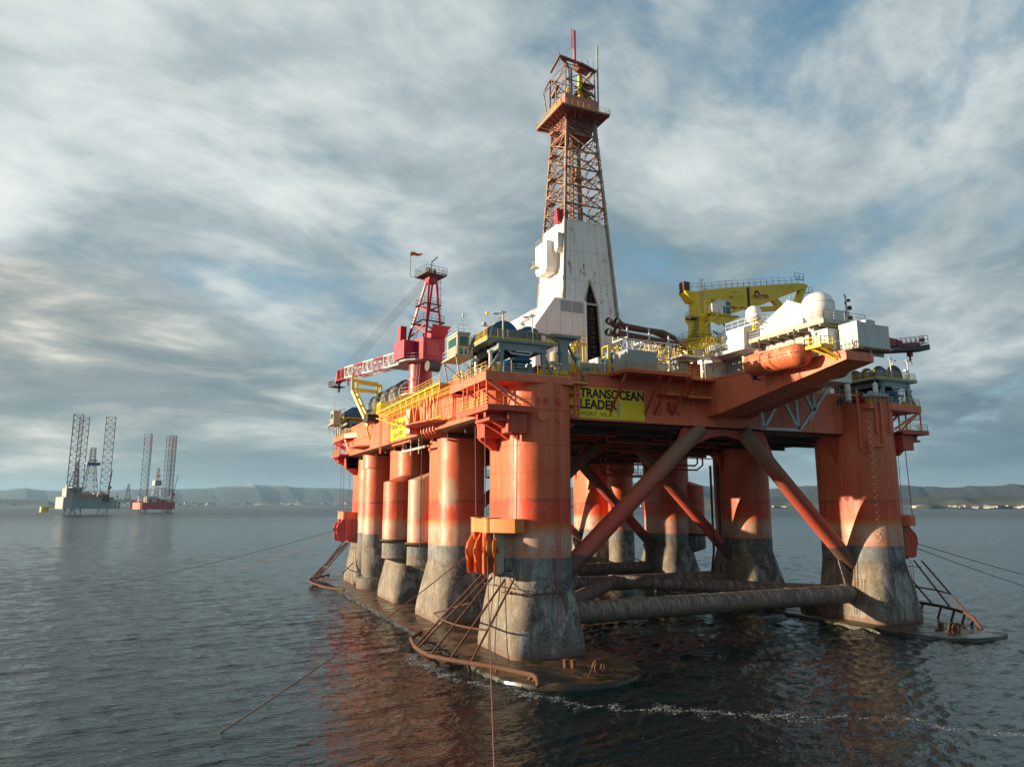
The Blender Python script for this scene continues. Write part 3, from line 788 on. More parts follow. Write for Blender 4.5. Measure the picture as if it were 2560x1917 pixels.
# semi-submersible far behind
c = polar(px2deg(313), 3500, 0)
t_ = thing('semisubmersible_rig', 'small grey drilling rig on columns, far behind between the two jack-ups', 'drilling rig', c); Lf = local(c, R(-10))
g = MB(); g.loft([[Lf(i * 42, j * 30, zz_) for i, j in ((-1, -1), (1, -1), (1, 1), (-1, 1))] for zz_ in (27, 36)]); g.build('deck', grey, t_)
for i in (-32, 32):
    for j in (-26, 26):
        g = MB(); g.tube(Lf(i, j, -2), Lf(i, j, 38), 7, 14); g.build('column', dark if i < 0 else orange_dk, t_)
g = MB(); g.tube(Lf(-32, -26, 4), Lf(0, -26, 27), 2, 8); g.tube(Lf(32, -26, 4), Lf(0, -26, 27), 2, 8); g.tube(Lf(-32, -26, 5), Lf(32, -26, 5), 2, 8); g.build('brace', grey, t_)
far_derrick(t_, Lf, 8, 0, 36, 104, 20, 8, legpurp)
far_crane(t_, Lf, -28, -18, 34, (-26, -20, 62), legred, legred)
clutter(t_, Lf, 8, (-34, 34), (-24, 20), 36, (3, 9), [grey, farwhite, legred], 3)
# yellow float off the grey jack-up
c = polar(px2deg(112), 1960, 0)
t_ = thing('mooring_float', 'yellow float with a long yellow arm, left of the grey jack-up', 'float', c); Lf = local(c, R(-24))
g = MB(); g.tube(Lf(0, 0, -2), Lf(0, 0, 12), 8.5, 16); g.build('drum', yellow, t_)
g = MB(); g.tube(Lf(0, 0, 11.6), Lf(48, 4, 11.6), 1.7, 8); g.tube(Lf(0, 0, -1), Lf(0, 0, .6), 9.5, 16); g.build('arm', yellow, t_)
# yard cranes and moored vessels off the far town
for k, (xp, h, tilt) in enumerate(((441, 34, 5), (452, 30, -4), (474, 22, 10), (490, 42, 26), (497, 32, -3), (447, 26, 2))):
    c = polar(px2deg(xp), 7000, 0); Lf = local(c, 0)
    t_ = thing('dock_crane', 'tiny orange dock crane beside the far town', 'crane', c, 'dock cranes off the far town')
    g = MB(); lattice(g, [Lf(-4, -4, 0), Lf(4, -4, 0), Lf(4, 4, 0), Lf(-4, 4, 0)], [Lf(-2, -2, h), Lf(2, -2, h), Lf(2, 2, h), Lf(-2, 2, h)], 3, 1.2, .8); g.build('tower', orange_dk if k % 2 else beige, t_)
    g = MB(); g.beam(Lf(0, 0, h), Lf(tilt, 0, h + 26), 1.6, 1.6); g.build('jib', farwhite, t_)
for k, (xp, d, L) in enumerate(((470, 6900, 90), (565, 5200, 26), (505, 6950, 60), (556, 2300, 3), (660, 7000, 60))):
    c = polar(px2deg(xp), d, 0); Lf = local(c, R(-24))
    t_ = thing('moored_ship', ['long dark ship moored before the dock cranes', 'small boat low in the water before the far town', 'grey work ship beside the dock cranes', 'tiny dark buoy-like skiff alone on the water', 'pale ship lying before the far town'][k], 'ship', c)
    a = L / 2; w_ = max(1.2, L * .09); hh = max(.8, L * .07)
    g = MB(); g.loft([[Lf(-a * .92, -w_ * .8, -1), Lf(a * .8, -w_ * .8, -1), Lf(a * .95, 0, -1), Lf(a * .8, w_ * .8, -1), Lf(-a * .92, w_ * .8, -1)],
                      [Lf(-a, -w_, hh), Lf(a * .85, -w_, hh), Lf(a * 1.1, 0, hh * 1.3), Lf(a * .85, w_, hh), Lf(-a, w_, hh)]]); g.build('hull', dark if k % 2 == 0 else fargrey, t_)
    g = MB(); g.loft([[Lf(-a * .8 + i * a * .5, j * w_ * .7, z) for i, j in ((0, -1), (1, -1), (1, 1), (0, 1))] for z in (hh * .9, hh * 2.6)]); g.tube(Lf(-a * .4, 0, hh * 2.5), Lf(-a * .4, 0, hh * 5), L * .008, 5); g.build('deckhouse', farwhite, t_)
c = polar(px2deg(742), 7900, 10); Lf = local(c, 0)
o = MB().lathe(0, 0, [(5, 0), (4, 60), (3.4, 62), (0.2, 84)], 8)
o.v = [Lf(*p_) for p_ in o.v]
tag(o.build('church_spire', house_g), 'tiny pale spire standing above the far town', 'spire')

# ------------------------------------------------------------ haze
def haze(dens=3.2e-5):
    m = bpy.data.materials.new('haze_air'); m.use_nodes = True
    t = NT(m.node_tree); t.n.clear()
    o_ = t.node('ShaderNodeOutputMaterial'); v = t.node('ShaderNodeVolumePrincipled')
    v.inputs['Color'].default_value = (0.42, 0.72, 1.0, 1); v.inputs['Density'].default_value = dens; v.inputs['Anisotropy'].default_value = 0.25
    t.link(v.outputs[0], o_.inputs['Volume'])
    b = MB().box((-21000, -3000, -4.0), (24000, 22000, 560.0))
    o = b.build('haze', m); tag(o, 'thin blue-grey sea haze over the whole firth', kind='stuff')
# ============================================================ THE RIG
rig = thing('drilling_rig', 'large orange semi-submersible drilling rig standing on eight columns, filling the right of the picture', 'drilling rig', (MX, MY, 0))
def rrect(x0, x1, y0, y1, r, z, n=10):
    P_ = []
    for cx, cy, a0 in ((x1 - r, y1 - r, 0), (x0 + r, y1 - r, 90), (x0 + r, y0 + r, 180), (x1 - r, y0 + r, 270)):
        for i in range(n + 1):
            t = R(a0 + 90 * i / n)
            P_.append((cx + r * math.cos(t), cy + r * math.sin(t), z))
    return P_
XL = 0.15; XR = 2 * MX - XL
DECK = 31.5; HB = 27.2; HT = 33.2
# --- pontoons
for mx in (False, True):
    g = MB(mx=mx)
    def pr(z, ins):
        pts = []
        y0, y1 = -19.0, 96.2
        x0, x1 = -9.2 + ins, 7.4 - ins
        hw = (x1 - x0) / 2; cx = (x0 + x1) / 2
        for k in range(25):
            t = math.pi + math.pi * k / 24
            c_, s_ = math.cos(t), math.sin(t)
            c_ = math.copysign(abs(c_) ** 0.80, c_); s_ = math.copysign(abs(s_) ** 0.80, s_)
            pts.append((cx + hw * c_, y0 + 11.5 + (11.5 - ins) * s_, z))
        for k in range(25):
            t = math.pi * k / 24
            c_, s_ = math.cos(t), math.sin(t)
            c_ = math.copysign(abs(c_) ** 0.80, c_); s_ = math.copysign(abs(s_) ** 0.80, s_)
            pts.append((cx + hw * c_, y1 - 11.5 + (11.5 - ins) * s_, z))
        return pts
    g.loft([pr(-3, 0.5), pr(-0.6, 0), pr(0.25, 0.02), pr(0.42, 0.12), pr(0.50, 0.4)])
    g.build('pontoon', pont_mat, rig, smooth=True, ang=40)
# --- main columns
COLS = {}
def column(x, yc, sh, base, m, side):
    """sh: shaft half sizes; base: half sizes at the pontoon"""
    a, b_, r = sh; A, B, sy = base
    g = MB(); rings = []
    def ring(f, z):
        # f 0 = foot, 1 = shaft
        aa = A + (a - A) * f; bb = B + (b_ - B) * f; rr = 1.5 + (r - 1.5) * f
        o = sy * (1 - f)
        ox = -.16 * side * (1 - f)
        return rrect(x - aa + ox, x + aa + ox, yc - bb + o, yc + bb + o, min(rr, aa, bb) - 0.001, z)
    for z, f in ((0.25, 0), (1.2, 0), (2.5, 0.12), (5, 0.47), (7.2, 0.78), (8.7, 1.0)): rings.append(ring(f, z))
    top = DECK if abs(yc - MY) > 30 else HB + 0.3
    for z in (11, 14.3, 17.5, 20.5, 23.6, 26.7, top): rings.append(ring(1, z))
    g.loft(rings)
    o = g.build('column', m, rig, smooth=True, ang=25)
    return o
Y1, Y2, Y3, Y4 = -1.3, 24.4, 48.4, 78.5
for X, s_, ys in ((XL, 1, (Y1, Y2, Y3, Y4)), (XR, -1, (Y1, 23.8, 46.6, 76.5))):
    for k, y in enumerate(ys):
        corner = k in (0, 3)
        sh = (3.85, 6.0, 3.6) if corner else (3.5, 5.4, 3.3)
        bs = (4.6, 5.9, -0.3 if k == 0 else 0.3) if corner else (4.4, 6.4, 0)
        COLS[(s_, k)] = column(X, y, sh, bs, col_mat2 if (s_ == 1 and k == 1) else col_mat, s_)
# --- round stability columns and side tanks
for X, y, s_ in ((-1.4, 67.0, 1), (2 * MX + 1.0, 66.0, -1)):
    g = MB(); r = 3.0
    g.lathe(X, y, [(r + .9, .3), (r + .9, 2.5), (r, 2.6), (r, 8.7), (r, 24.1), (r + .42, 24.15), (r + .42, HB + .2)], 40)
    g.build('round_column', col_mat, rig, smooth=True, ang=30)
def tank(x, y, r, top, bot, dx, dy, m, parent, flange=True):
    # cylinder on the side of a column, with a slanted lid and a slanted foot running into the column
    g = MB(); n = 40; rings = []
    for z, f in ((bot - 1.5, 0.0), (bot, 1), (bot + 3, 1), (top - 4, 1), (top, 1), (top + 1.6, 0.0)):
        rings.append([(x + r * math.cos(2 * math.pi * k / n) * (1 if f else .2) + (0 if f else dx), y + r * math.sin(2 * math.pi * k / n) * (1 if f else .2) + (0 if f else dy), z) for k in range(n)])
    g.loft(rings)
    o = g.build('side_tank', m, parent, smooth=True, ang=25)
    if flange:
        g = MB(); g.lathe(x, y, [(r, 10.7), (r + .32, 10.75), (r + .34, 11.0), (r, 11.05)], 40)
        for k in range(40):
            t = 2 * math.pi * k / 40
            g.prism([(r, 10.72), (r + .3, 10.72), (r, 10.3)], 0, 0.06, 'Y') if False else None
            c_, s_ = math.cos(t), math.sin(t)
            g.add([(x + r * c_, y + r * s_, 10.72), (x + (r + .3) * c_, y + (r + .3) * s_, 10.72), (x + r * c_, y + r * s_, 10.3)], [(0, 1, 2)])
        g.build('flange', rust, o)
    return o
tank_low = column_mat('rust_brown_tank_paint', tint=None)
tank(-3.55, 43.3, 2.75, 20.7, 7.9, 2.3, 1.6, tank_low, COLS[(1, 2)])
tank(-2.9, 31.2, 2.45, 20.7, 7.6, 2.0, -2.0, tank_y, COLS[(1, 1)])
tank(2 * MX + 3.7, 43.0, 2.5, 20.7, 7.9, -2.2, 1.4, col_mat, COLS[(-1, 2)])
# --- arched brackets from columns up to the hull
def arch(g, x, y, dx, dy, ext, zlow, th=0.55, zt=HB + 0.3):
    # concave bracket: starts at (x, y) on the column, reaches ext along (dx, dy) at the hull's bottom
    prof = [(0, zt), (0, zlow)]
    for k in range(1, 11):
        t = k / 10 * math.pi / 2
        prof.append((ext * (1 - math.cos(t)), zlow + (zt - .3 - zlow) * math.sin(t)))
    prof.append((ext, zt))
    nx, ny = -dy * th, dx * th
    g.loft([[(x + dx * p_ + nx * s_, y + dy * p_ + ny * s_, z_) for p_, z_ in prof] for s_ in (-1, 1)])
for X, s_ in ((XL, 1), (XR, -1)):
    for y, ext, dyy in ((Y1, 3.6, 1), (Y2, 5.0, 1), (Y3, 3.5, 1), (Y4, 3.5, -1)):
        b_ = 5.8 if y in (Y1, Y4) else 5.2
        g = MB(); arch(g, X - s_ * 1.2, y + dyy * b_, 0, dyy, ext, 20.8, 1.2)
        g.build('arched_bracket', orange, rig, smooth=True, ang=30)
    for y in (Y1, Y2, Y3, Y4):
        a_ = 3.7
        g = MB(); arch(g, X + s_ * (a_ if y in (Y1, Y4) else 3.35), y, s_, 0, 4.2, 21.5, .35)
        g.build('arched_bracket', orange_dk, rig, smooth=True, ang=30)
# --- deck box
g = MB()
def hullring(z, i, x0=-6.0, y0=-3.0, b_=1.0):
    x1, y1 = 2 * MX - x0, 2 * MY - y0
    x0 += i; y0 += i; x1 -= i; y1 -= i
    c_ = b_
    return [(x0 + c_, y0, z), (x1 - c_, y0, z), (x1, y0 + c_, z), (x1, y1 - c_, z), (x1 - c_, y1, z), (x0 + c_, y1, z), (x0, y1 - c_, z), (x0, y0 + c_, z)]
g.loft([hullring(HB, 0.0), hullring(HT, 0.0)])
hull = g.build('deck_hull', orange, rig)
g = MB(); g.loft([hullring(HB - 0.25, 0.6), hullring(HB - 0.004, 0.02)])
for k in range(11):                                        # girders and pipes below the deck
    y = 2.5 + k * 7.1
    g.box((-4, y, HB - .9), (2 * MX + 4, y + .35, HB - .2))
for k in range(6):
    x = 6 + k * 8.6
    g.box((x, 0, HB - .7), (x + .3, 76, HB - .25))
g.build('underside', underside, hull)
rs = random.Random(4)
for k in range(26):
    g = MB(); y = rs.uniform(3, 70); x = rs.uniform(2, 46); z = HB - rs.uniform(1.0, 1.9)
    g.tube((x, y, z), (x + rs.uniform(4, 14), y, z), rs.uniform(.08, .2), 6)
    g.tube((x, y, z), (x, y, HB), .1, 5); g.build('underdeck_pipe', orange_dk, hull)
for x, y in ((45.5, 30), (44, 52), (50, 60)):
    g = MB(); g.path([(x, y, HB), (x, y, HB - 2.6), (x + .6, y, HB - 3.1), (x + 4.6, y, HB - 3.1), (x + 5.2, y, HB - 2.6), (x + 5.2, y, HB)], .17, 7)
    g.path([(x - 1.2, y, HB), (x - 1.2, y, HB - 3.3), (x - .6, y, HB - 3.9), (x + 5, y, HB - 3.9), (x + 6.4, y, HB - 3.0), (x + 6.4, y, HB)], .17, 7); g.build('underdeck_pipe', orange_dk, hull)
for (x, y) in ((20, 56), (24, 60), (44, 40)):
    g = MB()
    g.rail([(x, y, 22.6), (x + 7, y, 22.6), (x + 7, y + 5, 22.6), (x, y + 5, 22.6)], closed=True, r=.05, h=1.3, step=1.0)
    g.box((x, y, 22.3), (x + 7, y + 5, 22.55))
    for i in (0, 7):
        for j in (0, 5): g.bar((x + i, y + j, 22.3), (x + i, y + j, HB), .16)
    g.build('hanging_gantry', orange_dk, hull)
g = MB()
g.box((-6.08, 20.6, 27.3), (-6.0, 20.9, HT)); g.box((-6.12, 2, HT - .35), (-6.0, 79, HT)); g.box((-6.1, 2, 30.0), (-6.0, 79, 30.12))
g.box((-4, -3.1, HT - .22), (2 * MX + 5, -2.997, HT)); g.box((4, -3.06, HB + .02), (2 * MX - 4, -2.997, HB + .25))
for k in range(26): g.box((4.6 + k * 1.9, -3.015, HB + .26), (4.66 + k * 1.9, -2.997, HT - .23))
for k in range(28): g.box((-6.015, 6 + k * 2.6, HB + .2), (-5.997, 6.08 + k * 2.6, HT - .36))
g.build('wall_stiffener', orange, hull)
# --- front name sign and port name sign
g = MB(); g.box((2.6, -3.075, HB + .26), (15.9, -3.058, 31.35))
sg = g.build('name_sign', sign_y, hull)
text([('TRANSOCEAN', 0.0, 1.62, 1.62, 0.06, 9.5), ('LEADER', 0.0, 0.22, 1.62, 0.06, 5.4)], 1, (6.35, -3.08, HB + 1.25), (1, 0, 0), (0, 0, 1), black, 'lettering', sg, 0.012)
text([('PORT  VILA', 0.0, 0.0, 0.72, 0.0, 4.4)], 1, (6.6, -3.08, HB + .55), (1, 0, 0), (0, 0, 1), black, 'lettering', sg, 0.012)
g = MB(); g.box((-6.085, 31.0, HB + .35), (-6.06, 40.9, 30.95))
sg = g.build('name_sign', sign_y, hull)
text([('TRANSOCEAN', 0.0, 1.75, 1.2, 0.035, 9.0), ('LEADER', 1.9, 0.4, 1.2, 0.035, 5.4)], 1, (-6.09, 40.4, HB + .4), (0, -1, 0), (0, 0, 1), black, 'lettering', sg, 0.012)
# --- pipes bent down beside the near column
g = MB()
for x, z0, z1 in ((4.55, 32.6, 27.5), (5.05, 33.5, 27.2)):
    g.path([(x, -5.0, z0), (x, -5.0, z1 + .5), (x - .15, -5, z1 + .15), (x - .5, -5, z1), (x - 1.4, -4.6, z1)], .20, 10)
g.box((3.0, -5.6, 31.2), (6.2, -3.0, 31.32)); g.box((3.6, -5.3, 28.6), (5.4, -3, 28.7)); g.box((3.6, -5.3, 30.0), (5.4, -3, 30.1))
g.build('down_pipe', orange, rig, smooth=True)
g = MB(); g.tube((5.05, -5, 33.3), (5.05, -5, 34.4), .2, 10); g.lathe(5.05, -5, [(.2, 34.3), (.42, 34.35), (.46, 34.7), (.3, 34.95)], 14)
g.build('pipe_vent', white, rig, smooth=True)
g = MB(); g.rail([(3.2, -5.5, 31.32), (6.1, -5.5, 31.32), (6.1, -3.2, 31.32)], r=.03); g.build('railing', yellow, rig)
g = MB(); g.tube((11.9, -3.2, 29.9), (11.9, -3.2, 27.8), .1, 6); g.tube((11.9, -3.2, 29.9), (11.9, -2.9, 29.95), .1, 6); g.build('overboard_pipe', grey_lt, rig)

# --- columns' fittings
def surf(X, yc, a, b_, r, ang):
    # point and outward normal on the rounded shaft where the normal looks along ang (degrees, world)
    n = Vector((math.cos(R(ang)), math.sin(R(ang)), 0))
    cx = X + math.copysign(a - r, n.x); cy = yc + math.copysign(b_ - r, n.y)
    return Vector((cx, cy, 0)) + n * r, n
# ladder scar, round lids and pads on the near column
p_, n_ = surf(XL, Y1, 3.85, 6.0, 3.6, -92)
g = MB()
g.ladder((p_.x + 1.05, p_.y - .14, 2.2), (p_.x + 1.05, p_.y - .14, 30.8), (0, -1, 0), .5, .03, .45)
g.build('ladder', orange_dk, COLS[(1, 0)])
for ang, z, r in ((-104, 26.85, .62), (-76, 26.6, .52)):
    p_, n_ = surf(XL, Y1, 3.85, 6.0, 3.6, ang)
    g = MB(); g.tube(p_ - n_ * .3 + Vector((0, 0, z)), p_ + n_ * .16 + Vector((0, 0, z)), r, 24); g.build('round_lid', orange, COLS[(1, 0)], smooth=True)
for ang in (-112, -98, -84, -77):
    p_, n_ = surf(XL, Y1, 3.85, 6.0, 3.6, ang); q = Vector((-n_.y, n_.x, 0)) * .24
    g = MB(); g.loft([[p_ + n_ * .005 + k + Vector((0, 0, z)) for k in (-q, q, q + n_ * .05, -q + n_ * .05)] for z in (28.2, 28.95)]); g.build('anode_pad', orange_dk, COLS[(1, 0)])
g = MB(); rr_ = rrect(XL - 3.85 - .05, XL + 3.85 + .05, Y1 - 6.05, Y1 + 6.05, 3.65, 0, 8)
for za, zb in ((27.55, 27.62), (23.55, 23.6), (20.45, 20.5)):
    g.loft([[(x, y, z) for x, y, _ in rr_] for z in (za, zb)])
g.build('weld_ring', orange_dk, COLS[(1, 0)])
g = MB(); g.path([(XL - 4.9, Y1 - 3, 7.3), (XL - 4.7, Y1 - 5.2, 7.3), (XL - 2.9, Y1 - 6.5, 7.3), (XL + 1.2, Y1 - 6.7, 7.3)], .09, 5)
for k in range(5): g.tube((XL - 4.7 + .1 * k, Y1 - 3.4 - k * .6, 7.4), (XL - 4.2, Y1 - 3.4 - k * .6, 7.4), .05, 4)
g.build('grab_rail', rust, COLS[(1, 0)])
# draft marks on the right-hand column
dm = []
vsD, fsD = [], []
for num in range(19, 37):
    z = num - 7.35
    for half in (0, 1):
        if half and num == 36: continue
        ang = -133 if not half else -127
        p_, n_ = surf(XR, Y1, 3.85, 6.0, 3.6, ang)
        o = text([(str(num) if not half else '5', 0, 0, 0.36 if not half else 0.32, 0.004, 0)], 1, p_ + n_ * 0.03 + Vector((0, 0, z + half * .5)), Vector((-n_.y, n_.x, 0)), (0, 0, 1), white, 'tmp', None, 0.012)
        MB().add([tuple(v.co) for v in o.data.vertices], [tuple(f.vertices) for f in o.data.polygons]).build('draft_mark', white, COLS[(-1, 0)])
        bpy.data.objects.remove(o)
# pipes on the right-hand column
g = MB()
for ang, z0, z1, hook in ((-150, 33.6, 24.4, 'u'), (-116, 33.0, 26.6, ''), (-104, 33.0, 25.2, 'l'), (-88, 33.0, 26.6, 'b')):
    p_, n_ = surf(XR, Y1, 3.85, 6.0, 3.6, ang); q = p_ + n_ * .3; t_ = Vector((-n_.y, n_.x, 0))
    pts = [q + Vector((0, 0, z0)), q + Vector((0, 0, z1 + .5))]
    if hook == 'u': pts += [q + t_ * .3 + Vector((0, 0, z1)), q + t_ * .8 + Vector((0, 0, z1)), q + t_ * 1.05 + Vector((0, 0, z1 + .5)), q + t_ * 1.05 + Vector((0, 0, z1 + 1.9))]
    if hook == 'l': pts += [q - t_ * .3 + Vector((0, 0, z1)), q - t_ * 1.4 + n_ * .1 + Vector((0, 0, z1 - .05))]
    g.path(pts, .17, 8)
    g.tube(pts[0] + Vector((0, 0, -1.6)), pts[0] + Vector((0, 0, -1.4)), .26, 10)
g.build('down_pipe', orange, COLS[(-1, 0)], smooth=True)
g = MB()
for ang in (-128, -112, -97):
    p_, n_ = surf(XR, Y1, 3.85, 6.0, 3.6, ang)
    q = p_ + n_ * .35; t_ = Vector((-n_.y, n_.x, 0))
    g.tube(q - t_ * .75 + Vector((0, 0, 32.55)), q + t_ * .75 + Vector((0, 0, 32.55)), .3, 12)
g.build('vent_drum', grey, COLS[(-1, 0)], smooth=True)
g = MB()
p_, n_ = surf(XR, Y1, 3.85, 6.0, 3.6, 180)
for yy, za, zb in ((-3.4, 1.5, 9), (-4.6, 3.4, 6.4), (-.2, .8, 8.5), (.9, 1, 6.8)):
    xx = 50.75 + max(0, za - 1) * .08
    g.ladder((xx - .12, yy, za), (xx + (zb - za) * .10, yy, zb), (-1, 0, 0), .5, .035, .42)
g.ladder((XR + 2.5, -7.75, 1.5), (XR + 2.3, -7.4, 9), (0, -1, 0), .5, .03, .42)
g.build('ladder', rust, COLS[(-1, 0)])
# skirt plate behind the foot of the right-hand column
g = MB(); g.prism([(50.95, 2), (50.95, 7.0), (52.2, 8.4), (58, 8.4), (58, 2)], .3, 2.4); g.build('foot_skirt', pont_mat, COLS[(-1, 0)])
g = MB()
g.box((XR - 4.4, 24.8, 1.2), (XR - 4.1, 25.3, 24))
g.path([(XR - 3.7, 27.6, 24), (XR - 3.75, 27.6, 8.5), (XR - 4.6, 27.9, 2.2), (XR - 5.2, 27.2, .8)], .22, 7)
g.build('caisson_pipe', dark, rig)

# --- braces
bases = []
for k, (yl, yr) in enumerate(((-2.2, -2.2), (24.2, 24.0), (48.0, 46.8), (78.0, 77.0))):
    xa, xb = XL + 4.3, XR - 4.3
    # diagonals up to the middle of the deck
    for sgn, xs, ys in ((1, xa - .8, yl), (-1, xb + .8, yr)):
        top = ((26.2, ys, HB + .6) if sgn == 1 else (31.9, ys, HB + .6)) if k else ((25.35, ys, HB - .12) if sgn == 1 else (32.65, ys, HB - .12))
        r = 1.10 if k == 0 else 1.0
        st = (xs - sgn * .4, ys, 7.9)
        g = MB(); g.tube(st, top, r, 28); 
        o = g.build('diagonal_brace', brace_mat, rig, smooth=True)
        # gusset fins at the foot
        g = MB(); g.prism([(xs + sgn * -.2, 4.6), (xs + sgn * 1.4, 5.2), (xs + sgn * 2.6, 8.9), (xs + sgn * 1.0, 9.0), (xs - sgn * 1.2, 9.5)], ys - .06, ys + .06, 'Y'); g.build('gusset', tube_mat, o)
    g = MB(); g.tube((xa - 1.4, yl, 4.15), (xb + 1.4, yr, 4.15), 1.30 if k == 0 else 1.2, 32)
    for xx in (xa + 1.4, xb - 1.4, xa + 12, xb - 12, 27.8):
        g.tube((xx, yl, 4.15), (xx + .12, yl, 4.15), 1.34 if k == 0 else 1.24, 32)
    o = g.build('cross_brace', tube_mat, rig, smooth=True)
    # arched plate between the heads of the diagonals
    g = MB()
    prof = [(22.6, HB + .1), (36.2, HB + .1)]
    right = [(38.6, 22.4), (36.3, 23.6), (34.0, 25.0), (32.0, 25.8), (29.45, 26.15)]
    pts = prof + right + [(58.9 - x, z) for x, z in right[::-1][1:]]
    g.prism(pts, yl - .22, yl + .22, 'Y'); g.build('arched_plate', orange_dk, rig, smooth=True, ang=30)
for a, b_ in (((4.6, 1.5, 4.0), (27.8, 24.2, 4.4)), ((XR - 4.0, 1.5, 4.0), (27.8, 24.2, 4.4)), ((4.6, 75, 4.0), (27.8, 50, 4.4)), ((XR - 4, 75, 4.0), (27.8, 50, 4.4))):
    g = MB(); g.tube(a, b_, 1.05, 26); g.build('diagonal_floor_brace', tube_mat, rig, smooth=True)
g = MB(); g.path([(39.5, 22.9, 20.5), (47.2, 22.9, 13.0), (47.8, 22.9, 12.2), (48.0, 22.9, 10.8)], .16, 6); g.build('brace_pipe', rust, rig)

# --- corner platforms (upper deck plate, legs, lower walkway, bracket)
def corner_platform(mx, my, label=None):
    root = None
    def mb(): return MB(mx=mx, my=my)
    g = mb()
    g.prism([(-7.9, -7.1), (-3.0, -7.35), (3.2, -7.2), (3.8, -3), (-3, 5.0), (-7.9, 4.8)], DECK - .85, DECK + .02)
    g.prism([(-7.9, 2.5), (-7.9, 4.8), (-6.05, 9.0), (-6.05, 3)], DECK - .85, DECK + .01)
    g.box((-7.96, -7.16, DECK - .95), (-7.9, 4.8, DECK + .1)); g.box((-7.9, -7.2, DECK - .95), (-2.9, -7.1, DECK + .1))
    root = g.build('corner_platform', orange, rig)
    g = mb()
    for y in (-7.0, -4.6, -3.4, -1.0, .4):
        g.bar((-7.75, y, 27.7), (-7.75, y, DECK - .85), .17)
    for y in (-6.9, -3.4, .6):
        g.beam((-7.7, y, DECK - .9), (-3.6, y, 27.9), .18, .28)
    g.beam((-7.7, -6.9, DECK - .9), (-2.0, -7.0, 27.9), .2, .3)
    g.beam((-7.75, -4.6, 30.6), (-7.75, .4, 30.6), .1, .16); g.beam((-7.75, -7, 29.6), (-7.75, -3.4, 29.6), .08, .1)
    g.build('platform_frame', orange, root); g = mb()
    for y in (4.2, 4.9): g.beam((-7.6, y - .5, DECK - .9), (-6.9, y + 1.6, 27.8), .12, .2)
    for k in range(9): g.beam((-7.5 + k * .07, 3.9 + k * .2, 30.4 - k * .3), (-6.7 + k * .07, 3.9 + k * .2, 30.4 - k * .3), .25, .05)
    g.build('platform_stair', orange, root)
    g = mb()
    g.prism([(-8.0, -7.9), (-2.3, -7.9), (-2.3, -6.9), (-3.4, -6), (-3.7, 1.2), (-8.0, 1.2)], 27.35, 27.6)
    g.box((-8.05, -7.95, 27.1), (-7.98, 1.2, 27.75)); g.box((-8.0, -7.98, 27.1), (-2.3, -7.9, 27.75))
    g.build('lower_walkway', orange_dk, root)
    g = mb(); g.rail([(-2.35, -7.85, 27.6), (-7.95, -7.85, 27.6), (-7.95, 1.1, 27.6)], r=.035, rails=(1.0, .66, .33)); g.build('railing', yellow, root)
    g = mb()
    g.rail([(2.9, -7.1, DECK), (-3.0, -7.25, DECK), (-7.8, -7.05, DECK), (-7.8, 4.7, DECK), (-6.0, 8.6, DECK)], r=.035, rails=(1, .66, .33)); g.build('railing', yellow, root)
    g = mb()
    g.prism([(-7.6, 27.1), (-7.6, 26.5), (-4.6, 24.9), (-3.4, 24.0), (-3.4, 27.1)], -3.9, -3.3, 'Y'); g.prism([(-7.6, 27.1), (-7.6, 26.5), (-4.6, 24.9), (-3.4, 24.0), (-3.4, 27.1)], -6.3, -5.7, 'Y')
    g.box((-7.4, -6.9, 26.1), (-3.6, -2.6, 26.4)); g.prism([(-6.4, 27.1), (-6.0, 24.4), (-4.4, 23.2), (-3.6, 23.2), (-3.6, 27.1)], -.9, -.2, 'Y')
    g.box((-6.2, -2.5, 24.6), (-3.6, -.2, 27.1)); g.box((-5.3, -7.3, 24.8), (-3.0, -5.5, 27.1))
    g.build('sheave_bracket', orange_dk, root)
    g = mb()
    for y in (-3.6, -.6): g.tube((-6.6, y, 26), (-6.4, y, 15.4), .045, 5)
    g.tube((-3.95, -6.8, 26), (-4.1, -6.9, 15.2), .06, 5)
    g.build('hoist_wire', rustwire, root)
for mx in (False, True):
    for my in (False, True): corner_platform(mx, my)

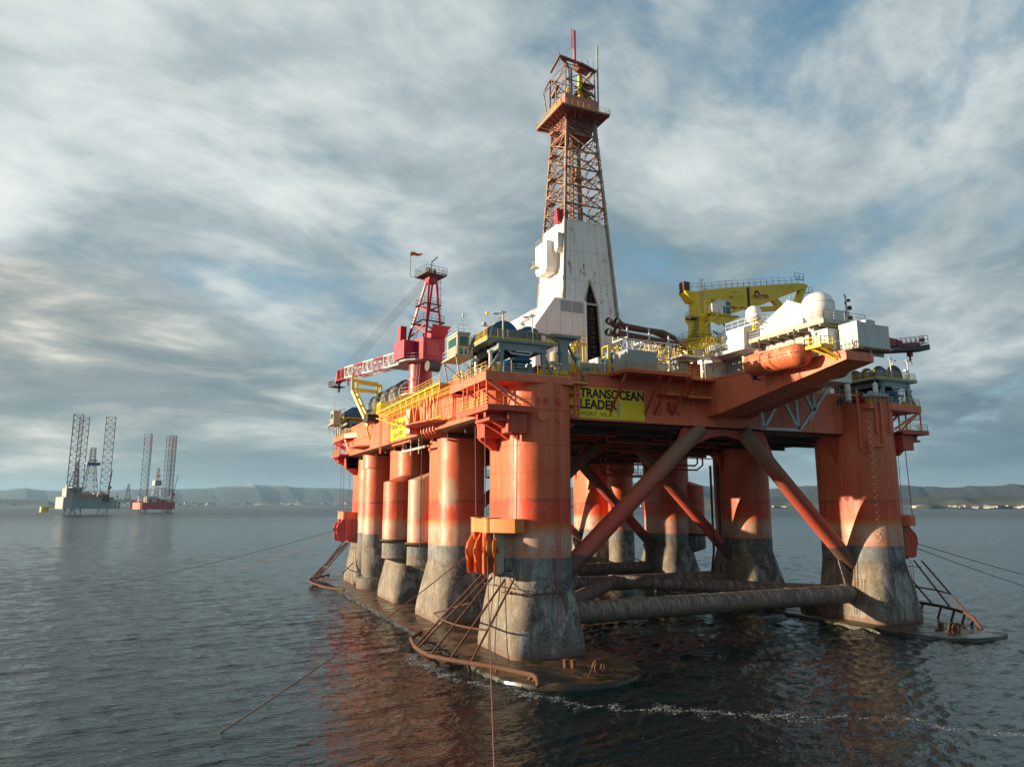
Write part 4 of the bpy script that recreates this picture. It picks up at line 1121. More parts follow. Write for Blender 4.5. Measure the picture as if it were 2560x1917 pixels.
# --- anchor line fairleads: two swinging sheaves under a yellow-orange cap
def fairlead(mx, my, heads, m, mcap, frame_m=None):
    frame_m = frame_m or m
    def mb(): return MB(mx=mx, my=my)
    g = mb()
    for y in (-3.9, -.3):
        g.lathe(-5.9, y, [(.95, 13.75), (.95, 15.25), (1.02, 15.3), (1.02, 15.4)], 24)
    g.prism([(-6.7, -3.9), (-6.3, -4.9), (-4.4, -7.1), (-3.3, -7.2), (-2.9, -6.2), (-3.4, .9), (-5.9, .65), (-6.7, -.3)], 13.78, 15.28)
    root = g.build('fairlead', mcap, rig, smooth=True, ang=30)
    g = mb()
    g.box((-4.6, -4.6, 9.6), (-3.6, 1.0, 13.9)); g.prism([(-5.2, -4.6), (-4.0, -5.8), (-3.4, 1.2), (-5.2, 1.0)], 9.0, 9.5)
    g.build('fairlead_frame', frame_m, root)
    g = mb()
    for y in (-4.75, -3.05, -1.1, .9): g.box((-5.9, y - .07, 9.3), (-4.7, y + .07, 13.8))
    g.build('frame_flange', beige if not (mx or my) else m, root)
    for (y, ang) in heads:
        d = Vector((math.cos(R(ang)), math.sin(R(ang)), 0)); n_ = Vector((-d.y, d.x, 0)); c = Vector((-5.9, y, 0))
        prof = [(-.5, 13.8), (.35, 13.8), (.75, 13.2), (1.35, 12.6), (1.65, 11.9), (1.62, 11.2), (1.35, 10.4), (1.15, 9.2), (.35, 9.05), (-.5, 9.4)]
        g = mb()
        for off in (-.62, .50):
            g.loft([[tuple(c + d * a + n_ * (off + w_) + Vector((0, 0, z))) for a, z in prof] for w_ in (0, .12)])
            rim = prof[1:9]
            for a, b_ in zip(rim[:-1], rim[1:]):
                g.beam(c + d * a[0] + n_ * (off + .06) + Vector((0, 0, a[1])), c + d * b_[0] + n_ * (off + .06) + Vector((0, 0, b_[1])), .26, .10)
        g.box(tuple(c + Vector((-.8, -.5, 9.3))), tuple(c + Vector((-.2, .5, 13.8))))
        for off in (-.9, .62):
            g.tube(c + d * .55 + n_ * off + Vector((0, 0, 11.9)), c + d * .55 + n_ * (off + .3) + Vector((0, 0, 11.9)), .38, 14)
        o = g.build('fairlead_cheeks', m, root)
        g = mb()
        cc_ = c + d * .55 + Vector((0, 0, 11.9)); rings = []
        for w_, rr in ((-.38, 1.15), (-.34, 1.2), (-.08, .85), (.08, .85), (.34, 1.2), (.38, 1.15)):
            rings.append([tuple(cc_ + n_ * w_ + (d * math.cos(t) + Vector((0, 0, 1)) * math.sin(t)) * rr) for t in np.linspace(0, 2 * math.pi, 32, endpoint=False)])
        g.loft(rings); g.build('sheave', fair_cap if m is not crane_r2 else m, root, smooth=True, ang=30)
    return root
fair_or = paint('orange_fairlead_paint', (0.60, 0.10, 0.022), 0.45, 0.25, 0.3)
fair_cap = paint('amber_fairlead_cap_paint', (0.54, 0.18, 0.025), 0.5, 0.3, 0.4)
fairlead(False, False, ((-.3, 212), (-3.9, 244)), fair_or, fair_cap, col_mat)
fairlead(False, True, ((-.3, 190), (-3.9, 160)), crane_r2, orange)
fairlead(True, False, ((-.3, 180), (-3.9, 195)), orange_dk, orange)
fairlead(True, True, ((-.3, 180), (-3.9, 200)), orange_dk, orange)

# --- anchor guards: rusty pipe baskets at the pontoon corners
def guard(mx, my):
    def mb(): return MB(mx=mx, my=my)
    rim = [(-8.4, 13.5, .55), (-9.4, 8.6, 1.2), (-9.7, 2.6, 1.9), (-9.7, -.6, 2.1), (-9.6, -3.2, 2.2), (-8.9, -6.6, 2.2), (-8.0, -9.2, 2.1), (-7.0, -11.4, 2.0), (-6.0, -13.2, 1.6), (-5.2, -14.4, .8), (-5.0, -14.8, .4)] if mx else [(-8.4, 13.5, .55), (-11.2, 8.6, .75), (-12.5, 2.6, .95), (-12.7, -.6, 1.0), (-12.55, -3.2, 1.0), (-11.5, -5.6, 1.0), (-10.1, -8.0, 1.0), (-8.15, -11.2, 1.0), (-6.3, -15.3, .95), (-6.15, -15.9, .8), (-6.5, -17.0, .3)]
    g = mb(); g.path(rim, .23, 10)
    root = g.build('anchor_guard', rust, rig, smooth=True)
    tops = [(-5.1, .6, 8.75), (-5.1, -1.2, 8.75), (-5.1, -2.4, 8.75), (-5.0, -5.8, 8.8), (-4.6, -7.3, 8.9)]
    feet = [(-12.5, 2.6, .95), (-12.75, .9, 1.0), (-12.55, -3.2, 1.0), (-11.3, -5.9, 1.0), (-9.9, -8.3, 1.0)]
    if mx: feet = [(-9.7, 2.6, 1.9), (-9.7, -1.0, 2.1), (-9.3, -5.0, 2.2), (-8.2, -8.6, 2.1), (-6.6, -12.2, 1.8)]
    mids = []
    for a, b_ in zip(tops, feet):
        g = mb(); g.tube(a, b_, .125, 8); g.build('guard_bar', rust, root)
        mids.append(Vector(a).lerp(Vector(b_), .62))
    g = mb(); g.path([m_ for m_ in mids], .11, 7)
    g.tube(mids[0], (-8.0, 9.5, 3.4), .11, 7); g.tube((-8.0, 9.5, 3.4), (-5.0, 5.0, 5.0), .11, 7)
    for a, b_ in zip(tops[:-1], tops[1:]): g.tube(Vector(a) + Vector((.1, 0, -.9)), Vector(b_) + Vector((.1, 0, -.9)), .05, 5)
    for k in range(2, 10):
        x, y, z = rim[k]; g.tube((x, y, z), (x * .55 - 3.6, y * .9 + .3, -.9), .16, 6)
    for (x, y) in ((-12.5, .6), (-12.3, -3), (-11.0, 5)):
        g.tube((x * (.8 if mx else 1), y, .9), (-8.4, y + 1.2, .4), .1, 6)
    g.build('guard_strut', rust, root)
guard(False, False); guard(False, True); guard(True, False); guard(True, True)
# bollards, chain lug and cleat on the pontoon tips
for mx in (False, True):
    def mb(): return MB(mx=mx)
    g = mb()
    for x, y in ((-.9, -11.9), (-.35, -12.5)):
        g.lathe(x, y, [(.24, .3), (.24, 1.15), (.30, 1.18), (.30, 1.3)], 12)
    g.box((-1.4, -12.9, .3), (.2, -11.5, .42)); g.build('bollard', rust, rig)
    g = mb(); n_ = 18
    outer = [(1.15 * math.cos(2 * math.pi * k / n_) * (1.0 if math.sin(2 * math.pi * k / n_) > -.6 else .95), 1.0 + 0.72 * math.sin(2 * math.pi * k / n_)) for k in range(n_)]
    inner = [(.42 * math.cos(2 * math.pi * k / n_) - .1, 1.08 + .36 * math.sin(2 * math.pi * k / n_)) for k in range(n_)]
    for yy in (-15.6, -15.1):
        vs = [(1.2 + a * .75, yy + s_, z) for s_ in (0, .14) for a, z in outer + inner]
        fs = []
        for s_ in (0, 1):
            o_ = s_ * 2 * n_
            for k in range(n_): fs.append((o_ + k, o_ + (k + 1) % n_, o_ + n_ + (k + 1) % n_, o_ + n_ + k))
        for k in range(n_):
            fs.append((k, (k + 1) % n_, 2 * n_ + (k + 1) % n_, 2 * n_ + k)); fs.append((n_ + k, n_ + (k + 1) % n_, 3 * n_ + (k + 1) % n_, 3 * n_ + k))
        g.add(vs, fs)
    g.path([(-.9, -16.4, .4), (.6, -15.4, 1.7), (1.9, -15.2, 1.7), (3.0, -15.6, .4)], .08, 6)
    g.build('chain_lug', rust, rig)
    g = mb()
    for x in (1.2, 1.75): g.lathe(x, -13.2, [(.14, .3), (.14, .6), (.22, .62), (.22, .72)], 10)
    g.tube((1.1, -13.2, .5), (1.9, -13.2, .5), .08, 6); g.build('cleat', rust, rig)
    g = mb()
    for x in (6.2, 5.7): g.lathe(x, 9.5, [(.26, .3), (.26, 1.1), (.32, 1.2)], 10)
    g.build('bollard', dark, rig)

# --- forward cantilever that carries the lifeboats
g = MB()
g.prism([(-2.9, 33.5), (-2.9, 28.5), (-6, 28.75), (-26.0, 32.2), (-26.0, 33.15), (-12, 33.5)], 26.0, 30.2, 'X')
cant = g.build('cantilever', orange, rig)
g = MB(); g.box((25.93, -26.05, 33.0), (30.27, -3, 33.2)) if False else None
g.beam((25.95, -26, 33.1), (25.95, -3, 33.52), .12, .2)
for k in range(9): g.beam((25.98, -4.5 - k * 2.5, 28.95 + k * .43), (25.98, -4.5 - k * 2.5, 33.4), .05, .04)
g.build('edge_trim', orange, cant)
g = MB(); g.prism([(-2.9, 31.0), (-2.9, 28.6), (-16.0, 31.0)], 30.2, 33.6, 'X'); g.build('boat_sponson', orange_dk, cant)
# grey truss under the helideck side
g = MB()
T = [((32.9, 26.95), (39.6, 27.05)), ((39.6, 27.05), (46.3, 34.0)), ((33.0, 26.95), (36.6, 31.6)), ((36.9, 31.0), (39.4, 27.1)), ((33.0, 27.0), (32.6, 31.0)), ((39.3, 27.2), (39.1, 32.4)), ((42.4, 29.8), (40.0, 33.4)), ((42.6, 30.0), (42.3, 34.0))]
for a, b_ in T: g.beam((a[0], -6.0, a[1]), (b_[0], -6.0, b_[1]), .38, .38)
for a, b_ in (((33.2, 27.6), (35.2, 31.6)), ((42.6, 28.4), (46.9, 34.2))): g.beam((a[0], -5.0, a[1]), (b_[0], -5.0, b_[1]), .26, .26)
for x in (33.0, 39.5): g.beam((x, -6, 27.0), (x, -3, 27.6), .3, .3)
g.build('support_truss', grey_lt, rig)
# --- front overhang platform with struts
g = MB()
g.prism([(10.7, -3.0), (10.7, -6.95), (20.8, -6.95), (20.8, -5.2), (26.0, -5.2), (26.0, -3.0)], 33.0, 33.28)
g.box((10.62, -7.03, 32.9), (20.86, -6.95, 33.36)); g.box((10.62, -6.95, 32.9), (10.7, -3, 33.36))
fp = g.build('front_platform', orange_dk, rig)
g = MB()
for x, x2 in ((11.0, 10.75), (16.0, 15.95), (17.7, 17.44), (20.6, 20.2)):
    g = MB(); g.beam((x, -6.7, 33.0), (x2, -3.05, 28.4), .22, .30); g.build('strut', orange_dk, fp)
for x in (21.5, 22.6, 23.7, 24.6):
    g = MB(); g.beam((x, -5.0, 33.0), (x - .4, -3.05, 29.8), .08, .1); g.build('strut', orange_dk, fp)
g = MB(); g.rail([(10.7, -3.2, 33.3), (10.7, -6.9, 33.3), (20.8, -6.9, 33.3), (20.8, -5.2, 33.3), (25.6, -5.2, 33.3)], r=.035, rails=(1, .66, .33)); g.build('railing', yellow, fp)
g = MB(); g.box((18.0, -3.9, 30.9), (22.0, -3.0, 31.1)); g.box((22.0, -4.3, 30.7), (26, -3.0, 30.9)); ww = g.build('wall_walkway', orange_dk, rig)
g = MB(); g.rail([(18.0, -3.1, 31.1), (18.0, -3.85, 31.1), (21.9, -3.85, 31.1), (22.0, -4.2, 30.9), (26, -4.2, 30.9)], r=.03); g.build('railing', yellow, ww)
g = MB(); g.box((19.6, -3.5, 29.0), (20.5, -3, 30.1)); 
for x, z in ((18.4, 28.9), (18.2, 28.4), (20.9, 28.9), (21.2, 28.6), (19.7, 28.6)): g.box((x, -3.2, z), (x + .2, -3, z + .2))
g.build('wall_box', orange_dk, rig)
# --- deck edge railing and main deck things of the rig itself
g = MB(); g.rail([(4.0, -2.9, HT), (10.5, -2.9, HT)], r=.035, rails=(1, .66, .33)); g.rail([(2 * MX - 18, -2.9, HT), (2 * MX - 4, -2.9, HT)], r=.035)
g.build('railing', yellow, rig)
# --- left side walkway truss, ladders and pipes on the port wall
g = MB()
ya, yb = 9.0, 44.0
for x in (-6.5, -7.9):
    g.tube((x, ya, 32.6), (x, yb, 32.6), .09, 6); 
    for dz in (32.2, 31.9, 31.6): g.tube((x, ya, dz), (x, yb - 2, dz), .07, 5)
g.tube((-7.9, ya - 2, 28.3), (-7.9, 40.5, 31.9), .1, 6) if False else None
g.path([(-7.9, 8.0, 28.2), (-7.9, 24, 28.25), (-7.9, 31.0, 29.4), (-7.9, 44, 31.8)], .1, 6)
g.path([(-6.5, 8.0, 28.2), (-6.5, 24, 28.25), (-6.5, 31.0, 29.4), (-6.5, 44, 31.8)], .08, 6)
n = 9
for k in range(n):
    y0 = ya + (38 - ya) * k / n; y1 = ya + (38 - ya) * (k + 1) / n; ym = (y0 + y1) / 2
    zb = lambda y: 28.25 if y < 24 else 28.25 + (y - 24) * .18
    g.tube((-7.9, y0, 32.5), (-7.9, ym, zb(ym)), .07, 5); g.tube((-7.9, y1, 32.5), (-7.9, ym, zb(ym)), .07, 5)
    g.tube((-7.9, y0, 32.6), (-6.5, y0, 32.6), .05, 4); g.tube((-7.9, ym, zb(ym)), (-6.5, ym, zb(ym)), .05, 4)
wk = g.build('side_walkway', yellow, rig)
g = MB(); g.box((-7.85, ya, 32.66), (-6.55, yb, 32.74)); g.build('walkway_grating', grey, wk)
g = MB(); g.rail([(-7.9, ya, 32.7), (-7.9, yb, 32.7)], r=.035, rails=(1, .66, .33)); g.build('railing', yellow, wk)
g = MB(); g.ladder((-7.6, 41.6, 32), (-7.6, 41.6, 25.4), (-1, 0, 0), 1.0, .09, .42); g.ladder((-6.8, 38.8, 32), (-6.8, 38.8, 27), (-1, 0, 0), .8, .07, .42)
g.build('escape_ladder', orange, rig)
g = MB()
g.lathe(-6.9, 24.4, [(1.1, 27.3), (1.1, 31)], 8); 
for k in range(5): g.path([(-6.6, 15.5 + k * 1.4, 32), (-6.6, 15.5 + k * 1.4, 27.2), (-6.3, 15.5 + k * 1.4, 26.7), (-4.6, 15.5 + k * 1.4, 26.6)], .15, 7)
g.tube((-6.4, 27, 26.6), (-6.4, 38, 26.6), .16, 8)
g.build('side_pipe', orange, rig, smooth=True, ang=30)
g = MB(); g.prism([(-8.4, 13), (-9.2, 17), (-9.2, 21), (-6, 27), (-6, 11)], 28.0, 28.2); g.build('side_shelf', orange_dk, rig); g = MB(); g.prism([(-8.2, 58), (-8.9, 62), (-6, 66), (-6, 56)], 27.9, 28.1); g.build('side_shelf', orange_dk, rig)
g = MB()
for k in range(3):
    y = 27.5 + k * 4.5; g.tube((-5, y, 27.0), (-5, y, 24.6), .07, 5)
g.tube((-5, 24, 25.5), (-5, 38, 25.5), .2, 8); g.build('hanging_rod', grey_lt, rig)
for x, y in ((-6.5, 21.0), (-5.0, 31.4)): 
    g = MB(); g.tube((x, y, 28), (x, y, 9.8), .07, 6); g.build('hanging_pipe', rust, rig)

# --- small fittings scattered along the deck edges
rs = random.Random(77)
def fitting(x, y, z):
    k = rs.choice(('vent', 'valve_box', 'floodlight', 'pipe_run', 'drum'))
    g = MB(); m = rs.choice((grey_lt, white_cont, yellow, grey, beige, dark, crane_y, cyan))
    if k == 'vent': h = rs.uniform(.6, 1.5); g.lathe(x, y, [(.12, z), (.12, z + h), (.26, z + h + .05), (.26, z + h + .25), (.08, z + h + .35)], 10)
    elif k == 'valve_box': a, b_, h = rs.uniform(.25, .6), rs.uniform(.2, .4), rs.uniform(.5, 1.3); g.box((x - a, y - b_, z), (x + a, y + b_, z + h)); g.box((x - a - .04, y - b_ - .04, z + h), (x + a + .04, y + b_ + .04, z + h + .06)); g.box((x - a * .6, y - b_ - .03, z + h * .3), (x + a * .6, y - b_, z + h * .8))
    elif k == 'floodlight': h = rs.uniform(1.6, 3.0); g.tube((x, y, z), (x, y, z + h), .05, 6); g.beam((x - .3, y, z + h), (x + .3, y, z + h), .25, .2); g.tube((x, y, z), (x, y, z + .2), .15, 8)
    elif k == 'pipe_run':
        L = rs.uniform(1.0, 3.0); h = rs.uniform(.4, 1.2); g.path([(x, y, z), (x, y, z + h), (x + .2, y, z + h + .15), (x + L - .2, y, z + h + .15), (x + L, y, z + h), (x + L, y, z)], rs.uniform(.06, .14), 7)
    else: r = rs.uniform(.25, .4); g.tube((x - .45, y, z + r + .1), (x + .45, y, z + r + .1), r, 12); g.box((x - .3, y - r, z), (x + .3, y + r, z + .15))
    g.build(k, m, rig, smooth=k in ('vent', 'drum', 'pipe_run'), ang=30)
for _ in range(34): fitting(rs.uniform(3.8, 24), rs.uniform(-2.6, 2.5), HT)
for _ in range(26): fitting(rs.uniform(-5.6, -1.5), rs.uniform(6, 44), HT)
for _ in range(18): fitting(rs.uniform(-7.4, 2.6), rs.uniform(-6.9, 1.5), DECK)
for _ in range(12): fitting(rs.uniform(52.4, 62.6), rs.uniform(-6.9, 0), DECK)
for _ in range(10): fitting(rs.uniform(36, 50), rs.uniform(-2.6, -2.3), HT)
for _ in range(10): fitting(rs.uniform(-7.4, -1), rs.uniform(72, 83), DECK)
# ============================================================ ON THE DECK
def winch_platform(mx, my, label, detail=True, yelcab=False, drum=None):
    def mb(): return MB(mx=mx, my=my)
    def W_(x, y): return ((2 * MX - x) if mx else x, (2 * MY - y) if my else y)
    bx, by = W_(-3.3, -3)
    t_ = thing('anchor_winch_platform', label, 'winch platform', (bx, by, DECK), 'anchor winch platforms on the corner columns')
    g = mb(); g.box((-7.7, -7.0, 35.25), (1.1, 2.6, 35.45)); g.box((-7.75, -7.05, 35.12), (1.15, -6.95, 35.6)); g.box((-7.75, -6.9, 35.12), (-7.65, 2.6, 35.6))
    g.build('upper_deck', yellow if yelcab else grey_gn, t_)
    g = mb()
    g.box((-7.78, -7.075, 35.42), (1.17, -7.05, 35.62)); g.box((-7.78, -7.05, 35.42), (-7.755, 2.6, 35.62))
    g.rail([(-7.6, 2.5, 35.45), (-7.65, -6.9, 35.45), (1.05, -6.9, 35.45), (1.05, 2.5, 35.45)], r=.035, rails=(1, .78, .55, .33), step=1.3)
    g.build('railing', yellow, t_)
    g = mb()
    for y in (-6.6, 1.6):
        g.box((-6.3, y - .25, 34.3), (-.2, y + .25, 35.1)); g.box((-6.4, y - .32, 34.22), (-.1, y + .32, 34.3))
        for x, dx in ((-5.8, -1.7), (-.6, 1.5)):
            g.beam((x, y, 34.3), (x + dx * .12, y, DECK), .42, .42); g.beam((x, y, 34.3), (x + dx, y, DECK), .3, .3)
    for x in (-5.9, -.6): g.box((x - .2, -6.4, 34.35), (x + .2, 1.4, 35.0))
    for x in (-5.9, -.6):
        for d in (-.7, .7):
            g.bar((x + .1, -6.85, 34.6), (x + d, -7.0, 35.2), .09)
        g.bar((x + .1, -6.85, 34.6), (x + .1, -7.0, 35.2), .09)
    g.build('support_frame', grey_gn, t_)
    for cx, cz, r in ((-4.95, 36.2, 1.78), (-1.75, 36.05, 1.58)):
        g = mb()
        prof = []
        for y in (-5.4, -3.3, -1.2, .8):
            prof += [(.75, y - .1), (r, y - .1), (r, y + .1), (.75, y + .1)]
        g.lathe(cx, cz, prof, 40, 'Y')
        o = g.build('winch_drum', drum or blue, t_, smooth=True, ang=30)
        g = mb()
        for k in range(10):
            y0 = -5.1 + k * .17; g.lathe(cx, cz, [(1.02, y0), (1.10, y0 + .08), (1.02, y0 + .16)], 28, 'Y')
        g.build('rope', wire, o, smooth=True)
    g = mb(); g.prism([(-6.1, 35.5), (-5.9, 36.6), (-4.4, 37.25), (-3.4, 36.9), (-3.2, 37.1), (-2.9, 36.9), (-1.6, 37.2), (-.4, 36.6), (-.3, 35.5)], -5.9, -5.65, 'Y')
    g.box((-3.8, -5.6, 35.5), (-2.9, .6, 36.8)); g.build('winch_casing', blue, t_)
    # cab
    g = mb(); g.box((-9.6, -2.3, 34.0), (-8.1, 1.3, 36.7)); g.box((-9.7, -2.4, 36.7), (-8.0, 1.4, 36.8)); g.box((-10.1, -3.0, 33.82), (-7.8, 1.8, 33.95))
    for x, y in ((-9.9, -2.8), (-9.9, 1.6), (-8.1, -2.8), (-8.1, 1.6)): g.bar((x, y, 33.8), (x * .75 - 2, y, DECK), .14)
    g.bar((-10, -2.9, 33.8), (-7.6, -2.9, 32.0), .1); g.bar((-10, 1.6, 33.8), (-7.6, 1.6, 32.0), .1)
    cb = g.build('winch_cab', beige, t_)
    g = mb(); g.box((-9.3, -2.33, 35.3), (-8.3, -2.3, 36.4)); g.box((-9.63, -1.9, 35.3), (-9.6, .9, 36.4)); g.box((-9.3, -2.33, 34.3), (-8.5, -2.3, 34.9)); g.build('window', glass, cb)
    g = mb(); g.rail([(-8, -2.95, 33.95), (-10.0, -2.95, 33.95), (-10.0, 1.7, 33.95)], r=.03, step=.9); g.rail([(-8, -2.4, 36.8), (-9.6, -2.4, 36.8), (-9.6, 1.3, 36.8), (-8, 1.3, 36.8)], r=.025, h=1.0)
    g.tube((-8.9, -2.3, 36.8), (-8.9, -2.3, 39.0), .04, 5); g.lathe(-8.9, -2.3, [(.1, 38.8), (.13, 39), (.1, 39.25)], 8); g.tube((-8.3, -1, 36.8), (-8.3, -1, 38.2), .03, 5)
    g.build('cab_railing', grey_lt, cb)
    # machinery below
    rs = random.Random(int(bx * 7 + by))
    g = mb(); g.box((-5.1, -5.6, DECK), (-1.2, -.6, 32.5)); g.prism([(-4.6, 33.5), (-3.1, 33.95), (-1.6, 33.5), (-1.6, 33.3), (-4.6, 33.3)], -5.9, -4.2, 'Y')
    for x in (-4.9, -4.1, -2.6, -1.7): g.lathe(x, -5.4, [(.32, DECK), (.32, 33.0), (.2, 33.2)], 12)
    g.tube((-3.2, -5.9, 32.7), (-3.2, -5.3, 32.7), .42, 16); g.build('hydraulic_unit', cyan, t_, smooth=True, ang=30)
    g = mb(); g.box((-.6, -5.2, DECK), (1.6, -3.6, 33.1)); g.build('red_locker', crane_r, t_)
    g = mb()
    for x, s_ in ((-.9, .35), (.6, .3), (1.7, .4), (-6.6, .3)):
        g = mb(); g.tube((x, -6.4, 32.0), (x + .9, -6.4, 32.0), s_, 12); g.box((x, -6.7, DECK), (x + .8, -6.1, 31.8)); g.build('yellow_motor', crane_y, t_)
    g = mb(); g.path([(-5.0, -7.0, 34.05), (-4.8, -7.0, 33.8), (-2.6, -7.0, 33.75), (-2.2, -7.0, 34.0)], .1, 7); g.tube((-4.2, -7.05, 34.1), (-2.1, -7.05, 34.1), .08, 6)
    g.build('white_pipe', white_cont, t_)
    for x, y, h in ((-7.0, -6.2, 2.3), (-6.2, -6.7, .9), (-7.3, -2.5, 2.0), (1.7, -6.2, 1.5)):
        g = mb(); g.lathe(x, y, [(.22, DECK), (.22, DECK + h), (.38, DECK + h + .05), (.38, DECK + h + .3), (.1, DECK + h + .4)], 12); g.build('vent_pipe', white_cont, t_, smooth=True, ang=30)
    for k in range(6):
        g = mb(); g.lathe(-7.4 + .1 * (k % 2), -4.4 + k * 1.5, [(.13, DECK), (.13, DECK + .5 + .3 * (k % 3)), (.2, DECK + .8 + .3 * (k % 3))], 8); g.build('vent_stub', white_cont, t_, smooth=True, ang=30)
    for x in (-5.85, -2.1):
        g = mb(); g.tube((x, -7.1, 35.2), (x, -7.1, 38.5), .09, 8); g.beam((x - 1.2, -7.1, 38.25), (x + .1, -7.1, 38.35), .12, .08); g.beam((x - .35, -7.1, 38.55), (x + .35, -7.1, 38.5), .3, .08); g.beam((x - 1.2, -7.0, 38.2), (x - .6, -7.2, 38.2), .25, .08); g.build('light_mast', grey_lt, t_)
    g = mb(); g.tube((-7.5, -5.5, 35.5), (-7.5, -5.5, 37.2), .05, 6); g.box((-7.7, -5.7, 37.2), (-7.3, -5.3, 37.5)); g.beam((-7.9, -5.5, 37.1), (-6.9, -5.5, 37.1), .08, .08)
    g.build('light_mast', grey_lt, t_)
    g = mb()
    g.box((-6.8, -1, DECK), (-5.2, 2, 33.6)); g.box((-1.2, .6, DECK), (1.6, 2.4, 34.0)); g.build('dark_machinery', dark, t_)
    if detail:
        g = mb()
        g.prism([(2.05, DECK), (2.95, DECK), (3.0, 35.6), (4.0, 36.4), (.9, 36.4), (1.9, 35.6)], -6.3, -5.7, 'Y'); g.prism([(.6, 36.4), (4.3, 36.4), (4.6, 36.75), (.5, 36.75)], -6.8, -5.2, 'Y')
        g.beam((.9, -6, 36.6), (-2.2, -6.0, 36.85), .35, .25); g.beam((3.2, -5.9, 35.7), (7.3, -3.1, 31.7), .26, .3)
        g.build('davit_post', grey_gn, t_)
    return t_
winch_platform(False, False, 'anchor winch platform with blue drums on the nearest corner column')
winch_platform(False, True, 'far anchor winch platform at the left rear corner, partly behind the yellow boom rest', False, True)
winch_platform(True, False, 'anchor winch platform with dark drums on the right-hand corner column', False, False, dark)

# ------------------------------------------------------------ drilling derrick
DX, DY = 27.5, 35.0
t_ = thing('drilling_derrick', 'tall rusty lattice drilling derrick with a white clad lower half', 'derrick', (DX, DY, HT))
def hw(z): return 5.95 - (z - 44) * 0.0636 if z < 92 else 3.0
def sq(z, k=None, e=0.0):
    h = (hw(z) if k is None else k) + e
    return [(DX - h, DY - h, z), (DX + h, DY - h, z), (DX + h, DY + h, z), (DX - h, DY + h, z)]
for (sx, sy) in ((-1, -1), (1, -1), (1, 1), (-1, 1)):
    g = MB()
    g.beam((DX + sx * hw(41), DY + sy * hw(41), 41), (DX + sx * hw(91), DY + sy * hw(91), 91), .42, .42)
    g.build('leg', rust_lat, t_)
g = MB()
zs = [68.8, 72.6, 76.4, 80.2, 84.0, 87.5, 91.0]
for za, zb in zip(zs[:-1], zs[1:]):
    A_, B_ = sq(za), sq(zb)
    for i in range(4):
        j = (i + 1) % 4
        a0, a1, b0, b1 = (Vector(A_[i]), Vector(B_[i]), Vector(A_[j]), Vector(B_[j]))
        m_ = (a0 + b0) / 2
        if i % 2 == 0:
            g.beam(a1, (a0.lerp(b0, .98)), .20, .20); g.beam(a0.lerp(b0, .45), a1.lerp(a0, .5), .13, .13); g.beam(b1, a0.lerp(b0, .52), .15, .15)
            g.beam(a0.lerp(b0, .5), b0.lerp(b1, .5), .12, .12)
        else:
            g.beam(a0, b1, .18, .18); g.beam(b0, a1, .14, .14)
        g.beam(a0, b0, .24, .24); g.beam(a0.lerp(a1, .5), b0.lerp(b1, .5), .1, .1)
        g.beam(m_, Vector((DX, DY, za)), .07, .07)
g.build('bracing', rust_lat, t_)
g = MB()
for (dx, dy, r) in ((-1.1, -1.6, .22), (.2, -1.9, .30), (1.0, -1.2, .20), (-.4, 1.0, .16), (-1.9, -2.2, .12), (1.7, .6, .25), (.7, 1.4, .12)):
    g.tube((DX + dx, DY + dy, 60), (DX + dx * .9, DY + dy * .9, 91 if r != .2 else 78), r, 8)
g.box((DX - .9, DY - 2.6, 78.6), (DX + .9, DY - .8, 79.0)); g.box((DX - .7, DY - 2.4, 79.4), (DX + .4, DY - 1.2, 81.2))
g.build('guide_rail', rust_lat, t_)
# standpipe on the right-hand front leg and ladders on the left
g = MB(); q = [(DX + hw(z) + .32, DY - hw(z) - .25, z) for z in (42, 60, 76, 90)] + [(DX + 4.0, DY - 3.3, 95), (DX + 4.0, DY - 3.3, 107.6)]
g.path(q, .19, 8)
for k in range(22):
    z = 43 + k * 2.2; g.tube((DX + hw(z) + .32, DY - hw(z) - .25, z), (DX + hw(z) + .32, DY - hw(z) - .25, z + .12), .28, 8)
g.build('standpipe', grey, t_)
g = MB()
for z0 in (69.5, 74.5, 79.5, 84.5):
    x = DX - hw(z0) - .5; y = DY + .8
    g.ladder((x, y, z0), (x + .3, y, z0 + 5.2), (-1, 0, 0), .5, .035, .4, True)
    g.box((x - .5, y - .9, z0 + 4.2), (x + .9, y + .9, z0 + 4.3)); g.rail([(x + .7, y - .9, z0 + 4.3), (x - .5, y - .9, z0 + 4.3), (x - .5, y + .9, z0 + 4.3)], r=.03, step=.7)
g.build('caged_ladder', rust_lat, t_)
# cladding with the dark V-door slot in front
g = MB(); zt, zb_ = 69.2, 41.3
def fx(f, z): return DX - hw(z) - .15 + f * 2 * (hw(z) + .15)
yf = lambda z: DY - hw(z) - .15
def fpt(f, z): return (fx(f, z), yf(z), z)
# front face around the slot
sl, sr, ap = .335, .635, 58.6
def slx(z, side):
    if z >= 57.6: return (sl + sr) / 2 + .02
    if z >= 52.8:
        k = (57.6 - z) / 4.8; c_ = (sl + sr) / 2 + .02; return c_ + (side * .13 - .0) * k
    return (sl + sr) / 2 + .02 + side * .13
L = [fpt(0, zb_), fpt(slx(zb_, -1), zb_), fpt(slx(52.8, -1), 52.8), fpt(slx(57.6, -1), 57.6), fpt(slx(57.6, -1), zt), fpt(0, zt)]
Rr = [fpt(1, zb_), fpt(1, zt), fpt(slx(57.6, 1), zt), fpt(slx(57.6, 1), 57.6), fpt(slx(52.8, 1), 52.8), fpt(slx(zb_, 1), zb_)]
g.add(L, [tuple(range(6))]); g.add(Rr, [tuple(range(6))[::-1]])
h0, h1 = hw(zb_) + .15, hw(zt) + .15
g.add([(DX - h0, DY - h0, zb_), (DX - h0, DY + h0, zb_), (DX - h1, DY + h1, zt + .0), (DX - h1, DY - h1, zt)], [(0, 1, 2, 3)])
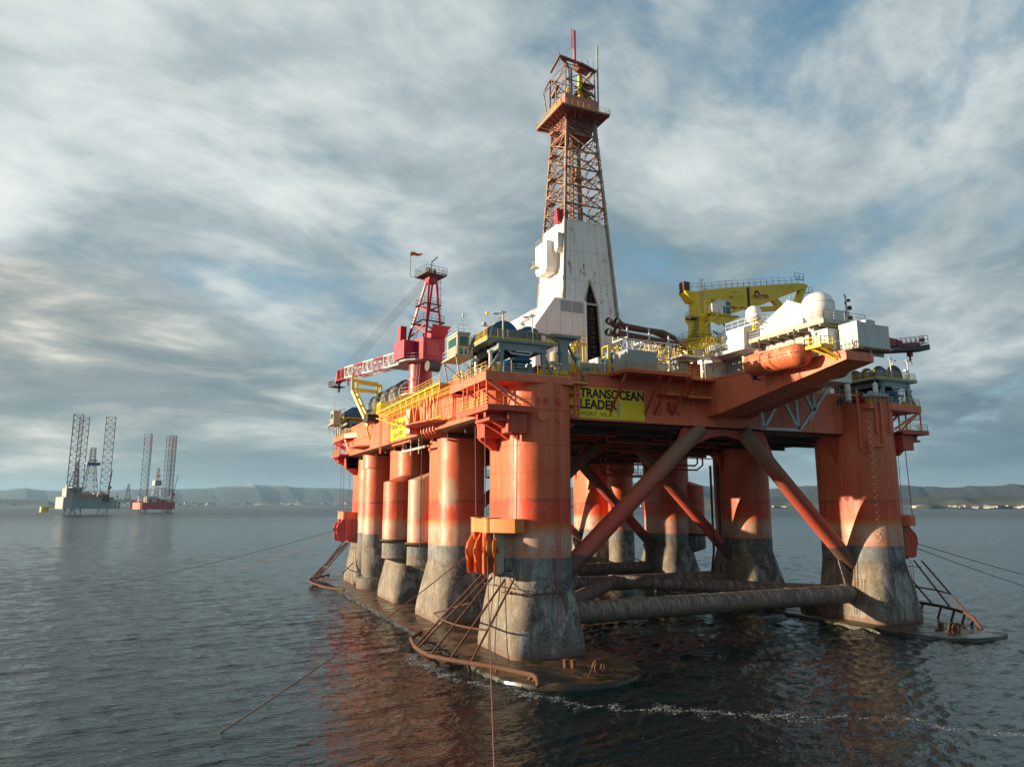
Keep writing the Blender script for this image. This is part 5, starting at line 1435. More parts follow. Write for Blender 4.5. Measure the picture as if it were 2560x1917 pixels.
g.add([(DX + h0, DY - h0, zb_), (DX + h0, DY + h0, zb_), (DX + h1, DY + h1, zt), (DX + h1, DY - h1, zt)], [(0, 3, 2, 1)])
g.add([(DX - h0, DY + h0, zb_), (DX + h0, DY + h0, zb_), (DX + h1, DY + h1, zt), (DX - h1, DY + h1, zt)], [(0, 1, 2, 3)])
cl = g.build('wind_cladding', white_clad, t_)
g = MB()
for z in (46.5, 51.5, 57.2, 63.0, 68.9):
    for a, b_ in (((0, z), (max(0.01, slx(z, -1) - .01), z)), ((slx(z, 1) + .01, z), (1, z))): 
        g.beam(Vector(fpt(*a)) + Vector((0, -.02, 0)), Vector(fpt(*b_)) + Vector((0, -.02, 0)), .03, .07)
for f in (.12, .22, .72, .86, .94):
    g.beam(Vector(fpt(f, zb_)) + Vector((0, -.02, 0)), Vector(fpt(f, zt)) + Vector((0, -.02, 0)), .05, .04)
for f in (.2, .45, .7):
    a = Vector((DX - h0 - .02, DY - h0 + f * 2 * h0, zb_)); b_ = Vector((DX - h1 - .02, DY - h1 + f * 2 * h1, zt)); g.beam(a, b_, .05, .06)
g.build('cladding_seam', grey_lt, cl)
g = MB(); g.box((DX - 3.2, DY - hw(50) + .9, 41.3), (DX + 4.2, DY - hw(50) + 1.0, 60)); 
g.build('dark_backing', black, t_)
g = MB()
for s_ in (-1, 1):
    pts = [fpt(slx(zb_, s_), zb_), fpt(slx(52.8, s_), 52.8), fpt(slx(57.7, s_), 57.7)]
    for a, b_ in zip(pts[:-1], pts[1:]): g.beam(Vector(a) + Vector((0, -.05, 0)), Vector(b_) + Vector((0, -.05, 0)), .22, .3)
a, b_ = fpt(slx(52.9, -1), 52.9), fpt(slx(52.9, 1), 52.9); g.beam(Vector(a) + Vector((0, -.08, 0)), Vector(b_) + Vector((0, -.08, 0)), .2, .35)
g.build('door_frame', beige, t_)
g = MB()
for k in range(14):
    z = 43 + k * .9; g.box((DX + .1 + .2 * (k % 2), DY - hw(z) + .3, z), (DX + .7 + .2 * (k % 3), DY - hw(z) + .5, z + .35))
g.tube((DX - .5, DY - 5, 42), (DX - .3, DY - 4.6, 56), .12, 6); g.tube((DX + .9, DY - 5, 42), (DX + .8, DY - 4.6, 54), .08, 6)
g.build('hanging_gear', rust, t_)
# corner gaps: bright corner post in front-left
g = MB(); g.beam((DX - hw(41) - .22, DY - hw(41) - .22, 41), (DX - hw(69) - .22, DY - hw(69) - .22, 69.4), .35, .35); g.build('corner_post', beige, t_)
# monkey-board huts on the left face
g = MB()
def hut(x0, x1, y0, y1, z0, z1): g.prism([(y0, z0 + .9), (y0 + .7, z0), (y1 - .7, z0), (y1, z0 + .9), (y1, z1), (y0, z1)], x0, x1, 'X')
hut(DX - hw(60) - 2.4, DX - hw(60) + .1, DY - 2.6, DY + 2.2, 59.2, 65.2)
hut(DX - hw(64) - 1.4, DX - hw(64) + .1, DY - 4.6, DY - 3.0, 62.6, 66.2)
hb = g.build('racking_cabin', white_clad, t_)
g = MB(); x = DX - hw(60) - 2.4; g.rail([(x, DY + 2.2, 61.0), (x - .9, DY + 2.2, 61.0), (x - .9, DY + .8, 61.0)], r=.035, step=.8); g.box((x - 1, DY + .7, 60.85), (x, DY + 2.3, 61.0)); g.rail([(x + .1, DY - 2.5, 65.2), (x + .1, DY + 2.2, 65.2)], r=.03); g.build('railing', beige, hb)
g = MB(); g.box((DX - 4.6, DY - 3.4, 69.0), (DX - 3.2, DY - 2.2, 71.4)); g.prism([(DY - 3.4, 68.8), (DY - 2.0, 68.8), (DY - 2.0, 70.6), (DY - 3.0, 71.6)], DX - 5.4, DX - 4.6, 'X'); g.build('red_basket', crane_r, t_)
# crown platform
g = MB(); brownred = paint('brown_red_primer', (0.20, 0.058, 0.042), 0.6, 0.4, 0.5); P0, P1 = sq(91.5, 5.35), sq(91.85, 5.35)
g.loft([P0, P1]); cp = g.build('crown_platform', brownred, t_)
g = MB(); g.rail(sq(91.85, 5.4), r=.035, closed=True, step=1.2, rails=(1, .5)); g.build('railing', yellow, cp)
g = MB()
g.loft([sq(87.6, 2.7), sq(91.5, 3.1)]); 
for i in range(8):
    f = i / 7; g.beam((DX - 5.2 + f * 10.4, DY - 5.2, 91.35), (DX - 3 + f * 6, DY - 3.1, 90.2), .12, .2); g.beam((DX - 5.2, DY - 5.2 + f * 10.4, 91.35), (DX - 3.1, DY - 3 + f * 6, 90.2), .12, .2)
g.build('platform_knee', brownred, cp)
g = MB()
for a, b_ in (((-3.6, -3.6), (3.9, -3.6)), ((-3.6, -3.6), (-3.6, 3.0)), ((3.9, -3.6), (3.9, 3.0))):
    g.loft([[(DX + a[0], DY + a[1], 91.9), (DX + b_[0], DY + b_[1], 91.9), (DX + b_[0] + .06, DY + b_[1] + .06, 91.9), (DX + a[0] + .06, DY + a[1] + .06, 91.9)],
            [(DX + a[0], DY + a[1], 95.2), (DX + b_[0], DY + b_[1], 95.2), (DX + b_[0] + .06, DY + b_[1] + .06, 95.2), (DX + a[0] + .06, DY + a[1] + .06, 95.2)]])
g.build('windbreak', pink_box, t_)
g = MB()
B1, B2 = sq(91.9, 3.35), sq(101.9, 3.2)
lattice(g, B1, B2, 3, .17, .10, 5)
for a, b_ in (((-3.9, 3.0, 91.9), (-4.6, 3.6, 99.0)), ((-4.6, 3.6, 99.0), (-3.2, 3.0, 102.1)), ((-4.6, -1.5, 98.5), (-3.2, -3.2, 100.5)), ((-4.6, 3.6, 99), (-4.6, -1.5, 98.5)), ((-4.6, -1.5, 98.5), (-4.2, -1.5, 91.9))): g.bar(Vector((DX, DY, 0)) + Vector(a), Vector((DX, DY, 0)) + Vector(b_), .2)
g.beam((DX - 4.6, DY - 2.5, 97), (DX - 3.4, DY + 2, 97.4), .6, .5); g.box((DX + .6, DY - 3.6, 98.4), (DX + 3.2, DY - 1.8, 98.6)); g.box((DX - .4, DY - 3.2, 96.9), (DX + 2.9, DY - 1.2, 97.1))
g.beam((DX + .2, DY - 3.3, 97.6), (DX + 3.2, DY - 3.3, 96.2), .3, .5)
g.tube((DX - 2.0, DY - 3.3, 92), (DX - 2.0, DY - 3.3, 101), .22, 8); g.tube((DX - 2.5, DY - 3.3, 92), (DX - 2.5, DY - 3.3, 101), .14, 8)
g.build('crown_frame', rust_lat, t_)
g = MB(); g.box((DX - .1, DY - 3.0, 92), (DX + .75, DY - 2.4, 100.4)); g.box((DX - 1.9, DY - 1.4, 92), (DX - 1.2, DY - .9, 98)); g.box((DX + 1.5, DY - 2.8, 92), (DX + 2.0, DY - 2.3, 95.6)); g.box((DX + 2.5, DY - 2.4, 92), (DX + 3.0, DY - 1.9, 96.6)); g.build('yellow_hoist_beam', crane_y, t_)
g = MB(); g.beam((DX - 4.2, DY - 2.6, 103.5), (DX + .4, DY - 3.3, 102.5), .5, .45); g.beam((DX + .2, DY - 3.3, 102.6), (DX + 3.6, DY - 3.3, 101.7), .6, .45); g.beam((DX - 4.2, DY - 2.6, 103.4), (DX - 3.4, DY + 2.6, 103.3), .35, .35); g.beam((DX + 3.3, DY - 3.3, 101.8), (DX + 3.3, DY + 3.3, 102.0), .35, .35)
g.prism([(DX - .9, 102.7), (DX + .4, 102.9), (DX + 2.6, 102.1), (DX + 2.2, 101.3), (DX, 101.7)], DY - 3.2, DY - 1.8, 'Y')
for k in range(6): g.beam((DX - 4.0 + .3 * k, DY - 2.7, 102.9 - k * .3), (DX - 3.0 + .2 * k, DY - 2.7, 103.3 - k * .35), .12, .4)
for x, y, h in ((-4.2, -2.6, 1.2), (2.0, -3.0, 1.0), (1.2, -2, 1.4), (3.2, -3, 1.2)): g.tube((DX + x, DY + y, 102.1), (DX + x, DY + y, 103.3 + h), .05, 5)
g.build('crown_beam', brownred, t_)
g = MB(); g.beam((DX - .75, DY - 2.6, 102.6), (DX - .75, DY - 2.6, 110.0), .38, .38); g.ladder((DX - 1.3, DY - 2.6, 105.8), (DX - 1.3, DY - 2.6, 110.4), (0, -1, 0), .5, .05, .35); g.build('top_mast', crane_r2, t_)
g = MB()
for a in ((-4.2, -2.6, 102.4), (3.8, -3.0, 101), (-3.4, 2.6, 102)): g.tube((DX - .75, DY - 2.6, 107.8), (DX + a[0], DY + a[1], a[2]), .015, 4)
g.build('guy_wire', wire, t_)

# ------------------------------------------------------------ drill floor houses
t_ = thing('drill_floor_house', 'white sloping-roofed house leaning against the left foot of the derrick', 'deck house', (18, 33, HT))
g = MB(); g.prism([(13.6, 33.3), (13.6, 46.3), (17.4, 51.6), (23.6, 51.7), (23.6, 33.3)], 24.2, 44.0, 'Y'); hs = g.build('wall', white, t_)
g = MB()
for x0, x1 in ((18.6, 20.6), (20.9, 22.9)):
    for k in range(7): g.beam((x0, 24.14, 49.5 + k * .27), (x1, 24.14, 49.5 + k * .27), .05, .10)
    g.box((x0 - .05, 24.13, 49.35), (x1 + .05, 24.17, 51.3))
g.build('louvre', grey, hs)
g = MB()
for x in (15.8, 18.4, 20.75, 22.9): g.box((x, 24.16, 34), (x + .05, 24.19, 51 if x > 17 else 48.6))
for z in (40, 45.5): g.box((13.7, 24.16, z), (23.5, 24.19, z + .04))
g.build('panel_seam', grey_lt, hs)
g = MB(); g.rail([(13.4, 25, 46.6), (13.2, 44, 46.6)], r=.04) if False else None
g.rail([(12.2, 40.0, 47.4), (13.0, 44.0, 50.0), (15.8, 44.0, 51.7), (17.2, 44.0, 52.0)], r=.045, rails=(1, .66, .33)); g.box((10.2, 39.5, 46.7), (13.6, 44, 46.95)); g.rail([(13.4, 39.6, 46.9), (10.3, 39.6, 46.9), (10.3, 44, 46.9)], r=.045)
g.box((12.9, 43.8, 53.0), (13.4, 44.3, 53.6)); g.build('roof_railing', yellow, hs)
t_ = thing('substructure', 'rust-stained white steel base under the derrick', 'derrick base', (DX, 32, HT))
g = MB(); g.box((22.2, 28.6, HT), (33.0, 41.5, 41.2)); g.build('wall', rusty_white, t_)
g = MB(); g.box((23.7, 26.2, HT), (33.2, 28.5, 40.4)); g.box((24.6, 25.6, 38.6), (28.6, 26.2, 41.4)); g.build('drill_floor_annex', white, t_)

# ------------------------------------------------------------ red pedestal crane (left side)
CX_, CY_ = -1.0, 40.8
t_ = thing('lattice_boom_crane', 'crimson pedestal crane with a red and white lattice boom lowered to the left', 'crane', (CX_, CY_, HT))
g = MB(); g.lathe(CX_, CY_, [(2.05, HT - .2), (2.05, 38.2), (2.25, 38.25), (2.25, 38.6), (2.05, 38.65), (2.05, 41.2), (2.5, 41.6)], 36); pd = g.build('pedestal', crane_r, t_, smooth=True, ang=30)
for z, r in ((35.6, 3.5), (41.5, 4.0)):
    g = MB(); g.lathe(CX_, CY_, [(2.0, z), (r, z), (r, z + .15), (2.0, z + .15)], 12); g.build('ring_platform', grey, pd)
g = MB()
for z, r in ((35.75, 3.4), (41.65, 3.9)):
    g.rail([(CX_ + r * math.cos(k * math.pi / 6), CY_ + r * math.sin(k * math.pi / 6), z) for k in range(12)], closed=True, r=.035, step=1.5)
g.ladder((CX_ - 1.4, CY_ - 2.4, 35.7), (CX_ - 1.0, CY_ - 2.4, 41.5), (0, -1, 0), .5, .04, .4); g.build('railing', grey_lt, pd)
bd = Vector((-7.9 + 1.0, 75.3 - 40.8, 0)).normalized(); sd_ = Vector((bd.y, -bd.x, 0))     # boom heading, and its right side
def CP(a, s_, z): 
    v = Vector((CX_, CY_, 0)) + bd * a + sd_ * s_; return (v.x, v.y, z)
def cbox(g, a0, a1, s0, s1, z0, z1):
    g.loft([[CP(a0, s0, z), CP(a1, s0, z), CP(a1, s1, z), CP(a0, s1, z)] for z in (z0, z1)])
g = MB(); cbox(g, -4.4, 2.6, -1.9, 2.4, 41.6, 45.4); cbox(g, -3.6, 1.6, -1.6, 2.2, 45.4, 45.6); g.build('machinery_house', crane_r, t_)
g = MB(); cbox(g, -1.5, 2.4, -4.1, -1.95, 42.0, 45.2); cb = g.build('operator_cab', crane_r, t_)
g = MB(); cbox(g, -4.0, -.6, .0, 2.3, 45.6, 47.0); g.build('engine_house', crane_r, t_); g = MB(); g.loft([[CP(-4.2, -.2, 46.6), CP(-4.2, 2.4, 46.6), CP(-5.6, 2.9, 47.6), CP(-5.6, -.8, 47.6)], [CP(-3.6, -.2, 45.2), CP(-3.6, 2.4, 45.2), CP(-3.9, 2.4, 45.2), CP(-3.9, -.2, 45.2)]]); g.build('engine_duct', crane_r, t_); g = MB(); cbox(g, 1.0, 2.2, -3.6, -2.4, 45.2, 48.2)
g.build('engine_duct', crane_r, t_)
g = MB(); cbox(g, -4.45, -4.42, -1.2, 1.2, 42.4, 44.8); g.build('side_panel', crane_r2, t_)
g = MB(); o_ = Vector(CP(-4.0, .6, 41.9)); g.tube(Vector(CP(-4.3, -1.0, 40.4)), Vector(CP(-4.3, 1.2, 40.4)), .9, 18); g.build('hoist_drum', dark, t_, smooth=True, ang=30)
g = MB(); apex = Vector(CP(-3.2, 0, 57.0))
feet = [CP(2.2, -1.7, 45.2), CP(2.2, 1.9, 45.2), CP(-4.3, 2.0, 41.8), CP(-4.3, -1.6, 41.8)]
tops = [CP(-2.7, -.6, 56.0), CP(-2.7, .6, 56.0), CP(-3.9, .7, 56.0), CP(-3.9, -.7, 56.0)]
for a, b_ in zip(feet, tops): g.beam(a, b_, .34, .34)
cbx = [[CP(-2.4, -.8, z), CP(-4.1, -.8, z), CP(-4.1, .8, z), CP(-2.4, .8, z)] for z in (55.6, 56.6)]; g.loft(cbx)
for f in (.33, .6):
    pts = [Vector(a).lerp(Vector(b_), f) for a, b_ in zip(feet, tops)]
    for i in range(4): g.beam(pts[i], pts[(i + 1) % 4], .25, .3)
g.beam(Vector(feet[0]).lerp(Vector(tops[0]), .1), Vector(feet[3]).lerp(Vector(tops[3]), .45), .2, .2)
g.build('a_frame', crane_r, t_)
g = MB()
for z, k in ((57.0, 2.1), (51.6, 1.6), (48.4, 2.1)):
    c0 = -3.2 if z > 55 else -2.4
    pts = [CP(c0 - k, -k, z), CP(c0 + k, -k, z), CP(c0 + k, k, z), CP(c0 - k, k, z)]
    g.rail(pts, closed=True, r=.035, step=.9, h=1.2)
    if z > 55: g.loft([[tuple(Vector(p_) - Vector((0, 0, .25 - dz))) for p_ in pts] for dz in (0, .12)])
    else:
        for i in range(4): g.beam(pts[i], pts[(i + 1) % 4], .5, .06)
g.ladder(CP(-3.9, 1.6, 46), CP(-3.9, 1.3, 57), tuple(-bd), .45, .035, .4, True)
for k in range(12): g.beam(CP(.9 - k * .12, -1.4, 46 + k * .28), CP(.9 - k * .12, -.4, 46 + k * .28), .2, .04)
g.build('access_platform', dark, t_)
g = MB(); g.tube(CP(-3.3, -.9, 57.7), CP(-3.3, -.6, 57.7), .75, 16); g.tube(CP(-3.0, .5, 57.7), CP(-3.0, .8, 57.7), .7, 16); g.tube(CP(-3.2, .1, 57), CP(-3.2, .1, 59.6), .1, 6); g.tube(CP(-3.2, .1, 59.6), CP(-4.4, .6, 60.3), .12, 6); g.build('sheave', dark, t_)
g = MB(); p0 = Vector(CP(-1.2, -1.9, 57)); p1 = p0 + Vector((-1.0, .4, 0)); g.tube(p0, p1, .04, 5); g.tube(p1, p1 + Vector((0, 0, 4.6)), .05, 6)
wp = g.build('windsock_pole', dark, t_)
g = MB(); pw = p1 + Vector((0, 0, 4.3)); dw = Vector((.93, -.36, .0)).normalized()
rings = []
for k in range(9):
    f = k / 8; r = .44 - .28 * f; c_ = pw + dw * (f * 2.1) + Vector((0, 0, -.05 + .12 * math.sin(f * 7)))
    n_ = Vector((-dw.y, dw.x, 0)); rings.append([tuple(c_ + n_ * math.cos(t) * r + Vector((0, 0, 1)) * math.sin(t) * r * .9) for t in np.linspace(0, 2 * math.pi, 12, endpoint=False)])
g.loft(rings, cap=False); g.build('windsock', orange, wp, smooth=True)
# boom
Lb = 33.5
def BP(f, s_, u): 
    z = 42.3 + 1.4 * f; a = 3.2 + Lb * f
    return Vector(CP(a, s_, z + u))
g = MB(); g2 = MB(); nb = 14
for k in range(nb):
    f0, f1 = k / nb, (k + 1) / nb
    w0 = 1.15 if f0 < .85 else 1.15 - (f0 - .85) * 3; w1 = 1.15 if f1 < .85 else 1.15 - (f1 - .85) * 3
    G = g if (k // 2) % 2 == 0 else g2
    c0 = [BP(f0, -w0, 0), BP(f0, w0, 0), BP(f0, w0, 2.3), BP(f0, -w0, 2.3)]; c1 = [BP(f1, -w1, 0), BP(f1, w1, 0), BP(f1, w1, 2.3), BP(f1, -w1, 2.3)]
    for i in range(4):
        j = (i + 1) % 4
        G.tube(c0[i], c1[i], .13, 6); G.tube(c0[i], c1[j], .075, 5); G.tube(c1[i], c1[j], .075, 5); G.tube(c0[j], (c0[i] + c1[i]) / 2, .05, 4) if i % 2 else None
    if k == 1: bm = g.build('boom', crane_r2, t_); g = MB()
    elif k % 2 == 1:
        (g if (k // 2) % 2 == 0 else g2).build('boom_section', crane_r2 if (k // 2) % 2 == 0 else white, bm); g = MB(); g2 = MB()

g = MB(); c_ = [BP(1.0, -.9, .2), BP(1.0, .9, .2), BP(1.0, .9, 2.2), BP(1.0, -.9, 2.2)]; e_ = [BP(1.06, -.5, -.6), BP(1.06, .5, -.6), BP(1.06, .5, .6), BP(1.06, -.5, .6)]
g.loft([c_, e_]); g.build('boom_tip', crane_r2, bm)
g = MB(); g.rail([tuple(BP(1.0, -1.6, -1.2)), tuple(BP(1.1, -1.6, -1.2)), tuple(BP(1.1, 1.2, -1.2))], r=.05, step=.6); g.loft([[tuple(BP(a, s_, -1.35 + dz)) for a, s_ in ((1.0, -1.6), (1.1, -1.6), (1.1, 1.2), (1.0, 1.2))] for dz in (0, .12)])
g.tube(BP(1.03, 0, -.6), BP(1.03, 0, -2.2), .3, 8); g.build('tip_basket', dark, bm)
g = MB(); g.tube(BP(1.03, 0, -1.8), BP(1.03, 0, -2.5), .26, 8); g.tube(BP(.9, .3, -.2), BP(.9, .3, -1.4), .2, 8); g.build('hook_block', crane_r, bm)
for k in range(5):
    g = MB(); g.tube(CP(-2.6, -.7 + k * .35, 57.2), tuple(BP(.97 - .025 * k, -.7 + k * .35, 2.3)), .035, 5); g.build('boom_rope', wire, t_)
g = MB(); g.loft([[CP(2.0, s_, 41.7), CP(9, s_, 41.9), CP(9, s_, 42.1), CP(2.0, s_, 42.0)] for s_ in (-2.4, 1.9)]); g.rail([CP(2.5, -2.3, 42.0), CP(9, -2.3, 42.1)], r=.04, h=1.2); g.build('boom_catwalk', grey, t_)

# yellow boom rest
t_ = thing('boom_rest', 'bright yellow boom rest with a forked post and bent legs under the red crane boom', 'boom rest', (-6.5, 56, 32))
g = MB()
for dx, dy in ((0, 0), (1.4, 2.4)):
    g.beam((-6.8 + dx, 55 + dy, 31.6), (-9.0 + dx, 60.0 + dy, 39.0), .5, .5); g.beam((-9.0 + dx, 60.0 + dy, 39.0), (-9.0 + dx, 60.0 + dy, 42.6 if dx == 0 else 41.5), .42, .42)
    g.beam((-9.0 + dx, 60 + dy, 41.1), (-3.4 + dx, 62.4 + dy, 41.1), .4, .5); g.beam((-9.0 + dx, 60 + dy, 39.4), (-3.6 + dx, 62.4 + dy, 39.6), .3, .35); g.beam((-3.5 + dx, 62.4 + dy, 41.1), (-3.6 + dx, 62.4 + dy, 37.4), .35, .35); g.beam((-3.6 + dx, 62.4 + dy, 37.4), (-5.2, 58, 33), .3, .3)
for f in (0.1, .35, .6, .85, 1):
    a = Vector((-6.8, 55.0, 31.6)).lerp(Vector((-9.0, 60.0, 39.0)), f); g.beam(a, a + Vector((1.4, 2.4, 0)), .3, .3)
g.box((-7.0, 52.5, 32.2), (-4.5, 58, 32.6)); g.box((-5.2, 52, 33.2), (-3.8, 55, 36.0)); 
for k in range(6): g.box((-5.5, 50.5 + k * .7, 33.2), (-5.2, 50.8 + k * .7, 35.4))
g.beam((-6.9, 56, 31.8), (-6.2, 56, 29.2), .3, .3); g.build('frame', crane_y, t_)
g = MB(); g.box((-8.0, 50.2, 32.0), (-6.2, 53.8, 33.3)); g.build('dark_box', black, t_)
# coiled hoses on reels
for k in range(7):
    y = 46.0 + k * 3.1; x = -1.6 - k * .12
    t_ = thing('hose_reel', ['end hose reel with a red hub, nearest the red crane', 'second grey hose reel from the red crane', 'third grey hose reel from the red crane', 'middle grey hose reel of the row of seven', 'third grey hose reel from the yellow boom rest', 'second grey hose reel from the yellow boom rest', 'last grey hose reel, nearest the yellow boom rest'][k], 'hose reel', (x, y, HT), 'hose reels in a row behind the red crane')
    g = MB(); r = 2.0 - .05 * k; zc = HT + 3.3 + r * .2
    g.lathe(x, zc, [(1.0, y - .9), (r, y - .85), (r + .05, y - .7), (r - .35, y - .6), (r - .2, y), (r - .35, y + .6), (r + .05, y + .7), (r, y + .85), (1.0, y + .9)], 30, 'Y'); rl = g.build('reel', grey_lt if k else grey, t_, smooth=True, ang=30)
    g = MB(); g.lathe(x, zc, [(.4, y - 1.1), (1.5, y - .98), (1.5, y - .9), (.4, y - .9)], 24, 'Y'); g.build('hub', crane_r if k == 0 else dark, rl)
    g = MB()
    for a in range(3):
        g.path([(x + (r + .3 + .1 * a) * math.cos(t), y - .5 + a * .5, zc + (r + .3 + .15 * a) * math.sin(t)) for t in np.linspace(-.6, 3.7, 14)], .1, 5)
    g.build('hose', grey if k % 2 else dark, rl, smooth=True)
    g = MB(); g.beam((x - 1.4, y, HT), (x, y, zc), .25, .3); g.beam((x + 1.4, y, HT), (x, y, zc), .25, .3); g.box((x - 2.4, y - 1.5, HT + .7), (x - 1.6, y + 1.5, HT + .9)); g.rail([(x - 2.4, y - 1.5, HT + .9), (x - 2.4, y + 1.5, HT + .9)], r=.04, rails=(1, .66, .33)); g.build('stand', beige, t_)

# ------------------------------------------------------------ yellow box-boom crane (right)
YX, YY = 46.0, 22.0
t_ = thing('box_boom_crane', 'yellow pedestal crane with a long box boom reaching right and a white cab', 'crane', (YX, YY, HT))
g = MB(); g.lathe(YX, YY, [(1.95, HT), (1.95, 47.0), (2.15, 47.1), (2.15, 47.6), (2.0, 47.7), (2.0, 49.4), (2.5, 50.2), (2.5, 50.7), (2.0, 51.0), (1.75, 51.4), (1.7, 55.2)], 36); pd = g.build('pedestal', crane_y, t_, smooth=True, ang=30)
g = MB(); g.lathe(YX, YY, [(1.9, 45.6), (3.9, 45.9), (3.9, 46.05), (1.9, 46.05)], 12); g.build('ring_platform', crane_y, pd)
g = MB(); g.rail([(YX + 3.8 * math.cos(k * math.pi / 6), YY + 3.8 * math.sin(k * math.pi / 6), 46.1) for k in range(12)], closed=True, r=.035, step=1.4)
g.ladder((YX - .9, YY - 2.1, 50.8), (YX - .9, YY - 2.1, 57.4), (0, -1, 0), .5, .04, .4, True)
for k in range(12): g.beam((YX - 3.4 + k * .05, YY - 2.2, 46.2 + k * .28), (YX - 2.1 + k * .02, YY - 2.2, 46.2 + k * .28), .3, .05)
g.box((YX - 4.0, YY - 2.6, 49.5), (YX - 2.2, YY - 1.2, 49.65)); g.rail([(YX - 2.3, YY - 2.6, 49.65), (YX - 4.0, YY - 2.6, 49.65), (YX - 4.0, YY - 1.2, 49.65)], r=.035, step=.7); g.build('railing', dark, pd)
g = MB(); g.box((42.4, YY - .7, 54.9), (43.7, YY + .7, 56.9)); g.build('counter_drum', rust, t_)
g = MB(); g.prism([(42.4, 54.9), (43.9, 53.2), (44.6, 53.2), (44.6, 55.1), (42.4, 55.1)], YY - 1.0, YY + 1.0, 'Y'); g.build('rear_bracket', crane_y, t_); g = MB(); g.box((46.9, YY - 1.0, 52.6), (48.2, YY + 1.0, 55.9)); g.build('slew_head', crane_y, t_)
g = MB(); topp = [(47.15, 55.8), (52.1, 56.9), (57.8, 57.9), (63.7, 59.0), (68.8, 59.9), (71.9, 60.35), (73.0, 60.1)]
botp = [(72.96, 59.6), (70.5, 58.67), (66.5, 57.07), (61.4, 54.9), (58.4, 53.8), (55.6, 53.3), (53.4, 53.5), (49.4, 54.3), (47.1, 54.3)]
g.prism(topp + botp, YY - .75, YY + .75, 'Y'); bm = g.build('box_boom', crane_y, t_)
g = MB(); g.beam((72.3, YY, 59.6), (70.4, YY, 56.0), 1.0, 1.2); g.beam((64.2, YY, 56.4), (66.3, YY, 54.9), .8, 1.2); g.beam((59.5, YY - .1, 53.6), (70.6, YY - .1, 55.6), .8, .9)
g.beam((50.0, YY - .5, 51.2), (56.0, YY - .5, 53.4), .5, .6); g.build('knuckle_arm', crane_y, bm)
g = MB(); tr = [(x, YY - .7, z) for x, z in topp[:-1]]
g.rail([(42.5, YY - .7, 55.2), (47.1, YY - .7, 55.8)] + tr[1:], r=.03, step=1.5, h=1.3, kick=False)
g.rail([(x, YY + .7, z) for x, _, z in tr], r=.025, step=1.5, h=1.1, kick=False)
g.rail([(69.6, YY - .8, 60.9), (72.0, YY - .8, 60.9)], r=.04, step=1.2, h=1.3); g.rail([(73, YY, 58.6), (75, YY, 58.8)], r=.04, step=.9, h=1.3); g.build('boom_railing', dark, bm)
g = MB(); g.box((57.1, YY - .8, 53.6), (57.7, YY - .75, 57.7)); g.build('boom_joint', rust, bm)
brand_y = paint('deeper_yellow_board', (0.72, 0.44, 0.01), 0.5, 0, 0.1)
g = MB(); g.prism([(58.15, 55.45), (62.85, 56.05), (62.9, 58.1), (58.05, 57.5)], YY - .83, YY - .76, 'Y'); bb = g.build('brand_board', brand_y, bm)
brand_r = paint('dark_red_lettering', (0.16, 0.012, 0.02), 0.5, 0, 0); brand_p = paint('purple_emblem', (0.045, 0.02, 0.16), 0.5, 0, 0)
text([('PROTEA', 0, 0, .9, .045, 4.0)], 1, (58.5, YY - .84, 55.68), (1, 0, .13), (0, 0, 1), brand_r, 'lettering', bb, .012)
g = MB(); ec = Vector((59.5, YY - .86, 56.62))
for k in range(13):
    t = math.pi * k / 12; d = Vector((math.cos(t), 0, math.sin(t))); n_ = Vector((-d.z, 0, d.x))
    g.add([ec + d * .35 + n_ * .08, ec + d * .80, ec + d * .35 - n_ * .08, ec + d * .3], [(0, 1, 2, 3)])
for k in range(8):
    t = math.pi * k / 8; t2 = math.pi * (k + 1) / 8
    g.add([ec + Vector((math.cos(t) * .28, 0, math.sin(t) * .28)), ec + Vector((math.cos(t) * .58, 0, math.sin(t) * .58)), ec + Vector((math.cos(t2) * .58, 0, math.sin(t2) * .58)), ec + Vector((math.cos(t2) * .28, 0, math.sin(t2) * .28))], [(0, 1, 2, 3)])
g.build('emblem', brand_p, bb)
g = MB(); g.prism([(52.4, 54.75), (56.8, 55.3), (56.9, 56.65), (52.4, 55.95)], YY - .80, YY - .76, 'Y'); b2 = g.build('load_board', crane_y, bm)
text([('CRANE  RIGHT', .8, 1.12, .30, 0, 2.2), ('SWL', .2, .12, .52, .01, 1.3), ('15 t  at  30 m', 1.75, .45, .22, 0, 1.8), ('10 t  at  36 m', 1.75, .12, .22, 0, 1.8)], 1, (52.4, YY - .81, 54.8), (1, 0, .12), (0, 0, 1), brand_r, 'lettering', b2, .01)
g = MB(); g.box((48.4, 19.2, 50.9), (51.1, 21.2, 53.6)); g.box((47.0, 19.4, 51.0), (48.4, 21.2, 52.8)); g.box((48.3, 19.1, 53.6), (51.3, 21.3, 53.7)); cb = g.build('operator_cab', white, t_)
g = MB(); g.box((50.0, 19.15, 52.7), (51.05, 19.2, 53.4)); g.box((49.4, 19.15, 51.1), (49.85, 19.2, 52.5)); g.box((50.0, 19.15, 51.0), (51.0, 19.2, 52.5)); g.box((51.1, 19.4, 51.1), (51.14, 21.0, 53.3)); g.build('window', glass, cb)
g = MB(); g.prism([(45.6, 18.6), (52.6, 18.6), (52.6, 21.6), (45.6, 21.6)], 50.6, 50.85); g.prism([(45.4, 49.6), (46.4, 50.6), (52.4, 50.6), (50.8, 49.7), (48.2, 48.8)], 18.9, 19.2, 'Y'); g.beam((YX - .9, 19.4, 48.4), (YX + 1.4, 18.5, 50.6), .3, .4); g.build('cab_platform', crane_y, t_)
g = MB(); g.rail([(45.7, 18.7, 50.85), (48.2, 18.7, 50.85)], r=.035, step=.9); g.build('cab_railing', grey, t_)
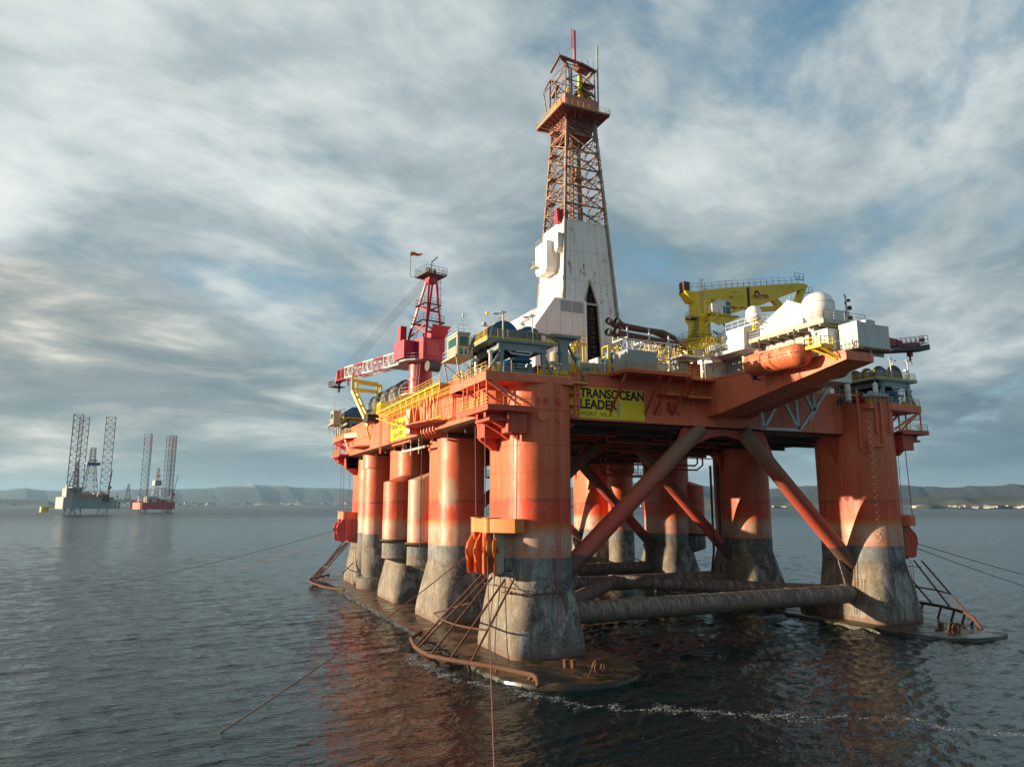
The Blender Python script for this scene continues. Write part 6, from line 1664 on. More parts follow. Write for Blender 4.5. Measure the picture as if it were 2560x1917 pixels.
for k in range(3):
    g = MB(); g.path([(YX + 3.0 + k * .3, YY - 2, 50.2), (YX + 4.5 + k * .2, YY - 2, 48.6 - k * .2), (YX + 3.0, YY - 2, 47.3 - k * .3), (YX + 1.5, YY - 1.9, 47.9)], .06, 5); g.build('hose', black, t_, smooth=True)

# a jib of another crane reaching out behind the container
t_ = thing('far_crane_jib', 'faded pink-red crane jib with hook reaching out to the right of the white container', 'crane jib', (64, 8, 40))
g = MB(); zz0 = 42.9
a = [(64, 7.2, 42.3), (64, 8.8, 42.3), (64, 8.8, 44.9), (64, 7.2, 44.9)]; b_ = [(84.5, 7.5, 45.4), (84.5, 8.5, 45.4), (84.5, 8.5, 46.1), (84.5, 7.5, 46.1)]
g.prism([(62, 42.9), (80, 45.6), (80, 46.3), (72, 47.2), (62, 46.6)], 7.0, 8.6, 'Y'); g.beam((76, 8, 45.2), (85.5, 8, 46.4), .8, .7); jb = g.build('jib', crane_r2, t_)
g = MB(); g.prism([(60, 41.6), (86.8, 46.3), (86.8, 45.25), (60, 41.9)], 6.6, 9.2, 'Y'); g.rail([(70, 6.7, 43.6), (78, 6.7, 45.0), (86.6, 6.7, 46.5), (86.6, 9, 46.5)], r=.05, step=1.3, h=1.5); g.rail([(70, 9.1, 43.6), (86.6, 9.1, 46.5)], r=.05, step=1.3, h=1.5); g.build('jib_walkway', dark, jb)
g = MB(); g.prism([(73.5, 45.5), (75.6, 45.7), (75.2, 47.1), (74.2, 46.9)], 7.6, 8.4, 'Y'); g.tube((83, 8, 45.6), (83, 8, 43.9), .55, 10); g.tube((83, 8, 43.9), (83, 8, 43.0), .2, 8); g.box((86.3, 7.7, 47.7), (87.1, 8.3, 47)); g.build('hook_block', crane_r, jb)
# pedestal it stands on
g = MB(); g.lathe(59.5, 8, [(1.6, DECK), (1.6, 42), (1.9, 43.4), (1.9, 45.9), (.6, 46.5)], 20); g.build('jib_pedestal', crane_r2, t_, smooth=True, ang=30)
# ------------------------------------------------------------ accommodation and helicopter side
t_ = thing('accommodation_block', 'white accommodation block with a tall sloping side, behind the big white radome', 'deck house', (40, 8, HT))
g = MB()
g.prism([(-3.4, 37.8), (-3.4, 42.0), (-8.7, 44.4), (-11.2, 43.2), (-11.2, 37.8)], 36.0, 44.6, 'X'); w1 = g.build('sloping_wall', white, t_)
g = MB(); g.box((30.5, -2.2, HT), (50.5, 14, 37.9)); g.box((34.6, -11.1, HT), (44.4, -3.0, 37.9)); g.box((44.6, -9, 37.9), (47.6, -4, 44.2)); w2 = g.build('wall', white, t_)
g = MB(); g.box((46.3, -9.05, 41.8), (46.9, -9.0, 43.6)); g.build('window', glass, w2)
g = MB(); g.box((35.96, -6.2, 41.5), (36.0, -5.8, 41.8)); g.box((35.96, -6.7, 41.5), (36.0, -6.5, 41.8)); g.build('plate', beige, w1)
g = MB(); g.beam((35.9, -8.7, 44.5), (35.9, -11.2, 43.3), .12, .15); g.tube((36.4, -8.9, 44.4), (36.4, -8.9, 45.2), .1, 6); g.build('roof_trim', grey, w1)
# deck ledge over the lifeboat with railing
t_ = thing('radome_deck', 'long pale deck with grey railings above the lifeboat, carrying the big radome', 'deck', (29, -14, 34))
g = MB(); g.box((27.6, -22.0, 37.45), (34.5, -2.2, 37.75)); g.box((27.45, -22.1, 37.3), (27.62, -2.2, 37.85))
for k in range(12): g.box((27.6, -21.5 + k * 1.6, 37.1), (34.5, -21.3 + k * 1.6, 37.45))
dk = g.build('deck_plate', beige, t_)
g = MB(); g.rail([(27.6, -3, 37.75), (27.6, -22.0, 37.75), (34.4, -22.0, 37.75)], r=.035, step=1.7, h=1.15, rails=(1, .66, .33)); g.build('railing', grey, dk)
g = MB()
g.prism([(28.0, 37.3), (29.0, 37.3), (30.2, 33.5), (29.5, 33.5)], -20.0, -19.5, 'Y'); g.prism([(30.0, 37.3), (31.0, 37.3), (30.8, 33.5), (30.2, 33.5)], -20.0, -19.5, 'Y'); g.box((28, -20.1, 36.9), (33.6, -19.4, 37.4)); g.build('deck_leg', white_cont, t_); g = MB()
g.box((28.4, -8, 33.4), (28.7, -7.7, 37.3)); g.box((33, -16, 33.4), (33.4, -15.6, 37.3)); g.build('deck_leg', white_cont, t_)
g = MB(); g.box((29.5, -18, 33.4), (34.2, -3, 37.3)); g.build('inner_wall', grey, t_)
g = MB(); g.box((26.9, -9.9, 37.0), (29.6, -6.6, 39.5)); wb = g.build('white_locker', white, t_)
g = MB(); g.box((26.4, -10.4, 36.5), (29.6, -4.2, 36.8)); g.rail([(26.5, -4.3, 36.8), (26.5, -10.3, 36.8)], r=.035, h=1.1); g.rail([(26.9, -6.6, 39.5), (26.9, -12.6, 39.5), (28.4, -12.6, 39.5)], r=.04, h=1.1, step=1.2); g.build('ledge', grey_lt, t_)
t_ = thing('large_radome', 'big white ball-shaped radome, the larger of the two', 'radome', (30.2, -19.0, 37.75))
g = MB(); cz, r, cx, cy = 40.1, 1.92, 30.2, -19.0
prof = [(1.15, 38.15), (1.3, 38.3)] + [(r * math.cos(a), cz + r * math.sin(a)) for a in np.linspace(-.84, math.pi / 2 - .02, 22)]
g.lathe(cx, cy, prof, 48); sh = g.build('shell', radome, t_, smooth=True, ang=60)
g = MB()
for a0 in (0.3, 1.87):
    pts = [(cx + (r + .01) * math.cos(t) * math.cos(a0), cy + (r + .01) * math.cos(t) * math.sin(a0), cz + (r + .01) * math.sin(t)) for t in np.linspace(-.8, math.pi + .8, 40)]
    g.path(pts, .02, 4)
g.path([(cx + (r + .01) * math.cos(t) * .985, cy + (r + .01) * math.sin(t) * .985, cz + .42) for t in np.linspace(0, 2 * math.pi, 48)], .02, 4); g.build('seam', grey, sh)
g = MB(); g.lathe(cx, cy, [(1.0, 38.0), (1.3, 38.02), (1.3, 38.12), (1.0, 38.15)], 24)
for k in range(8): g.bar((cx + 1.1 * math.cos(k * .785), cy + 1.1 * math.sin(k * .785), 37.75), (cx + 1.0 * math.cos(k * .785), cy + 1.1 * math.sin(k * .785), 38.0), .1)
g.build('base_ring', dark, t_)
t_ = thing('small_radome', 'small white domed radome, left of the big one', 'radome', (28.1, -10.6, 39.5))
g = MB(); cx, cy = 28.1, -10.6
g.lathe(cx, cy, [(.35, 39.9), (1.02, 40.5), (1.05, 40.62), (1.0, 40.7), (1.0, 41.3), (.92, 41.7), (.72, 42.02), (.4, 42.22), (.02, 42.28)], 32); g.build('shell', radome, t_, smooth=True, ang=50)
g = MB(); g.tube((cx, cy, 39.0), (cx, cy, 39.95), .3, 10); g.rail([(cx - .6, cy - .9, 39.0), (cx + .6, cy - .9, 39.0)], r=.06, h=1.2, step=.6); g.build('stand', yellow, t_)
t_ = thing('deck_container', 'pale grey corrugated container on the tip of the cantilever', 'container', (30.4, -25.2, 33.2))
g = MB(); g.prism([(28.0, 33.9), (33.0, 33.9), (33.0, 36.5), (30.9, 36.5), (30.9, 36.9), (30.2, 37.0), (29.4, 36.9), (29.4, 36.6), (28.0, 36.65)], -26.0, -23.6, 'Y'); ct = g.build('body', white_cont, t_)
g = MB()
for k in range(11): g.box((28.2 + k * .45, -26.06, 34.1), (28.28 + k * .45, -26.0, 36.4))
for k in range(5): g.box((27.94, -25.8 + k * .5, 34.1), (28.0, -25.72 + k * .5, 36.4))
g.build('rib', white_cont, ct)
g = MB()
for k in range(8): g.box((27.9 + k * .7, -26.1, 33.6), (28.05 + k * .7, -23.5, 33.85))
g.box((27.8, -26.15, 33.75), (33.2, -26.05, 33.9)); g.box((27.8, -25, 33.2), (33.2, -24.8, 33.6)); g.tube((29.9, -25.9, 33.6), (30.0, -26, 32.6), .06, 6); g.build('skid', beige, t_)
t_ = thing('equipment_cabinet', 'white cabinet left of and behind the grey container', 'cabinet', (27.6, -22.5, 33.5))
g = MB(); g.box((26.7, -23.2, 33.9), (28.4, -21.2, 36.2)); g.box((26.6, -23.3, 36.2), (28.5, -21.1, 36.3)); g.build('body', white_cont, t_)
g = MB(); g.rail([(26.3, -21, 33.5), (26.3, -25.8, 33.3)], r=.03, h=1.1, step=1.0); g.build('railing', beige, t_)
t_ = thing('signal_mast', 'slim grey lattice mast with lamps behind the grey container', 'mast', (32.6, -21, 36))
g = MB(); g.beam((32.6, -21, 33.5), (32.6, -21, 41.4), .16, .16); g.beam((32.1, -21, 36.4), (32.6, -21, 37.6), .07, .07); g.beam((33.1, -21, 36.4), (32.6, -21, 37.6), .07, .07); g.build('pole', grey_lt, t_)
for z, s_ in ((38.5, .2), (39.7, .2), (40.7, .13)):
    g = MB(); g.box((32.9, -21.2, z), (32.9 + s_ * 2, -20.9, z + s_ * 2.2)); g.beam((32.6, -21, z + .1), (32.95, -21, z + .1), .05, .05); g.tube((32.45, -21, z + .6), (32.45, -21, z + .9), .08, 6); g.build('lamp', dark, t_)

# lifeboats
def lifeboat(cx, y0, y1, z, label, mirror=False):
    t_ = thing('lifeboat', label, 'lifeboat', (cx, (y0 + y1) / 2, z), 'lifeboats under the radome deck')
    L = y1 - y0; n = 26
    # stations from stern (far, f=0) to bow (near, f=1)
    rings = []
    for f in np.linspace(0, 1, 19):
        y = y1 - L * f
        e0 = 1 - max(0, (0.16 - f) / 0.16) ** 2.2 * .75
        e1 = 1 - max(0, (f - 0.90) / 0.10) ** 2.2 * .55
        w_ = 1.6 * e0 * e1 if e0 < 1 else 1.6 * e1
        hk = 1.35 * (e1 ** .6) * (e0 ** .9); ht = 1.30 * (e1 ** .8) * (e0 ** .7)
        if .12 < f < .22: ht *= 1.0
        if f > .8: ht *= .96
        ring = []
        for k in range(n):
            t = 2 * math.pi * k / n; c_, s_ = math.cos(t), math.sin(t)
            ex = .72 if s_ > 0 else .85
            x = math.copysign(abs(c_) ** .75, c_) * w_ * (1.0 if s_ > 0 else (1 - .35 * abs(s_) ** 2))
            zz_ = math.copysign(abs(s_) ** ex, s_) * (ht if s_ > 0 else hk)
            ring.append((cx + x, y, z + 1.35 + zz_))
        rings.append(ring)
    g = MB(); g.loft(rings); hl = g.build('hull', lb_or, t_, smooth=True, ang=50)
    g = MB()
    for s_ in (-1, 1):
        pts = []
        for f in np.linspace(.02, .97, 19):
            y = y1 - L * f; e0 = 1 - max(0, (0.16 - f) / 0.16) ** 2.2 * .75; e1 = 1 - max(0, (f - 0.90) / 0.10) ** 2.2 * .55
            pts.append((cx + s_ * (1.55 * e0 * e1 + .02), y, z + 1.38))
        g.path(pts, .055, 5)
    g.build('fender', black, hl)
    g = MB(); g.prism([(y1 - 1.9, z + 2.3), (y1 - 3.0, z + 2.35), (y1 - 2.7, z + 2.95), (y1 - 2.2, z + 2.9)], cx - .75, cx + .75, 'X'); g.build('helm_house', lb_or, hl)
    g = MB()
    for k in range(4): g.box((cx - 1.43, y1 - 3.6 - k * 1.0, z + 1.95), (cx - 1.38, y1 - 3.3 - k * 1.0, z + 2.1))
    g.path([(cx - 1.0, y1 - 3, z + 2.5), (cx - 1.15, y0 + 1.6, z + 2.45), (cx - 1.1, y0 + .6, z + 2.1), (cx - 1.2, y0 + .3, z + 1.5)], .035, 5)
    g.path([(cx - .9, y1 - 1.5, z + 2.2), (cx - 1.2, y1 - .6, z + 1.8), (cx - 1.0, y1 - .3, z + 1.4)], .035, 5)
    g.build('grab_line', white, hl)
    g = MB()
    for k in range(7): g.tube((cx - 1.5, y1 - 1.9 - k * 1.1, z + .85 - .0 * k), (cx - 1.54, y1 - 2.0 - k * 1.1, z + .85), .05, 6)
    for k in range(9): g.box((cx - 1.585, y1 - 1.9 - k * .8, z + 1.22), (cx - 1.56, y1 - 2.2 - k * .8, z + 1.27))
    g.build('fitting', white, hl)
    g = MB()
    for k in range(3): g.box((cx - 1.47, y1 - 4.0 - k * 1.15, z + 1.62), (cx - 1.41, y1 - 4.35 - k * 1.15, z + 1.82))
    g.build('porthole', glass, hl)
    g = MB(); g.box((cx - 1.56, y0 + 2.4, z + 1.5), (cx - 1.35, y0 + 3.4, z + 2.25)); g.box((cx - .5, y0 + 2.5, z + 2.35), (cx + .5, y0 + 3.6, z + 2.62)); g.build('hatch', lb_or, hl)
    g = MB(); g.tube((cx, y1 - 1.2, z + .4), (cx, y1 - .9, z - .35), .07, 6); g.tube((cx - .5, y1 - 1.5, z - .45), (cx + .6, y1 - 1.5, z - .45), .06, 6); g.tube((cx - .1, y1 - .9, z - .35), (cx - .1, y1 - 2.6, z - .45), .05, 6); g.tube((cx - .3, y1 - 1.1, z - .1), (cx + .3, y1 - 1.1, z - .1), .22, 8); g.build('propeller_guard', dark, t_)
    g = MB()
    for y in (y1 - 2.2, y0 + 1.6): g.tube((cx, y, z + 2.3), (cx, y, z + 4.4), .04, 5); g.tube((cx, y, z + 3.9), (cx, y, z + 4.4), .15, 8)
    g.build('davit_fall', wire, t_)
    return t_
lifeboat(24.3, -22.3, -13.0, 32.1, 'enclosed orange lifeboat hanging in the sun on the left side of the cantilever')
lifeboat(32.2, -20.5, -11.5, 31.6, 'second orange lifeboat half hidden behind the cantilever')
# embarkation platforms (yellow)
t_ = thing('embarkation_platform', 'yellow railed platform with struts at the bow of the sunlit lifeboat', 'platform', (25, -22.9, 34))
g = MB(); g.box((24.0, -24.6, 33.7), (26.0, -22.2, 33.95)); g.beam((24.3, -23.0, 33.7), (25.9, -24.8, 32.4), .16, .2); g.beam((24.3, -24.3, 33.7), (25.9, -25.2, 32.5), .16, .2); g.build('deck', crane_y, t_)
g = MB(); g.rail([(25.9, -22.3, 33.95), (24.1, -22.3, 33.95), (24.1, -24.5, 33.95), (25.9, -24.5, 33.95)], r=.05, step=.55, h=1.0, rails=(1, .5)); g.build('railing', crane_y, t_)
t_ = thing('stern_ladder_cage', 'small yellow ladder cage at the stern of the sunlit lifeboat', 'platform', (25.3, -12, 33))
g = MB(); g.box((24.9, -12.4, 33.2), (26, -11.4, 33.4)); g.rail([(25.9, -11.5, 33.4), (24.9, -11.5, 33.4), (24.9, -12.4, 33.4), (25.9, -12.4, 33.4)], r=.05, step=.4, h=1.5, rails=(1, .66, .33)); g.build('cage', crane_y, t_)

# ------------------------------------------------------------ front deck things
t_ = thing('grey_container', 'blue-grey ribbed container behind the yellow rail on the front overhang', 'container', (13.4, -5.5, 33.3))
g = MB(); g.box((11.2, -6.6, 33.35), (15.6, -3.3, 35.85)); ct = g.build('body', grey_cont, t_)
g = MB()
for k in range(15): g.box((11.35 + k * .29, -6.64, 33.5), (11.42 + k * .29, -6.6, 35.75))
for k in range(9): g.box((11.16, -6.4 + k * .35, 33.5), (11.2, -6.33 + k * .35, 35.75))
g.build('rib', grey_cont, ct)
t_ = thing('engine_exhausts', 'four thick scorched exhaust pipes running over the front deck, open ends to the left', 'exhaust stack', (18, .5, HT))
for (y, z) in ((-.4, 40.55), (1.7, 41.1), (-.4, 39.45), (1.7, 39.8)):
    g = MB()
    if z > 40: pts = [(13.4, y - .7, z + .35), (14.7, y - .1, z + .05), (18.5, y, z - .15), (21.2, y, z - .2), (23.2, y + .1, z - .8), (24.2, y + .2, z - 2.2), (24.4, y + .3, HT)]
    else: pts = [(13.3, y - .7, z + .1), (14.7, y - .1, z), (18.5, y, z - .2), (22.6, y, z - .5), (25.4, y, z - 1.1), (26.6, y + .1, z - 2.3), (26.8, y + .1, HT)]
    g.path(pts, [.40, .39, .36, .36, .36, .36, .36], 18); 
    o = g.build('exhaust_pipe', pipe_rust, t_, smooth=True)
    a, b_ = Vector(pts[0]), Vector(pts[1]); d = (b_ - a).normalized()
    g = MB(); g.tube(a - d * .25, a + d * .3, .46, 20, cap=False); g.tube(a + d * .3, a - d * .25, .425, 20, cap=False); g.tube(b_ - d * .1, b_ + d * .15, .42, 18); g.build('collar', dark, o, smooth=True, ang=30)
    g = MB(); g.tube(a - d * .02, a - d * .005, .42, 20); g.build('dark_opening', black, o)  # black disc painted for the dark inside of the open pipe end
g = MB()
for x in (14.9, 18.4, 21.6):
    for y in (-1.1, 2.4):
        g.bar((x, y, HT), (x, y, 40.4 if x < 20 else 39.8), .17)
        g.bar((x, y, 38.8), (x + 1.5, y, 36.5), .13); g.bar((x, y, 38.8), (x - 1.4, y, 36.6), .12)
    g.bar((x, -1.1, 38.9), (x, 2.4, 38.9), .2); g.bar((x, -1.1, 36.6), (x, 2.4, 38.9), .1)
for z in (38.7, 36.5): g.bar((13.4, -1.1, z), (23.4, -1.1, z - .1), .17); g.bar((13.4, 2.4, z), (23.4, 2.4, z), .15)
for k in range(5): g.bar((13.4 + k * 2, -1.1, 38.7), (14.4 + k * 2, -1.1, 36.6), .1); g.bar((15.4 + k * 2, -1.1, 38.7), (14.4 + k * 2, -1.1, 36.6), .1)
g.bar((21.8, -1.2, 38.0), (24.8, -3.0, 33.4), .2); g.bar((22.4, -1.2, 38.4), (20.8, -2.6, 33.4), .16)
g.build('support_lattice', grey_lt, t_)

# generic deck machinery, each with its own look
def skid(kind, x, y, z, w_, d, h, m, label, cat, name, m2=None):
    t_ = thing(name, label, cat, (x, y, z)); rs = random.Random(int(x * 31 + y * 17))
    g = MB(); g2 = MB()
    if kind == 'box':
        g.box((x - w_ / 2, y - d / 2, z + .1), (x + w_ / 2, y + d / 2, z + h)); g2.box((x - w_ / 2 - .05, y - d / 2 - .05, z), (x + w_ / 2 + .05, y + d / 2 + .05, z + .1))
        for k in range(int(w_ / .5)): g2.box((x - w_ / 2 + .2 + k * .5, y - d / 2 - .04, z + .3), (x - w_ / 2 + .26 + k * .5, y - d / 2, z + h - .2))
        g2.box((x - w_ / 2, y - d / 2 - .06, z + h - .1), (x + w_ / 2, y - d / 2, z + h + .03))
    elif kind == 'tank':
        g.lathe(x, y, [(w_ / 2, z + .3), (w_ / 2, z + h - .3), (w_ / 4, z + h), (.1, z + h + .05)], 18)
        for k in range(3): g2.bar((x + w_ / 2 * math.cos(k * 2.1), y + w_ / 2 * math.sin(k * 2.1), z), (x + w_ / 2 * math.cos(k * 2.1), y + w_ / 2 * math.sin(k * 2.1), z + .5), .12)
        g2.tube((x, y, z + h), (x, y, z + h + .5), .07, 6); g2.lathe(x, y, [(w_ / 2 + .02, z + h * .5), (w_ / 2 + .06, z + h * .5 + .05), (w_ / 2 + .02, z + h * .5 + .1)], 18)
    elif kind == 'stair':
        n = int(h / .3)
        for k in range(n): g.box((x - w_ / 2 + w_ * k / n, y - d / 2, z + k * .3), (x - w_ / 2 + w_ * (k + 1) / n, y + d / 2, z + k * .3 + .05))
        for s_ in (-1, 1): g.beam((x - w_ / 2, y + s_ * d / 2, z), (x + w_ / 2, y + s_ * d / 2, z + h), .06, .25); g2.tube((x - w_ / 2, y + s_ * d / 2, z + 1), (x + w_ / 2, y + s_ * d / 2, z + h + 1), .035, 5)
        for k in range(5): f = k / 4; g2.tube((x - w_ / 2 + w_ * f, y - d / 2, z + h * f), (x - w_ / 2 + w_ * f, y - d / 2, z + h * f + 1), .035, 5)
        g2.rail([(x + w_ / 2, y - d / 2, z + h), (x + w_ / 2 + 1.5, y - d / 2, z + h)], r=.035, step=.7); g.box((x + w_ / 2, y - d / 2, z + h - .05), (x + w_ / 2 + 1.5, y + d / 2, z + h))
        for s_ in (-1, 1): g.bar((x + w_ / 2 + 1.4, y + s_ * d / 2, z), (x + w_ / 2 + 1.4, y + s_ * d / 2, z + h), .1)
    elif kind == 'frame':
        for i in (-1, 1):
            for j in (-1, 1): g.bar((x + i * w_ / 2, y + j * d / 2, z), (x + i * w_ / 2, y + j * d / 2, z + h), .14)
        for zz_ in (z + h * .33, z + h * .66, z + h):
            for j in (-1, 1): g.bar((x - w_ / 2, y + j * d / 2, zz_), (x + w_ / 2, y + j * d / 2, zz_), .12)
            for i in (-1, 1): g.bar((x + i * w_ / 2, y - d / 2, zz_), (x + i * w_ / 2, y + d / 2, zz_), .12)
        g.bar((x - w_ / 2, y - d / 2, z), (x + w_ / 2, y - d / 2, z + h), .09)
        for k in range(4): g2.lathe(x + rs.uniform(-w_ / 3, w_ / 3), y + rs.uniform(-d / 3, d / 3), [(.18, z), (.18, z + h * rs.uniform(.3, .8)), (.26, z + h * .8), (.1, z + h * .85)], 10)
    elif kind == 'pipes':
        for k in range(6):
            yy = y - d / 2 + d * k / 5; hh = h * rs.uniform(.3, 1)
            g.path([(x - w_ / 2, yy, z), (x - w_ / 2, yy, z + hh), (x - w_ / 2 + .3, yy, z + hh + .2), (x + w_ / 2 - .3, yy, z + hh + .2), (x + w_ / 2, yy, z + hh), (x + w_ / 2, yy, z)], rs.uniform(.06, .16), 7)
            g2.lathe(x + rs.uniform(-w_ / 3, w_ / 3), yy, [(.1, z), (.1, z + hh), (.24, z + hh + .1), (.24, z + hh + .3), (.05, z + hh + .4)], 10)
    g.build('body', m, t_, smooth=(kind in ('tank', 'pipes')), ang=35)
    g2.build('trim', m2 or grey, t_)
    return t_
Z0 = HT
for a in (
    ('stair', 7.4, 1.2, Z0, 1.6, .9, 4.6, crane_y, 'tall yellow stair tower beside the white house left of the derrick slot', 'stair', 'stair_tower', yellow),
    ('frame', 5.6, -1.2, Z0, 1.6, 1.2, 3.4, crane_y, 'yellow pipe frame just right of the near winch platform', 'pipe frame', 'valve_rack', white_cont),
    ('box', 10.6, -.6, Z0, 1.9, 1.6, 1.6, white, 'low white cabinet left of the grey ribbed container', 'cabinet', 'deck_cabinet', grey),
    ('box', 12.6, 1.4, Z0, 3.0, 2.4, 2.9, white, 'plain white cabin under the exhaust mouths', 'cabin', 'deck_cabin', grey),
    ('box', 7.6, -1.9, Z0, 3.4, 1.0, .9, crane_y, 'long low yellow locker behind the front rail', 'locker', 'deck_locker', crane_y),
    ('pipes', 8.2, -2.2, Z0, 3.2, .9, 1.2, grey_lt, 'cluster of grey pipes behind the front rail above the name sign', 'pipework', 'deck_pipes', white_cont),
    ('tank', 5.0, .8, Z0, 1.5, 1.5, 3.3, beige, 'small beige upright tank beyond the yellow pipe frame', 'tank', 'upright_tank', grey),
    ('box', 9.8, 4.5, Z0, 1.6, 1.4, 6.2, beige, 'narrow tan upright cabinet in front of the derrick base', 'cabinet', 'tall_cabinet', rust),
    ('frame', 12.0, -1.4, Z0, 1.6, 1.4, 4.0, crane_y, 'yellow gantry with a blue core left of the grey ribbed container', 'gantry', 'small_gantry', cyan),
    ('box', 17.6, -3.6, 33.3, 2.6, 1.4, 1.7, white_cont, 'pale cabinet right of the grey ribbed container', 'cabinet', 'deck_cabinet', grey),
    ('pipes', 18.4, -1.4, Z0, 4.2, 1.8, 3.0, grey, 'bank of grey pipes under the right end of the exhausts', 'pipework', 'deck_pipes', dark),
    ('box', 24.4, -2.2, 33.3, 2.0, 1.4, 2.4, crane_r2, 'dark pink locker by the white rust-blotched wall', 'locker', 'deck_locker', crane_r2),
    ('box', 22.6, -1.8, 33.3, 1.7, 2.0, 2.6, grey, 'dark grey locker under the white walkway', 'locker', 'deck_locker', dark),
    ('frame', 30.5, 12, 38.6, 4.5, 3.5, 3.2, crane_y, 'yellow framework at the foot of the yellow crane', 'framework', 'pipe_rack', yellow),
    ('stair', 37.5, 12, 38.6, 2.6, 1.0, 4.4, crane_y, 'yellow stairs between the yellow crane and the accommodation', 'stair', 'stair_tower', yellow),
    ('box', 33.5, 9, 38.6, 3.6, 2.6, 2.2, beige, 'tan deck box below the yellow crane cab', 'cabinet', 'deck_cabinet', grey),
    ('pipes', 33.5, 3, 38.6, 3.0, 2.4, 1.6, grey_lt, 'grey pipework left of the sloping white wall', 'pipework', 'deck_pipes', grey),
    ('box', 5.5, 52, Z0, 3.4, 3.0, 3.4, beige, 'tan winch house at the far left of the deck', 'winch house', 'winch_house', dark),
    ('tank', -2.0, 31, Z0, 2.2, 2.2, 2.6, orange_dk, 'red-orange upright tank beside the red crane pedestal', 'tank', 'upright_tank', grey),
    ('frame', -3.6, 11.5, Z0 - .5, 1.6, 3.0, 2.0, crane_y, 'amber-yellow frame at the left edge of the near corner', 'framework', 'pipe_rack', beige),
    ('pipes', -4.0, 17, Z0 - .4, 1.8, 6.0, 1.0, beige, 'tan pipework along the left edge behind the near corner', 'pipework', 'deck_pipes', grey),
    ('box', 55.8, -2.4, DECK, 2.0, 1.2, 2.3, crane_y, 'yellow locker on top of the right-hand column', 'locker', 'deck_locker', crane_y),
    ('tank', 50.0, -5.6, DECK, .8, .8, 3.0, white, 'slim white vertical tank at the left of the right-hand column top', 'tank', 'upright_tank', grey),
    ('tank', 54.6, -6.6, DECK, .7, .7, 3.2, white, 'slim white vertical vent tank in the middle of the right-hand column top', 'tank', 'upright_tank', grey),
    ('pipes', 52.4, -3.6, DECK, 4.0, 2.4, 1.6, dark, 'dark machinery between the two slim white tanks', 'machinery', 'deck_machinery', grey_gn),
    ('frame', 46.0, -1.0, Z0, 3.0, 2.0, 1.9, dark, 'dark pipe frame on the deck beyond the support truss', 'framework', 'pipe_rack', crane_y),
):
    skid(a[0], a[1], a[2], a[3], a[4], a[5], a[6], a[7], a[8], a[9], a[10], a[11])
# white rust-blotched bulkhead and the walkway over it
t_ = thing('rusty_bulkhead', 'white steel bulkhead blotched with rust at the root of the cantilever', 'bulkhead', (28, -3, 33.5))
g = MB(); g.prism([(26.2, 33.3), (29.8, 33.7), (29.8, 36.9), (28.8, 36.4), (26.2, 35.9)], -3.3, -2.9, 'Y'); g.prism([(-3.3, 33.5), (-8.6, 33.5), (-8.6, 36.4), (-3.3, 36.9)], 29.8, 30.0, 'X'); g.build('plate', rusty_white, t_)
g = MB()
for x in (26.3, 27.3, 28.3, 29.3): g.box((x, -3.38, 33.4), (x + .1, -3.3, 36))
g.build('stiffener', rusty_white, t_)
t_ = thing('upper_walkway', 'grey-white walkway with bright yellow railings above the rust-blotched bulkhead', 'walkway', (27, -3.5, 36))
g = MB(); g.box((21.0, -4.6, 36.2), (25.0, -2.0, 36.4)); g.box((25.0, -4.2, 36.6), (31, -2.0, 36.8)); g.bar((24.6, -4.5, 33.3), (24.6, -4.5, 36.2), .25); g.bar((26.5, -4.1, 36.6), (27.5, -3.3, 35.0), .2); g.build('deck', white_cont, t_)
g = MB(); g.rail([(21.1, -2.2, 36.4), (21.1, -4.5, 36.4), (24.9, -4.5, 36.4), (24.95, -4.2, 36.8), (31, -4.1, 36.8), (31, -6, 37)], r=.045, rails=(1, .66, .33), step=.9)
g.rail([(28, -2.4, 38.7), (34, -2.4, 38.7)], r=.045, rails=(1, .66, .33), step=1.0); g.rail([(24.8, -1.4, 37.8), (30, -1.4, 39.4), (36, -1.4, 39.4)], r=.05, rails=(1, .66, .33), step=.9); g.build('railing', crane_y, t_)
t_ = thing('machinery_deck', 'crowded yellow-railed deck around the foot of the yellow crane', 'deck', (40, 14, 38.6))
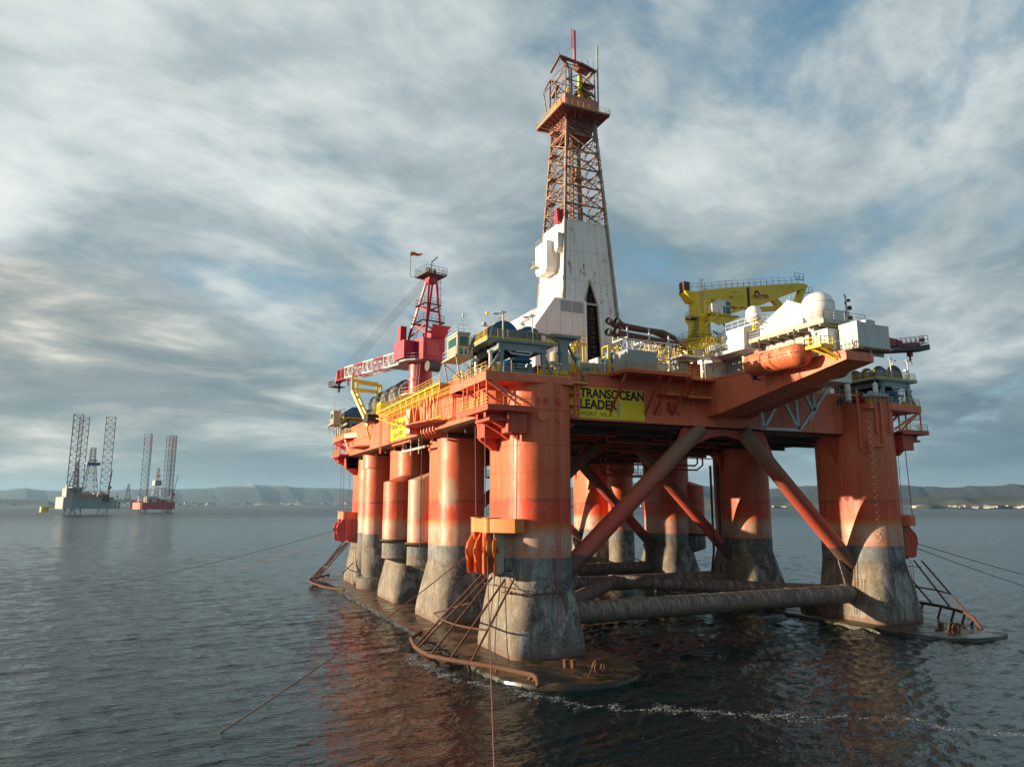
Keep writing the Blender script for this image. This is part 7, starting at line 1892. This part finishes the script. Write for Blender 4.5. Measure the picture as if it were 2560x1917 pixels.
g = MB(); g.box((30, 4, 38.6), (52, 26, 38.9)); g.box((28, 12, 40.6), (36, 20, 40.8)); g.box((33, 16, 42.4), (42, 24, 42.6)); g.build('plate', grey, t_)
g = MB(); g.rail([(30.2, 4.2, 38.9), (30.2, 25, 38.9)], r=.045, rails=(1, .66, .33)); g.rail([(28.1, 19.9, 40.8), (28.1, 12.1, 40.8), (35.9, 12.1, 40.8)], r=.045, rails=(1, .66, .33), step=1.0); g.rail([(33.1, 23, 42.6), (33.1, 16.1, 42.6), (41.9, 16.1, 42.6)], r=.045, rails=(1, .66, .33), step=1.0)
for x, y in ((33.2, 16.2), (41.8, 16.2), (28.2, 12.2), (35.8, 12.2)): g.bar((x, y, 38.9), (x, y, 42.5), .14)
g.build('railing', crane_y, t_)

# ------------------------------------------------------------ anchor lines
def line(name, label, pts, m, r=.05, sag=0.0):
    P_ = [Vector(p) for p in pts]; q = []
    n = 24
    for i in range(n + 1):
        f = i / n; v = P_[0].lerp(P_[1], f); v.z -= sag * 4 * f * (1 - f); q.append(v)
    g = MB(); g.path(q, r, 6); o = g.build(name, m, None, smooth=True)
    tag(o, label, 'anchor line', 'anchor lines running from the columns into the sea')
line('anchor_line', 'dark anchor line slanting down-left from the near sheave into the sea', [(-7.2, .2, 11.0), A_SEA[0]], rustwire, .055, .5)
line('anchor_line', 'rusty anchor line dropping almost straight down the picture from the near column', [(-6.9, -5.3, 11.2), A_SEA[1]], rustwire, .05, .3)
line('anchor_line', 'dark anchor line to the left from the far left column, the longer of the pair', [(-7.3, 2 * MY + .4, 11.6), A_SEA[2]], wire, .05, .6)
line('anchor_line', 'reddish anchor line to the left from the far left column, the shorter of the pair', [(-7.3, 2 * MY + 1.2, 11.2), A_SEA[3]], rustwire, .05, .6)
line('anchor_line', 'reddish upper anchor line leaving the right-hand column to the right', [(2 * MX + 7.2, -.4, 12.2), A_SEA[4]], rustwire, .055, .4)
line('anchor_line', 'dark lower anchor line leaving the right-hand column to the right', [(2 * MX + 7.0, -3.2, 11.0), A_SEA[5]], wire, .055, .4)
haze()
